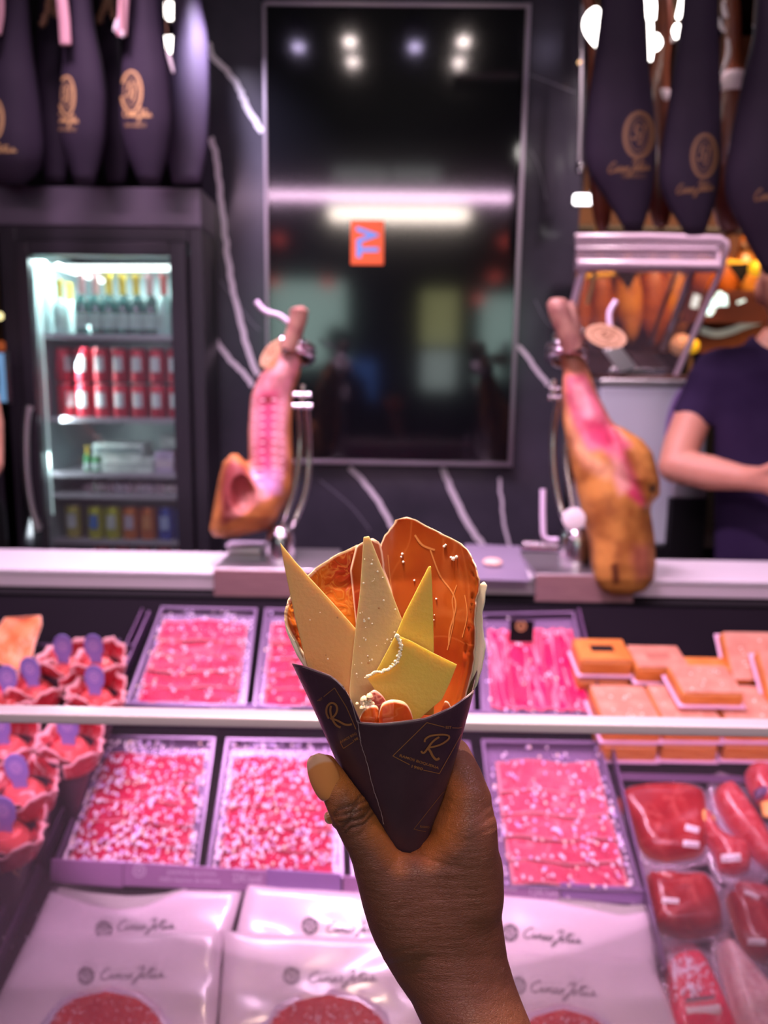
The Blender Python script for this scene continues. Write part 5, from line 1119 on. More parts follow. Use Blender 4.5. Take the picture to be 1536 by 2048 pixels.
for s in (-1, 1): MB().box(ft.x+s*0.11-0.045, ft.x+s*0.11+0.045, ft.y-0.17, ft.y+0.08, 0.0, 0.095).build('shoe', m_black, vd, bevel=0.03, seg=3)
# second vendor, only the forearm edge shows at the left
v2 = thing('person', 'second vendor at the left edge, only a bare forearm and dark clothes showing', 'person', (W(-140, 1000, 2.22).x, 2.22, 0))
D2 = 2.24
body('body', [f_loft([(430, -170, -130, D2, .05), (470, -215, -85, D2, .10), (540, -220, -80, D2, .105), (600, -205, -95, D2, .09), (640, -190, -110, D2, .06)]), f_caps([(-150, 600, D2, 46), (-150, 700, D2, 52)]),
      f_loft([(665, -200, -100, D2, .06), (700, -300, -32, D2, .08), (760, -310, -20, D2, .10), (900, -290, -25, D2, .11), (1060, -290, -20, D2, .11), (1260, -300, -10, D2, .12)]),
      f_caps([(-56, 745, D2, 40), (-32, 845, D2-.02, 35), (-28, 900, D2-.05, 32), (-22, 930, D2-.10, 26), (-60, 990, D2-.2, 22), (-80, 1010, D2-.24, 24)]),
      f_caps([(-265, 745, D2, 40), (-278, 830, D2-.02, 36), (-275, 920, D2-.06, 31), (-225, 985, D2-.18, 23), (-190, 1005, D2-.24, 24)]), f_caps([(-150, 560, D2-.105, 6), (-150, 585, D2-.12, 10)])], 0.012, (-330, 40, 420, 1275, D2-.32, D2+.2), 0.009, m_skin, v2)
body('shirt', [f_caps([(-265, 745, D2, 44), (-274, 815, D2, 41)]), infl(f_loft([(665, -200, -100, D2, .06), (700, -300, -30, D2, .08), (760, -310, -18, D2, .10), (900, -290, -35, D2, .11), (1060, -290, -30, D2, .11), (1260, -300, -20, D2, .12)]), .010), f_caps([(-56, 745, D2, 44), (-52, 815, D2, 41)])], 0.02, (-340, 50, 620, 1275, D2-.3, D2+.2), 0.009, m_shirt, v2,
     post=lambda Fv, X, Y, Z: np.maximum(Fv, -(np.sqrt(((CX+F*X/Y+150)/80)**2+((CY-F*Z/Y-640)/55)**2)-1)*0.05))
body('hair', [f_loft([(420, -170, -130, D2+.01, .05), (440, -205, -95, D2+.015, .09), (480, -222, -78, D2+.02, .112), (530, -222, -78, D2+.035, .108), (570, -212, -88, D2+.06, .07)])], 0.01, (-250, -50, 405, 585, D2-.16, D2+.2), 0.009, bpy.data.materials['dark_hair'], v2, post=lambda Fv, X, Y, Z: np.maximum(Fv, np.minimum((CY-F*Z/Y-485)*Y/F, D2-Y)))
for dx in (-0.032, 0.032): MB().lathe([(0.001, -0.008), (0.012, -0.003), (0.012, 0.003), (0.001, 0.008)], P(-150, 545, D2-.10)+Vector((dx, 0, 0)), 12).build('eye', m_white, v2, True)
MB().tube([P(-168, 606, D2-.095), P(-150, 609, D2-.105), P(-132, 606, D2-.095)], 0.004, 8).build('mouth', bpy.data.materials['lip'], v2, True)
MB().box(v2.location.x-0.19, v2.location.x+0.19, 2.06, 2.34, 0.0, 1.08).build('trousers', m_black, v2, bevel=0.08, seg=4)

# =================================================================== on the slope: little ham cones at the left
m_cpap = M('dark_cone_paper', (0.045, 0.022, 0.035), 0.5)
m_ham2 = ham_mat('cone_ham', (0.34, 0.010, 0.020), (0.46, 0.030, 0.045), (0.66, 0.26, 0.26), (0.74, 0.38, 0.40), scale=30, vscale=30, rough=0.4, sss=0.1, sssr=0.003, vw=0.025)
m_tag = M('violet_tag', (0.20, 0.15, 0.42), 0.4); m_tagp = M('violet_tag_print', (0.42, 0.28, 0.55), 0.4)
cone0 = thing('ham_cone', 'x', 'ham cone', (0, 0, 0))
MB().lathe([(0.004, 0), (0.034, 0.115), (0.033, 0.1155), (0.003, 0.004)], (0, 0, 0), 22).build('paper_cone', m_cpap, cone0, True, local=True)
for k in range(6):
    a0 = k*2*PI/6+0.3; nU, nV = 12, 8; T_ = np.zeros((nV+1, nU+1, 3)); B_ = T_.copy(); col = np.zeros((nV+1, nU+1)); lean = 0.35+0.5*((k*7) % 3)/2; hh = 0.030+0.012*((k*5) % 3)
    for i in range(nV+1):
        for j in range(nU+1):
            v = i/nV; u = (j/nU*2-1); an = a0+u*0.62; r = (0.014+0.022*(k % 2))*(1-v)+v*(0.040+0.010*lean)+0.003*math.sin(u*7+k)*v
            z = 0.095+v*hh*(1.0-0.35*u*u)-0.006*abs(math.sin(u*5+k))*v
            T_[i, j] = (r*math.cos(an), r*math.sin(an), z); B_[i, j] = ((r-0.0022)*math.cos(an), (r-0.0022)*math.sin(an), z)
            col[i, j] = min(1, (1-v)*3.2, (1-abs(u))*5)
    slab('ham_slice', T_, B_, m_ham2, cone0, col, local=True)
T_ = np.zeros((7, 9, 3))
MB().lathe([(0.001, 0.100), (0.020, 0.102), (0.026, 0.112), (0.018, 0.124), (0.001, 0.126)], (0, 0, 0), 14).build('ham_filling', ham_mat('cone_filling', (0.5, 0.03, 0.05), (0.72, 0.12, 0.14), (0.9, 0.55, 0.5), (0.7, 0.1, 0.1), scale=60, vscale=50), cone0, True, local=True)
vs = []; 
for dy in (0, 0.0022):
    for x, z in [(-0.008, 0.10), (0.008, 0.10), (0.009, 0.135), (0.014, 0.145), (0.0145, 0.158), (0.011, 0.168), (0.004, 0.173), (-0.004, 0.173), (-0.011, 0.168), (-0.0145, 0.158), (-0.014, 0.145), (-0.009, 0.135)]: vs.append((x, dy-0.004, z))
n = 12; tg = mk('tag', vs, [tuple(range(n)), tuple(range(n, 2*n))[::-1]]+[(i, i+n, (i+1) % n+n, (i+1) % n) for i in range(n)], m_tag, cone0, local=True)
mb = MB()
for r_ in (0.009, 0.005):
    for i in range(16):
        a_, b_ = 2*PI*i/16, 2*PI*(i+1)/16; q = [(math.cos(w_)*s_*0.8, -0.0045, 0.155+math.sin(w_)*s_) for w_, s_ in ((a_, r_), (b_, r_), (b_, r_-0.002), (a_, r_-0.002))]; mb.add(q, [(0, 1, 2, 3)])
mb.build('tag_emblem', m_tagp, tg, local=True)
cones = [(128, 1330, 0.0, 'back row, left one of the two tall tags'), (215, 1330, 1.1, 'back row, against the tray edge'), (20, 1392, 2.2, 'middle row at the left edge'), (92, 1376, 3.1, 'middle row with orange ham behind it'), (190, 1392, 4.0, 'middle row beside the red tray'),
         (36, 1490, 0.7, 'seen through the glass right below the rail, left'), (138, 1490, 1.9, 'seen through the glass right below the rail, right'), (72, 1575, 2.9, 'lower row with a dark tag, wide ruffled ham'), (14, 1660, 5.2, 'lowest row, with the gold initial on its paper')]
for i, (px, py, rz, lab) in enumerate(cones):
    zc = S(px, py+40, 0).z; base = S(px, py, 0.12 if py < 1450 else 0.126)-Vector((0, 0, 0.112*(1.15 if py < 1450 else 1.2)))
    L = f'ham filled paper cone, {lab}'
    o = copy_tree(cone0, base, None, L, 'ham cones at the left of the case') if i else cone0
    o.location = base; o['label'] = L; o['group'] = 'ham cones at the left of the case'
    o.rotation_euler = (math.radians(8), math.radians((-1)**i*4), 0)
    sc1 = 1.15 if py < 1450 else 1.2; o.scale = (sc1, sc1, sc1)
bpy.context.view_layer.update()
ch_ = [c for c in o.children if c.name.startswith('paper_cone')][0]; mw = ch_.matrix_world.copy()
bcone = BVHTree.FromPolygons([mw @ v.co for v in ch_.data.vertices], [list(p.vertices) for p in ch_.data.polygons])
mb = MB(); ribbon_px(mb, [(8, 1716), (42, 1724), (38, 1756), (4, 1750), (8, 1716)], 2, bcone, 0.0004)
for st in ([(18, 1742), (24, 1726), (34, 1730), (28, 1738), (18, 1738)], [(26, 1738), (30, 1746), (36, 1747)]): ribbon_px(mb, smooth_line(st, 4), 4, bcone, 0.0006)
if mb.v: mk('gold_initial', [ch_.matrix_world.inverted() @ Vector(v) for v in mb.v], mb.f, m_gold, None).parent = ch_
# wire rack that carries the cones
rk = thing('cone_rack', 'violet rack carrying the small ham cones', 'rack', S(-60, 1500, 0.0))
lo = [S(-330, 1262, 0.004), S(276, 1262, 0.004), S(-70, 1990, 0.004), S(-700, 1990, 0.004)]; mb = MB()
for k in range(9):
    y = 1290+k*55; mb.tube([S(-260-k*40, y, 0.03), S(268-k*38, y, 0.03)], 0.003, 6)
o = mb.build('wires', m_casemetal, rk); o['kind'] = 'stuff'
mb = MB()
for f_ in (0.02, 0.5, 0.96): mb.tube([S(-260+f_*520, 1280, 0.03), S(-600+f_*500, 1760, 0.03)], 0.004, 6)
mb.build('frame', m_casemetal, rk, True)
for x, y in ((-200, 1300), (250, 1300), (-120, 1700), (-480, 1700)): MB().tube([S(x, y, 0.0), S(x, y, 0.03)], 0.004, 6).build('leg', m_casemetal, rk)
# orange ham wedge on a low board, back left
t = thing('ham_wedge', 'orange ham wedge standing at the back left of the case', 'ham', S(40, 1330, 0.01))
m_or = ham_mat('orange_ham', (0.80, 0.20, 0.07), (0.85, 0.30, 0.12), (0.9, 0.5, 0.3), (0.92, 0.5, 0.38), scale=25, vscale=20, vw=0.03)
dd = (S(40, 1330, 0.03)-CAM).dot(fwd)
px_sheet('wedge_meat', [(12, 1232), (82, 1231), (84, 1250), (70, 1290), (60, 1335), (30, 1340), (-20, 1320), (-15, 1270)], lambda x, y: dd-0.0006*(y-1280)+0.004*math.sin(x*.1)*math.sin(y*.08), 0.035, m_or, t, rimpx=6)
# ---- cheese blocks, vacuum packed, in stacks of two
m_ctop = M('pink_lit_cheese', (0.50, 0.20, 0.13), 0.45, col2=(0.58, 0.27, 0.18), scale=30, bump=0.5, bscale=60, coat=0.1)
m_cor = M('orange_rind', (0.55, 0.17, 0.03), 0.4, col2=(0.66, 0.24, 0.05), scale=20, stretch=(1, 1, 6), coat=0.3)
m_cband = M('clear_seam', (0.75, 0.50, 0.68), 0.25)
def cheese(px, py, wd, ln, hh, h0, lab, rz=0.0, window=False, mt=None, tilt=0):
    c = S(px, py, h0+hh) if not tilt else S(px, py, h0+hh)
    t = thing('cheese_block', lab, 'cheese', c-SN*hh, 'packed cheese blocks in the case'); t.rotation_euler = (SA-tilt, 0, rz)
    b = 0.006
    MB().box(-wd/2, wd/2, -ln/2, ln/2, 0.0005, hh-0.002).build('cheese_body', m_cor, t, bevel=b, local=True)
    MB().box(-wd/2+0.002, wd/2-0.002, -ln/2+0.002, ln/2-0.002, hh-0.0015, hh+0.0015).build('top_face', mt or m_ctop, t, bevel=0.002, local=True)
    MB().box(-wd/2-0.004, wd/2+0.004, -ln/2-0.004, ln/2+0.004, 0.0, 0.004).build('seam_flange', m_cband, t, bevel=0.001, local=True)
    if window: MB().box(-wd*0.22, wd*0.22, -ln*0.12, ln*0.16, hh+0.0016, hh+0.0022).build('label_patch', m_black if window == 1 else M('rust_patch', (0.4, 0.15, 0.1), 0.4), t, bevel=0.001, local=True)
    if mt is None and not window:
        mb = MB()
        for _ in range(16):
            u, v, r = random.uniform(-.4, .4)*wd, random.uniform(-.4, .4)*ln, random.uniform(.001, .0025); mb.lathe([(r, 0), (r*.7, r*.5), (r*.1, r*.7)], (u, v, hh+0.0016), 7)
        o = mb.build('film_glints', m_bead3, t, True, local=True); o['kind'] = 'stuff'  # beads added as glints on the cheese wrap
    return t
def stack(px, py, dz, *a, **k):
    t = cheese(px, py, *a, **k); t.rotation_euler.x = TC; t.location = t.location-Vector((0, -math.sin(TC), math.cos(TC)))*dz; return t
TC = math.radians(12)
for (px, nm) in ((1252, 'beside the streaked ham'), (1370, 'second stack of the row'), (1492, 'third stack'), (1612, 'at the right edge')):
    stack(px, 1414, 0.047, 0.100, 0.115, 0.036, 0.034, f'lower orange cheese block of the front row, {nm}')
    stack(px, 1414, 0.0, 0.104, 0.115, 0.042, 0.030, f'upper pink-lit cheese block of the front row, {nm}')
stack(1206, 1304, 0.046, 0.102, 0.08, 0.036, 0.034, 'lower orange block of the back row, under the black windowed one')
stack(1206, 1304, 0.0, 0.102, 0.08, 0.036, 0.034, 'back row cheese block with a black window, beside the streaked ham', window=1, mt=m_cor)
stack(1318, 1318, 0.046, 0.102, 0.08, 0.036, 0.034, 'lower orange block of the back row, under the rust windowed one')
stack(1318, 1318, 0.0, 0.102, 0.08, 0.036, 0.034, 'back row cheese block with a rust coloured patch', window=2)
stack(1424, 1334, 0.0, 0.100, 0.05, 0.036, 0.034, 'reddish orange slab of the back row', mt=m_cor)
stack(1412, 1362, 0.0, 0.110, 0.09, 0.030, 0.075, 'pink-lit cheese block bridging the two rows')
t = stack(1508, 1300, 0.0, 0.11, 0.10, 0.03, 0.060, 'large pale cheese slab leaning up at the back right'); t.rotation_euler.x = math.radians(50)
t = stack(1580, 1345, 0.0, 0.10, 0.11, 0.03, 0.070, 'second leaning cheese slab at the right edge'); t.rotation_euler.x = math.radians(46)
tb_ = thing('cheese_riser', 'dark riser shelf under the cheese blocks', 'riser', S(1400, 1540, 0.0))
MB().hexa([S(1228, 1545, 0.0)-SN*0.002, S(1800, 1560, 0)-SN*0.002, S(1800, 1572, 0)-SN*0.002, S(1236, 1560, 0)-SN*0.002], [S(1228, 1545, 0.012), S(1800, 1560, .012), S(1800, 1572, .012), S(1236, 1560, .012)]).build('riser_lip', m_casemetal, tb_)
# ---- vacuum packs lower right
m_pack_r = ham_mat('packed_ham', (0.24, 0.006, 0.010), (0.32, 0.016, 0.016), (0.50, 0.10, 0.08), (0.42, 0.08, 0.05), scale=20, vscale=14, rough=0.25, vw=0.02)
m_saus = ham_mat('packed_sausage', (0.34, 0.012, 0.022), (0.42, 0.04, 0.045), (0.6, 0.2, 0.2), (0.5, 0.08, 0.11), scale=60, vscale=50, rough=0.25, vw=0.05)
m_bloom = ham_mat('white_bloomed_sausage', (0.55, 0.25, 0.28), (0.70, 0.42, 0.44), (0.8, 0.6, 0.6), (0.78, 0.52, 0.56), scale=40, vscale=60, rough=0.5, vw=0.06)
m_amb = M('amber_jelly', (0.75, 0.40, 0.10), 0.3, sss=0.2)
def vac(lab, poly, T, mat, film=None, tags=(), h0=0.002, extra=(), cat='pack', edge=26, noise=0.002, cord=None):
    cx_, cy_ = np.mean([p[0] for p in poly]), np.mean([p[1] for p in poly]); t = thing('vacuum_pack', lab, cat, S(cx_, cy_, h0), 'vacuum packs at the right of the case')
    sp = smooth_poly(poly, 3); o = pad('meat', sp, T, mat, t, h0=h0, nr=18, nc=16, edge=edge, noise=noise)
    if film: pad('film_sleeve', smooth_poly(film, 3), 0.003, m_film_pack, t, h0=h0-0.001, nr=16, nc=14, edge=10, noise=0.002, nfreq=0.12)
    bv = bvh_of(o)
    for (x, y, w1, h1, rot) in tags:
        mb = MB(); c, s_ = math.cos(rot), math.sin(rot); nn = 5
        g = [[onto(bv, x+(i/nn-.5)*w1*c-(j/2-.5)*h1*s_, y+(i/nn-.5)*w1*s_+(j/2-.5)*h1*c, 0.0012) for i in range(nn+1)] for j in range(3)]
        if any(q is None for r in g for q in r): continue
        lb = slab('paper_label', np.array(g), np.array(g)-np.array(SN)*0.0006, m_white, t)
        m2 = MB(); text_px(m2, 'JAMON', (x-w1*.38*c-h1*.25*-s_*-1, y+h1*.28-w1*.38*s_), (w1*.76*c, w1*.76*s_), (h1*.5*s_, -h1*.5*c), bvh_of(lb), 0.0004)
        if m2.v: 
            o2 = mk('label_print', np.array(m2.v)-np.array(wloc(t)), m2.f, m_ink, None); o2.parent = lb; 
    for kind, pl, mt, th_ in extra: pad(kind, pl, th_, mt, t, h0=h0+T*0.55, nr=6, nc=8, edge=8)
    return t
vac('big red ham pack with folds, topmost at the case divider', [(1235, 1592), (1330, 1572), (1405, 1590), (1412, 1650), (1400, 1715), (1300, 1722), (1262, 1660)], 0.03, m_pack_r, film=[(1240, 1582), (1340, 1562), (1412, 1582), (1432, 1720), (1300, 1738), (1255, 1670)], tags=[(1382, 1688, 32, 12, 0.1), (1384, 1658, 28, 12, 0.25)])
vac('dark red ham pack with rounded corners below the folded one', [(1292, 1752), (1330, 1762), (1400, 1752), (1432, 1790), (1445, 1850), (1420, 1876), (1340, 1876), (1305, 1850)], 0.03, m_pack_r, film=[(1272, 1730), (1345, 1738), (1400, 1740), (1445, 1775), (1462, 1860), (1430, 1885), (1330, 1885), (1296, 1850)], tags=[(1341, 1802, 34, 11, 0.1)])
vac('salami pack with an amber piece and a cut end, beside the ham packs', [(1392, 1630), (1420, 1632), (1442, 1672), (1490, 1690), (1500, 1735), (1482, 1752), (1440, 1748), (1425, 1710), (1395, 1668)], 0.03, m_saus, film=[(1382, 1615), (1425, 1600), (1462, 1660), (1515, 1690), (1530, 1770), (1450, 1772), (1415, 1730)], tags=[(1462, 1716, 38, 15, -0.08)], extra=[('amber_piece', [(1388, 1625), (1410, 1620), (1432, 1640), (1430, 1650), (1400, 1652), (1388, 1640)], m_amb, 0.01)])
vac('long red sausage pack reaching to the right edge', [(1425, 1592), (1450, 1570), (1475, 1582), (1530, 1662), (1560, 1740), (1540, 1750), (1500, 1712), (1450, 1650)], 0.03, m_saus, film=[(1412, 1560), (1455, 1545), (1500, 1575), (1570, 1680), (1580, 1770), (1500, 1740), (1440, 1660)])
vac('sausage with a dark violet tie at the right edge', [(1490, 1545), (1520, 1532), (1580, 1560), (1600, 1650), (1545, 1640), (1500, 1590)], 0.03, m_saus, h0=0.02, extra=[('tie', [(1505, 1582), (1545, 1568), (1548, 1590), (1510, 1602)], M('violet_tie', (0.10, 0.05, 0.12), 0.5), 0.012), ('amber_piece', [(1520, 1605), (1550, 1600), (1552, 1640), (1525, 1635)], m_amb, 0.008)])
vac('orange and red ham pack cut by the right edge, below the salami', [(1452, 1790), (1490, 1800), (1540, 1830), (1560, 1900), (1530, 1930), (1488, 1905), (1465, 1850)], 0.03, m_pack_r, film=[(1445, 1775), (1500, 1780), (1560, 1820), (1580, 1950), (1510, 1930), (1470, 1880)], tags=[(1514, 1884, 36, 13, 0.05)])
vac('small pack with a white label above the orange ham pack', [(1470, 1768), (1530, 1775), (1560, 1800), (1540, 1822), (1490, 1800)], 0.02, m_saus, h0=0.014, tags=[(1502, 1792, 32, 14, 0.4)])
vac('white bloomed sausage pack at the lower right corner', [(1432, 1900), (1458, 1890), (1480, 1912), (1560, 2010), (1620, 2100), (1500, 2110), (1460, 2020)], 0.035, m_bloom, film=[(1420, 1890), (1460, 1875), (1500, 1905), (1640, 2100), (1480, 2110), (1440, 2020)])
t = vac('sealed tray of bright red sliced sausage with a white paper band', [(1330, 1945), (1345, 1918), (1378, 1906), (1402, 1915), (1422, 1950), (1450, 2010), (1470, 2080), (1360, 2090), (1340, 2000)], 0.022, ham_mat('bright_slices', (0.72, 0.01, 0.05), (0.78, 0.04, 0.10), (0.9, 0.4, 0.45), (0.8, 0.1, 0.15), scale=30, vscale=35, vw=0.02), film=[(1318, 1940), (1335, 1900), (1380, 1890), (1418, 1905), (1450, 1960), (1490, 2090), (1350, 2110), (1325, 2000)], edge=14,
        extra=[('paper_band', [(1358, 2018), (1440, 2010), (1450, 2026), (1446, 2040), (1362, 2044)], m_white, 0.012), ('dark_print', [(1362, 2000), (1430, 1992), (1436, 2008), (1364, 2014)], M('grey_print', (0.12, 0.09, 0.12), 0.4), 0.012)])
glint_beads('film_glints', [(1345, 1920), (1405, 1915), (1430, 1985), (1352, 1995)], 90, 0.024, t, m_bead)
vac('crumpled clear pack end between the white bags and the red slices', [(1300, 1880), (1345, 1878), (1370, 1898), (1330, 1905), (1322, 1935), (1296, 1915)], 0.012, m_film_pack, noise=0.004)
# ---- white printed bags at the bottom
m_wbag = M('white_plastic_bag', (0.70, 0.58, 0.66), 0.28, col2=(0.74, 0.62, 0.70), scale=4, bump=0.6, bscale=14, coat=0.6)
m_wback = M('grey_green_lining', (0.40, 0.38, 0.36), 0.4)
m_win = ham_mat('window_ham', (0.42, 0.003, 0.008), (0.52, 0.02, 0.012), (0.70, 0.18, 0.14), (0.5, 0.01, 0.02), scale=30, vscale=25, vw=0.02, sss=0, rough=0.5, coat=0)
def wbag(lab, poly, h0, T, logo, script, win=None, nb=40, lining=None):
    cx_, cy_ = np.mean([p[0] for p in poly]), np.mean([p[1] for p in poly]); t = thing('printed_bag', lab, 'bag', S(cx_, cy_, h0), 'white printed plastic bags')
    if lining: pad('lining', lining, T*0.4, m_wback, t, h0=h0-0.001, edge=6, vert=True)
    o = pad('plastic', poly, T, m_wbag, t, h0=h0, nr=44, nc=30, edge=24, noise=0.0018, nfreq=0.035, vert=True); bv = bvh_of(o)
    mb = MB(); emblem_px(mb, logo, 15, 16, 4, bv, 0.0008, -0.1)
    for a_ in (0.3, 1.2, 2.2, 3.4, 4.5, 5.6): ribbon_px(mb, [(logo[0]+7*math.cos(a_), logo[1]+8*math.sin(a_)), (logo[0]+13*math.cos(a_+.3), logo[1]+14*math.sin(a_+.3))], 3, bv, 0.0008)
    if mb.v: mb.build('emblem', m_ink, t)
    mb = MB(); cinco_px(mb, *script, 3.0, bv, 0.0008)
    if mb.v: mb.build('script_lettering', m_ink, t)
    if win:
        cx2, cy2, rx, ry = win; pl = [(cx2+rx*math.cos(2*PI*i/40), cy2+ry*math.sin(2*PI*i/40)) for i in range(40)]
        pl2 = [(cx2+(rx+14)*math.cos(2*PI*i/40), cy2+(ry+12)*math.sin(2*PI*i/40)) for i in range(40)]
        pad('window_rim', pl2, 0.002, M('clear_rim', (0.62, 0.52, 0.70), 0.2, coat=1), t, h0=h0+T-0.0005, edge=8)
        pad('window_ham', pl, 0.004, m_win, t, h0=h0+T, edge=10, noise=0.001, nfreq=0.08)
        glint_beads('film_glints', [(cx2-rx*.75, cy2-ry*.85), (cx2+rx*.75, cy2-ry*.85), (cx2+rx*.95, cy2-ry*.1), (cx2-rx*.95, cy2-ry*.1)], 160, h0+T+0.0045, t, m_bead, 0.0006, 0.0014)
    xs = [p[0] for p in poly]; ys = [p[1] for p in poly]
    q = [(min(xs)+40, min(ys)+14), (max(xs)-30, min(ys)+14), (max(xs)-30, min(ys)+130), (min(xs)+50, min(ys)+130)]
    glint_beads('film_glints', q, nb, h0+T+0.0003, t, m_bead, 0.0007, 0.0016, 0.8)
    return t
wbag('white printed bag, back row at the left, wavy grey lined opening', [(100, 1782), (140, 1796), (180, 1810), (240, 1820), (290, 1814), (330, 1796), (370, 1780), (485, 1784), (470, 1840), (440, 1940), (30, 1940), (70, 1850)], 0.0, 0.012, (208, 1860), ((234, 1862), (11.2, -0.4), (3, -11)), lining=[(104, 1772), (180, 1786), (262, 1793), (330, 1788), (372, 1776), (372, 1800), (300, 1830), (100, 1810)])
wbag('white printed bag, back row middle, partly behind the wrist', [(494, 1768), (560, 1776), (640, 1780), (770, 1790), (800, 1920), (460, 1940), (476, 1850)], 0.001, 0.012, (620, 1852), ((652, 1866), (11.2, 0), (3, -11)), nb=60)
wbag('white printed bag, back row right of the wrist, grey lined opening', [(860, 1780), (1000, 1790), (1100, 1800), (1180, 1818), (1240, 1832), (1300, 1822), (1318, 1960), (860, 1940)], 0.0, 0.012, (1020, 1866), ((1046, 1876), (11.4, 1.2), (3, -11)), lining=[(1080, 1790), (1180, 1802), (1250, 1812), (1298, 1808), (1300, 1832), (1230, 1844), (1120, 1820)])
wbag('white printed bag with round ham window, front row at the left', [(56, 1872), (150, 1872), (300, 1870), (447, 1860), (436, 2000), (430, 2130), (-70, 2130), (0, 1990)], 0.0125, 0.012, (172, 1952), ((200, 1960), (12.6, -0.4), (3, -12)), win=(212, 2100, 130, 118), nb=60)
wbag('white printed bag with round ham window, front row middle', [(452, 1862), (560, 1868), (640, 1872), (860, 1880), (860, 2130), (432, 2130), (440, 2000)], 0.013, 0.012, (583, 1952), ((616, 1966), (13.4, -0.3), (3, -12)), win=(655, 2108, 138, 120), nb=90)
wbag('white printed bag with round ham window, front row right of the wrist', [(862, 1890), (1010, 1900), (1180, 1912), (1298, 1916), (1340, 2010), (1380, 2130), (862, 2130)], 0.0125, 0.012, (1036, 1972), ((1060, 1984), (13.0, 1.0), (3, -12)), win=(1125, 2140, 120, 122), nb=50)

# =================================================================== the held cone of ham and cheese
CA = P(818, 1830, .412); CM = P(780, 1352, .410); ca = CM-CA; CR = 0.0466
e1 = (RT-ca*(RT.dot(ca)/ca.dot(ca))).normalized(); e2 = ca.cross(e1).normalized()
if e2.dot(fwd) > 0: e2 = -e2                                       # towards the viewer
def csurf(th_, t, off=0.0): return CA+ca*t+(e1*math.cos(th_)+e2*math.sin(th_))*(t*CR+off)
RIM = [(560, 1322), (605, 1331), (640, 1343), (665, 1353), (690, 1377), (704, 1405), (712, 1432), (719, 1443), (760, 1446), (800, 1442), (850, 1435), (900, 1414), (935, 1390), (955, 1372), (1000, 1350)]
rx_, ry_ = [p[0] for p in RIM], [p[1] for p in RIM]
SEAM = [(716, 1440), (720, 1470), (724, 1492), (733, 1520), (746, 1572), (752, 1592), (760, 1615), (768, 1648), (776, 1720), (790, 1830)]
def rim_t(th_):
    if math.sin(th_) < -0.02: return 1.0
    lo, hi = 0.4, 1.25
    for _ in range(40):
        m = (lo+hi)/2; x, y, D = proj(csurf(th_, m)); 
        if y > np.interp(x, rx_, ry_): lo = m
        else: hi = m
    return lo
pc_ = thing('paper_cone', 'dark brown paper cone with gold printed initials, held upright in the hand', 'paper cone', CA)
NT, NL = 120, 46; T_ = np.zeros((NL+1, NT+1, 3)); B_ = T_.copy()
sy, sx = [p[1] for p in SEAM], [p[0] for p in SEAM]
for j in range(NT+1):
    th_ = -PI/2+2*PI*j/NT; tr = rim_t(th_)
    if math.sin(th_) < 0.25: tr = tr if math.sin(th_) > -0.02 else 1.0
    for i in range(NL+1):
        t_ = tr*(1-i/NL)+0.03*(i/NL); p = csurf(th_, t_)
        x, y, D = proj(p); off = 0.0
        if math.sin(th_) > -0.1:
            off = 0.0009*min(max((x-np.interp(y, sy, sx))/3.0, 0), 1)
            off += 0.0006*math.sin(th_*5+t_*9)*math.sin(PI*i/NL)
        p = csurf(th_, t_, off); T_[i, j] = p; B_[i, j] = csurf(th_, t_, off-0.0005)
m_paper = M('cone_paper', (0.056, 0.024, 0.042), 0.42, col2=(0.072, 0.032, 0.052), scale=40, bump=0.25, bscale=90, coat=0.15)
cpaper = slab('paper', T_, B_, m_paper, pc_)
bc = bvh_of(cpaper)
m_copper = M('copper_print', (0.50, 0.22, 0.075), 0.4, 0.2); m_copperd = M('copper_print_faint', (0.28, 0.12, 0.05), 0.5, 0.1); m_tear = M('torn_paper_edge', (0.55, 0.42, 0.45), 0.7)
mb = MB(); q = [(x+random.uniform(-.8, .8), y) for x, y in smooth_line(SEAM[:8], 8)]; ribbon_px(mb, q, 1.3, bc, 0.0002); mb.build('torn_edge', m_tear, pc_)
mb = MB()
for k in range(1, len(RIM)-2):
    pass
q = [(x, y+2.2) for x, y in smooth_line(RIM[1:-1], 8)]; ribbon_px(mb, q, 1.6, bc, 0.0002); mb.build('rim_edge', m_tear, pc_)
def stroke_set(name, strokes, mat, sm=True):
    mb = MB()
    for pts, wd in strokes: ribbon_px(mb, smooth_line(pts, 6) if sm else [tuple(np.array(a)*(1-k/8)+np.array(b)*(k/8)) for a, b in zip(pts[:-1], pts[1:]) for k in range(9)], wd, bc, 0.0003)
    return mb.build(name, mat, pc_) if mb.v else None
def zp(l): return [(600+x/4.267, 1330+y/4.267) for x, y in l]
stroke_set('initial', [(zp([(1062, 655), (1068, 630), (1110, 603), (1180, 593), (1240, 594), (1268, 606), (1262, 632), (1210, 670), (1150, 692), (1088, 702)]), 3.6), (zp([(1185, 612), (1150, 634), (1118, 665), (1085, 712), (1058, 745), (1040, 744), (1033, 730)]), 3.8), (zp([(1085, 700), (1110, 735), (1130, 775), (1155, 802), (1170, 803), (1186, 792)]), 4.6)], m_copper)
stroke_set('frame', [(zp([(1230, 528), (1080, 489), (792, 773), (935, 848)]), 1.3), (zp([(1050, 893), (1186, 924), (1290, 740), (1372, 590)]), 1.3), (zp([(1296, 534), (1350, 536), (1380, 530)]), 1.3)], m_copper, sm=False)
def ctext(tx, a, b, hgt, mat, bold=0.02):
    a = np.array(zp([a])[0]); b = np.array(zp([b])[0]); d = b-a; L_ = np.linalg.norm(d); n = np.array([d[1], -d[0]])/L_*hgt/4.267
    mb = MB(); text_px(mb, tx, a, d, n, bc, 0.0003, bold=bold)
    if mb.v: mb.build('lettering', mat, pc_)
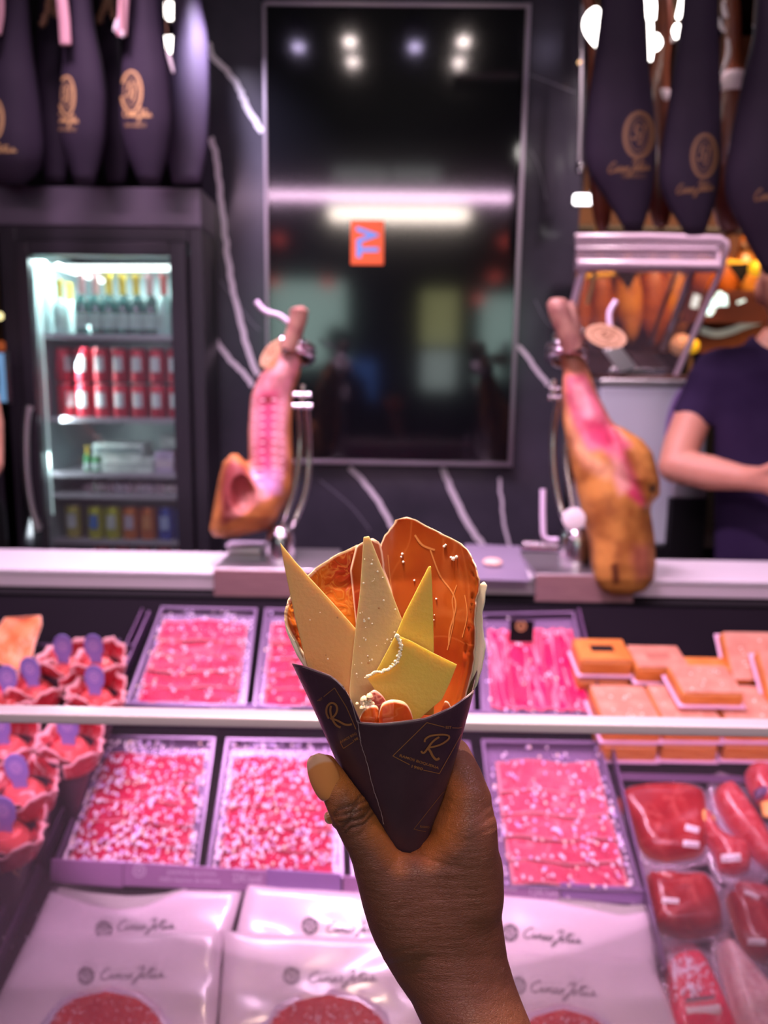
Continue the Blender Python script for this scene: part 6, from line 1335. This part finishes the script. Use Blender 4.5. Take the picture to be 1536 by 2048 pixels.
ctext('RAMOS BOQUERIA', (846, 782), (1178, 892), 26, m_copper); ctext('1980', (948, 872), (1042, 898), 24, m_copper); ctext('EST', (1240, 540), (1288, 542), 22, m_copper)
stroke_set('initial', [(zp([(250, 455), (230, 410), (232, 360), (256, 328), (285, 322), (312, 342), (320, 378), (308, 415), (282, 445), (262, 455)]), 4.0), (zp([(268, 345), (262, 385), (270, 430), (290, 480), (318, 515), (350, 530)]), 4.2), (zp([(262, 452), (320, 470), (380, 502), (420, 508), (444, 500)]), 4.0)], m_copper)
stroke_set('frame', [(zp([(150, 302), (172, 296)]), 1.3), (zp([(205, 268), (298, 193), (400, 360), (480, 545)]), 1.3), (zp([(346, 655), (374, 709), (455, 655)]), 1.3)], m_copper, sm=False)
ctext('RAMOS BOQ', (356, 668), (490, 592), 26, m_copper); ctext('198', (462, 655), (504, 630), 22, m_copper); ctext('EST', (172, 306), (200, 286), 18, m_copper)
stroke_set('frame', [(zp([(1262, 1072), (1216, 1085), (970, 1398), (1072, 1420)]), 1.1)], m_copperd, sm=False)  # lower print in a darker, fainter copper
stroke_set('initial', [(zp([(1218, 1160), (1235, 1180), (1205, 1230), (1175, 1290)]), 1.8)], m_copperd); ctext('RAMO', (1022, 1385), (1100, 1392), 20, m_copperd)

# ham slices and cheese in the cone
m_big = ham_mat('cured_slice', (0.37, 0.080, 0.010), (0.22, 0.020, 0.004), (0.50, 0.15, 0.04), (0.80, 0.50, 0.36), scale=14, vscale=11, rough=0.3, sss=0.3, sssr=0.005, vw=0.014, bump=0.25, vmix=0.35)
m_left = ham_mat('marbled_slice', (0.56, 0.155, 0.010), (0.34, 0.028, 0.008), (0.66, 0.30, 0.06), (0.80, 0.50, 0.32), scale=22, vscale=110, rough=0.3, sss=0.3, sssr=0.005, vw=0.05, bump=0.5, vmix=0.5)
m_liner = M('cream_fat', (0.86, 0.72, 0.58), 0.4, col2=(0.90, 0.78, 0.62), scale=40, sss=0.3, sssr=0.004, bump=0.3)
def back_depth(k):
    def f(x, y):
        D = .42
        for _ in range(8):
            v = P(x, y, D)-CA; t_ = v.dot(ca)/ca.dot(ca); rad = v-ca*t_; w_ = rad.dot(e1); c = rad.dot(e2)
            R = CR*k*(max(t_, 0.1)*0.90 if t_ < 1 else 0.90+0.20*min(1, (t_-1)/0.35)); D += c+math.sqrt(max(0.0, R*R-w_*w_))
        return D
    return f
def jag(pts, a, seed):
    r = random.Random(seed); out = []
    for x, y in smooth_line(pts, 5): out.append((x+r.uniform(-a, a), y+r.uniform(-a, a)))
    return out
bd1, bd2, bd3 = back_depth(1.03), back_depth(.97), back_depth(1.0)
big = [(763, 1085), (773, 1066), (788, 1047), (797, 1035), (824, 1037), (854, 1051), (899, 1075), (923, 1087), (944, 1114), (956, 1144), (960, 1170), (952, 1210), (951, 1269), (948, 1329), (932, 1395)]
t = thing('ham_slice', 'large orange-red cured ham slice standing at the back right of the cone', 'ham slice', P(860, 1250, .43), 'food in the held cone')
px_sheet('slice', jag(big, 1.6, 3)+[(885, 1450), (760, 1450), (745, 1300), (742, 1180)], lambda x, y: bd2(x, y)+0.0015*math.sin(y*.02)+0.0012*math.sin(x*.05), 0.0014, m_big, t, nr=70, nc=48, rimpx=7)
bs_ = bvh_of(t.children[0])
m_cut = M('pale_fat_line', (0.52, 0.20, 0.06), 0.35)
for pts, wd in [([(861, 1100), (880, 1150), (905, 1185), (912, 1215), (900, 1260), (898, 1290)], 3), ([(830, 1070), (845, 1090), (870, 1100)], 4), ([(914, 1170), (905, 1200), (908, 1240), (895, 1300)], 2), ([(776, 1110), (782, 1170), (792, 1215)], 1.6), ([(930, 1190), (935, 1230), (925, 1275)], 2)]:
    mb = MB(); ribbon_px(mb, smooth_line(pts, 5), wd, bs_, 0.0002); mb.build('fat_vein', m_cut, t)
mb = MB()
for x, y, r in [(908, 1118, 5), (914, 1114, 4), (903, 1115, 3), (805, 1108, 3), (803, 1114, 2.5), (807, 1124, 3), (889, 1093, 3.4), (892, 1090, 2.6), (829, 1161, 2.4), (873, 1198, 2.2), (868, 1240, 1.4), (869, 1230, 1.3), (834, 1040, 3)]:
    c = onto(bs_, x, y, 0.0003)
    if c is not None: mb.lathe([(r*.00027, -.0003), (r*.00027*.8, .0004), (r*.00009, .0007)], c, 7, axis=-fwd)
mb.build('salt_flecks', M('salt_fleck', (0.95, 0.88, 0.82), 0.4), t)['kind'] = 'stuff'
t = thing('ham_slice', 'pale fat-edged ham slice folded along the right edge of the cone', 'ham slice', P(955, 1300, .415), 'food in the held cone')
px_sheet('slice', jag([(957, 1166), (974, 1166), (970, 1200), (965, 1240), (971, 1293), (966, 1330), (953, 1371), (938, 1400)], 1.2, 5)+[(900, 1440), (925, 1380), (943, 1300), (946, 1220)], lambda x, y: .412+0.0002*(955-x), 0.0022, m_liner, t, nr=40, nc=8)
t = thing('ham_slice', 'marbled orange ham slice at the back left of the cone', 'ham slice', P(670, 1230, .43), 'food in the held cone')
lft = [(610, 1322), (579, 1265), (569, 1236), (573, 1208), (584, 1184), (618, 1147), (660, 1117), (702, 1096), (716, 1090)]
px_sheet('slice', jag(lft, 1.2, 8)+[(760, 1105), (765, 1300), (740, 1440), (660, 1400)], lambda x, y: bd3(x, y)*1+0.001*math.sin(x*.06), 0.0014, m_left, t, nr=60, nc=44, rimpx=13)
t = thing('ham_slice', 'narrow ruffled ham slice behind the tip of the middle cheese wedge', 'ham slice', P(750, 1150, .44), 'food in the held cone')
px_sheet('slice', jag([(712, 1092), (725, 1084), (744, 1078), (752, 1082), (762, 1090), (770, 1140), (800, 1240)], 1.6, 11)+[(790, 1400), (720, 1400), (712, 1250), (700, 1140)], lambda x, y: bd2(x, y)-0.004, 0.0014, m_big, t, nr=50, nc=16, rimpx=8)
t = thing('ham_slice', 'thin pale rind strip curling down the left inside of the cone', 'ham slice', P(600, 1290, .41), 'food in the held cone')
px_sheet('slice', jag([(568, 1236), (578, 1262), (597, 1290), (618, 1318), (630, 1338)], 0.8, 12)+[(612, 1340), (592, 1308), (572, 1262)], lambda x, y: .409, 0.0015, m_liner, t, nr=20, nc=4)
def cheese_mat(name, a, b, hol=True):
    m = M(name, a, 0.45, col2=b, scale=20, sss=0.45, sssr=0.007, bump=0.10, bscale=500, ramp=(0.3, 0.7)); return m
m_ch1 = cheese_mat('aged_cheese_pale', (0.68, 0.47, 0.19), (0.68, 0.42, 0.16)); m_ch2 = cheese_mat('aged_cheese_grey', (0.60, 0.48, 0.23), (0.56, 0.43, 0.20)); m_ch3 = cheese_mat('yellow_cheese', (0.66, 0.50, 0.07), (0.64, 0.46, 0.09))
def wedge(lab, poly, D, mat, tilt=0.0, holes=(), th_=0.0032, specks=()):
    cx_, cy_ = np.mean([p[0] for p in poly]), np.mean([p[1] for p in poly]); t = thing('cheese_wedge', lab, 'cheese', P(cx_, cy_, D), 'food in the held cone')
    o = prism('cheese', poly, D, th_, mat, t, 0.0004, tilt=lambda x, y: D+tilt*(y-cy_)*.00027); bv = bvh_of(o)
    mb = MB()
    for x, y, r in specks:
        c = onto(bv, x, y, 0.0)
        if c is not None: mb.lathe([(r*.00027, -.0002), (r*.00027*.8, .0003), (r*.00005, .0004)], c, 7, axis=-fwd)
    if mb.v: mb.build('crystals', M('cheese_crystal', (0.92, 0.85, 0.62), 0.4), t, True)['kind'] = 'stuff'
    mb = MB()
    for x, y, r in holes:
        c = onto(bv, x, y, 0.0001)
        if c is not None: mb.lathe([(r*.00027, 0), (r*.00010, .00005)], c, 7, axis=-fwd)
    if mb.v: mb.build('pits', M('cheese_pit', (0.45, 0.25, 0.10), 0.6), t)['kind'] = 'stuff'
    return t
r_ = random.Random(4)
sp = []
while len(sp) < 46:
    y = r_.uniform(1110, 1380); x = r_.uniform(705, 800); lx = np.interp(y, [1075, 1180, 1377], [726, 720, 700]); rx2 = np.interp(y, [1075, 1236], [740, 803])
    if lx+4 < x < rx2-4: sp.append((x, y, r_.uniform(1.0, 2.6)))
wedge('pale cheese wedge leaning out of the left of the cone', [(560, 1085), (590, 1122), (622, 1158), (668, 1208), (714, 1260), (708, 1440), (640, 1400), (612, 1325), (590, 1235), (570, 1140)], .404, m_ch1, 0.08, [(675, 1235, 2), (652, 1310, 1.4)], specks=[(620, 1240, 1.6), (640, 1225, 1.3), (656, 1318, 2)])
wedge('long middle cheese wedge, speckled with white crystals', [(727, 1074), (738, 1072), (743, 1082), (750, 1100), (776, 1166), (804, 1238), (800, 1440), (700, 1440), (699, 1377), (711, 1255), (720, 1180)], .400, m_ch2, 0.05, [(758, 1216, 2.4), (737, 1326, 2.6), (736, 1315, 1.5)], specks=sp)
wedge('short yellow cheese wedge right of the middle one', [(857, 1133), (862, 1132), (864, 1160), (866, 1220), (868, 1304), (868, 1430), (745, 1430), (753, 1341), (791, 1270), (809, 1227)], .396, m_ch3, 0.05)
bite = jag([(732, 1352), (749, 1345), (764, 1341), (779, 1335), (790, 1324), (797, 1309), (800, 1290), (798, 1280), (793, 1270)], 1.3, 21)
wedge('front yellow cheese piece with a bitten crumbly edge', [(793, 1270), (821, 1281), (865, 1305), (914, 1329), (900, 1365), (884, 1399), (850, 1428), (820, 1455), (778, 1455), (763, 1402), (745, 1372)]+bite[:-1], .388, m_ch3, 0.02, th_=0.0036)
mb = MB()
for x, y in bite:
    for _ in range(3): c = P(x+r_.uniform(-1, 4), y+r_.uniform(-1, 3), .3875); r = r_.uniform(.0004, .0009); mb.lathe([(r*.3, -r*.8), (r, -r*.2), (r*.8, r*.5), (r*.2, r*.9)], c, 6)
mb.build('bitten_crumbs', M('pale_crumbs', (0.88, 0.80, 0.55), 0.6), bpy.data.objects['cheese.003'].parent)['kind'] = 'stuff'
# curled ham at the cone mouth
m_curl = ham_mat('curled_ham', (0.60, 0.13, 0.015), (0.46, 0.05, 0.01), (0.75, 0.3, 0.1), (0.85, 0.60, 0.40), scale=60, vscale=40, rough=0.22, sss=0.3, sssr=0.004, vw=0.02, bump=0.4, vmix=0.25)
def curl(lab, path, y2, Dp, mat=None):
    t = thing('ham_slice', lab, 'ham slice', P(*path[0], Dp[0]), 'food in the held cone'); q = smooth_line(path, 8); n = len(q); m = 8; T_ = np.zeros((m+1, n, 3)); B_ = T_.copy(); col = np.zeros((m+1, n))
    for j, (x, y) in enumerate(q):
        D0 = np.interp(j/(n-1), np.linspace(0, 1, len(Dp)), Dp)
        for i in range(m+1):
            v = i/m; yy = y+(y2-y)*v; xx = x+(780-x)*0.12*v; T_[i, j] = P(xx, yy, D0-0.0006*math.sin(v*PI)); B_[i, j] = P(xx, yy, D0+0.0016); col[i, j] = min(1, v*5.5)
    slab('slice', T_, B_, mat or m_curl, t, col); return t
curl('curled orange ham slice at the mouth of the cone, white fat edge', [(757, 1434), (760, 1418), (766, 1406), (780, 1400), (796, 1400), (810, 1405), (820, 1418), (826, 1436)], 1475, (.374, .372, .372, .376, .379))
curl('small folded ham slice at the mouth, left of the curled one', [(718, 1440), (724, 1424), (733, 1414), (742, 1411), (752, 1411), (757, 1418), (754, 1428), (759, 1436)], 1475, (.378, .376, .375, .377, .376))
curl('dark ham fold deep in the cone under the front cheese', [(728, 1400), (738, 1386), (750, 1380), (764, 1390), (772, 1402)], 1440, (.384, .384, .384), ham_mat('dark_fold', (0.25, 0.03, 0.03), (0.35, 0.06, 0.05), (0.7, 0.35, 0.25), (0.6, 0.3, 0.25), scale=90, vscale=80, vw=0.05))
curl('thin ham sliver beside the right rim of the cone', [(886, 1412), (890, 1402), (897, 1404), (902, 1414)], 1440, (.388, .388))
t = thing('fat_crumb', 'crumbly white piece of fat at the left of the cone mouth', 'fat', P(730, 1402, .377)); mb = MB()
for _ in range(26):
    c = P(r_.gauss(733, 7), r_.gauss(1405, 7), .3775+r_.uniform(-.001, .001)); r = r_.uniform(.0007, .0018); mb.lathe([(r*.3, -r*.8), (r, -r*.2), (r*.8, r*.5), (r*.2, r*.9)], c, 7)
o = mb.build('crumbs', M('white_fat', (0.72, 0.55, 0.36), 0.4, sss=0.2), t, True); o['kind'] = 'stuff'

# =================================================================== the hand
m_hand = bpy.data.materials.new('brown_skin'); m_hand.use_nodes = True
def hand_nodes(m):
    nt = m.node_tree; N = nt.nodes; L = nt.links; b = N['Principled BSDF']; b.inputs['Roughness'].default_value = 0.46
    b.inputs['Subsurface Weight'].default_value = 0.12; b.inputs['Subsurface Radius'].default_value = (0.006, 0.002, 0.001); b.inputs['Subsurface Scale'].default_value = 1
    tc = N.new('ShaderNodeTexCoord'); a = N.new('ShaderNodeAttribute'); a.attribute_name = 'Col'
    n = N.new('ShaderNodeTexNoise'); n.inputs['Scale'].default_value = 45; n.inputs['Detail'].default_value = 4; L.new(tc.outputs['Object'], n.inputs['Vector'])
    r = N.new('ShaderNodeMapRange'); r.inputs[3].default_value = 0.78; r.inputs[4].default_value = 1.2; L.new(n.outputs[0], r.inputs[0])
    mx = N.new('ShaderNodeMix'); mx.data_type = 'RGBA'; mx.blend_type = 'MULTIPLY'; mx.inputs['Factor'].default_value = 1; L.new(a.outputs['Color'], mx.inputs['A']); L.new(r.outputs[0], mx.inputs['B']); L.new(mx.outputs['Result'], b.inputs['Base Color'])
    mp = N.new('ShaderNodeMapping'); mp.inputs['Scale'].default_value = (0.55, 1, 1.3); mp.inputs['Rotation'].default_value = (0, 0.5, 0); L.new(tc.outputs['Object'], mp.inputs[0])
    v = N.new('ShaderNodeTexVoronoi'); v.feature = 'DISTANCE_TO_EDGE'; v.inputs['Scale'].default_value = 950; L.new(mp.outputs[0], v.inputs['Vector'])
    mr = N.new('ShaderNodeMapRange'); mr.inputs[2].default_value = 0.12; L.new(v.outputs[0], mr.inputs[0])
    b1 = N.new('ShaderNodeBump'); b1.inputs['Strength'].default_value = 0.55; b1.inputs['Distance'].default_value = 0.00040; L.new(mr.outputs[0], b1.inputs['Height'])
    m2 = N.new('ShaderNodeMapping'); m2.inputs['Scale'].default_value = (0.25, 1, 1.6); m2.inputs['Rotation'].default_value = (0, 0.25, 0); L.new(tc.outputs['Object'], m2.inputs[0])
    n2 = N.new('ShaderNodeTexNoise'); n2.inputs['Scale'].default_value = 260; n2.inputs['Detail'].default_value = 5; L.new(m2.outputs[0], n2.inputs['Vector'])
    b2 = N.new('ShaderNodeBump'); b2.inputs['Strength'].default_value = 0.6; b2.inputs['Distance'].default_value = 0.0009; L.new(n2.outputs[0], b2.inputs['Height']); L.new(b1.outputs[0], b2.inputs['Normal']); L.new(b2.outputs[0], b.inputs['Normal'])
hand_nodes(m_hand)
hd = thing('person', 'brown hand and forearm with a long natural thumbnail, gripping the paper cone', 'person', P(1065, 2298, .373))
thumb = f_caps([(652, 1533, .3925, 23), (668, 1568, .3925, 32), (701, 1621, .392, 42), (735, 1684, .393, 43), (772, 1758, .396, 52), (815, 1850, .399, 62)])
palm = [f_caps([(944, 1790, .400, 56), (937, 1700, .399, 59), (934, 1655, .400, 60), (936, 1600, .403, 47), (925, 1556, .411, 40), (906, 1512, .424, 36), (880, 1494, .440, 32), (830, 1492, .455, 30), (775, 1505, .458, 28), (738, 1528, .448, 24)]),
        f_caps([(902, 1692, .3975, 44), (858, 1734, .3975, 40), (800, 1752, .3975, 46)]), f_caps([(893, 1640, .4045, 24), (912, 1585, .4085, 22)])]
mid = f_caps([(932, 1730, .406, 50), (912, 1650, .428, 38), (860, 1608, .447, 31), (785, 1610, .448, 29), (725, 1624, .434, 27), (684, 1637, .4215, 23)])
ringf = f_caps([(918, 1780, .412, 46), (880, 1706, .436, 33), (808, 1684, .443, 29), (762, 1694, .434, 26), (742, 1712, .424, 24)])
pink = f_caps([(895, 1840, .414, 42), (856, 1775, .434, 30), (800, 1752, .434, 26), (772, 1766, .424, 23)])
bodyl = f_loft([(1698, 800, 960, .405, .004), (1712, 752, 984, .404, .010), (1728, 724, 994, .403, .014), (1746, 718, 998, .402, .0165), (1811, 727, 1001, .402, .019), (1855, 740, 1006, .402, .0195), (1917, 766, 1015, .402, .0195), (1965, 795, 1029, .400, .0195), (2005, 823, 1044, .397, .020), (2048, 843, 1062, .393, .021), (2150, 884, 1108, .385, .023), (2320, 950, 1180, .372, .025)])
tax = np.array([.53, .85]); 
def hand_post(Fv, X, Y, Z):
    # room for the cone
    A_ = np.array([(CA-CAM).dot(RT), (CA-CAM).dot(fwd), (CA-CAM).dot(UP)]); a_ = np.array([ca.dot(RT), ca.dot(fwd), ca.dot(UP)])
    t = ((X-A_[0])*a_[0]+(Y-A_[1])*a_[1]+(Z-A_[2])*a_[2])/(a_ @ a_); tc = np.maximum(t, 0)
    d = np.sqrt((X-A_[0]-tc*a_[0])**2+(Y-A_[1]-tc*a_[1])**2+(Z-A_[2]-tc*a_[2])**2)-tc*CR-0.0007
    Fv = -smin(-Fv, d, 0.0015) if False else np.maximum(Fv, -d)
    px = CX+F*X/Y; py = CY-F*Z/Y; s = (px-652)*tax[0]+(py-1533)*tax[1]; w_ = -(px-652)*tax[1]+(py-1533)*tax[0]
    front = np.clip((.392-Y)/.006, 0, 1)*np.clip(1-np.abs(w_)/60, 0, 1)
    g = 0
    for s0, amp, wd, cv in ((90, .0008, 3.2, .003), (101, .0014, 3.4, .004), (112, .0011, 3.0, .005), (122, .0016, 3.4, .004), (134, .0010, 3.0, .003), (150, .0005, 4, .002)):
        ds = s-s0-3*np.sin(w_*.12+s0)+cv*w_*w_*.5; g = g+amp*np.exp(-(ds/wd)**2)
    Fv = Fv+g*front
    # small folds of the wrist and the heel of the hand
    fold = 0
    for y0, x0, sl_, amp in ((1925, 800, -.18, .0005), (1905, 790, -.25, .0004), (1950, 810, -.12, .0004), (1668, 960, -.5, .0004), (1645, 965, -.6, .0004), (1626, 960, -.6, .0003), (1716, 850, .35, .0008)):
        fold = fold+amp*np.exp(-(((py-y0)-sl_*(px-x0))/4)**2)*np.exp(-((px-x0)/45)**2)
    # gentle tendon relief
    fold = fold-0.0009*np.exp(-((px-905-0.16*(py-1750))/16)**2)*np.clip((py-1700)/80, 0, 1)*np.clip((2000-py)/120, 0, 1)
    return Fv+fold*np.clip((.402-Y)/.006, 0, 1)
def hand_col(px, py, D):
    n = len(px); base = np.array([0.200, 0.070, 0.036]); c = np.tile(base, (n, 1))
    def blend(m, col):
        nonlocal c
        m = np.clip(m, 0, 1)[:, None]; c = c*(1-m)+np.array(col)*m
    blend(inpoly(px, py, [(640, 1500), (700, 1530), (760, 1625), (815, 1695), (800, 1740), (760, 1690), (700, 1640), (655, 1620)], 26)[:, 0]*0.95, (0.60, 0.19, 0.04))  # orange glow of the warm light put into the thumb colour
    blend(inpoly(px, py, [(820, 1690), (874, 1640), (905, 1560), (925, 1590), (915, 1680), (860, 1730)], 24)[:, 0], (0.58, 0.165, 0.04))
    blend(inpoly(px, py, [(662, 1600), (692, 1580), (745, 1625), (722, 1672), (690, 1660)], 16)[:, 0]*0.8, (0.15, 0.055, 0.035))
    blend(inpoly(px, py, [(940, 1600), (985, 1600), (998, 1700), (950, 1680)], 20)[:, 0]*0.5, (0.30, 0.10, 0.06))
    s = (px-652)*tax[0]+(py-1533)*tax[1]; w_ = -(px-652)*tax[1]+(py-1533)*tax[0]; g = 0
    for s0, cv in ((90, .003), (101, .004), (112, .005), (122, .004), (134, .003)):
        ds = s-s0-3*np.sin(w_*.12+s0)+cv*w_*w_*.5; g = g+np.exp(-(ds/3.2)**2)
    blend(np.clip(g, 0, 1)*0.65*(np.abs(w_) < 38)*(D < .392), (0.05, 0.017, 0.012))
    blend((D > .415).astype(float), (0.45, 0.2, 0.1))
    return c
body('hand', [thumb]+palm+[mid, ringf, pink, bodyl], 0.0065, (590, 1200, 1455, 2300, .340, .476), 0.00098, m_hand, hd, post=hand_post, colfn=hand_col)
m_nail = M('natural_nail', (1, 1, 1), 0.14, coat=0.7, vcol=True, bump=0.05, bscale=120)
def nail(pxs, Dc, rad, lab, parent, nU=18, nV=26, tipf=0.30):
    """pxs: rows from cuticle to tip (x, y, half width), D at the crown"""
    rows = smooth_line(pxs, 6); n = len(rows); ax_ = np.array(pxs[-1][:2])-np.array(pxs[0][:2]); ax_ = ax_/np.linalg.norm(ax_); pr = np.array([-ax_[1], ax_[0]])
    T_ = np.zeros((n, nU+1, 3)); B_ = T_.copy(); cl = np.zeros((n, nU+1, 3))
    for i, r in enumerate(rows):
        for j in range(nU+1):
            s = j/nU*2-1; x = r[0]+pr[0]*r[2]*s; y = r[1]+pr[1]*r[2]*s; D = Dc(i/(n-1))-rad*(math.sqrt(max(0, 1-(0.86*s)**2))-1)*1.0
            T_[i, j] = P(x, y, D); B_[i, j] = P(x, y, D+0.0007); u = i/(n-1)+0.07*s*s; k_ = min(1, max(0, (u-(1-tipf))/0.05)); cl[i, j] = np.array([0.86, 0.33, 0.11])*(1-k_)+np.array([0.92, 0.52, 0.35])*k_
    return slab('nail', T_, B_, m_nail, parent, cl)
nail([(664, 1600, 9), (662, 1594, 20), (658, 1580, 27), (651, 1560, 30), (644, 1542, 29), (638, 1528, 25.5), (632, 1516, 19), (629, 1509, 9)], lambda t: .3842-0.0012*t+0.0015*(1-t)**6, 0.0075, '', hd)
o = nail([(672, 1632, 6), (668, 1633, 11), (660, 1635, 13), (653, 1637, 11), (649, 1638, 5)], lambda t: .4165-.001*t, 0.003, '', hd); o['label'] = 'tip of the middle finger nail showing behind the thumb'
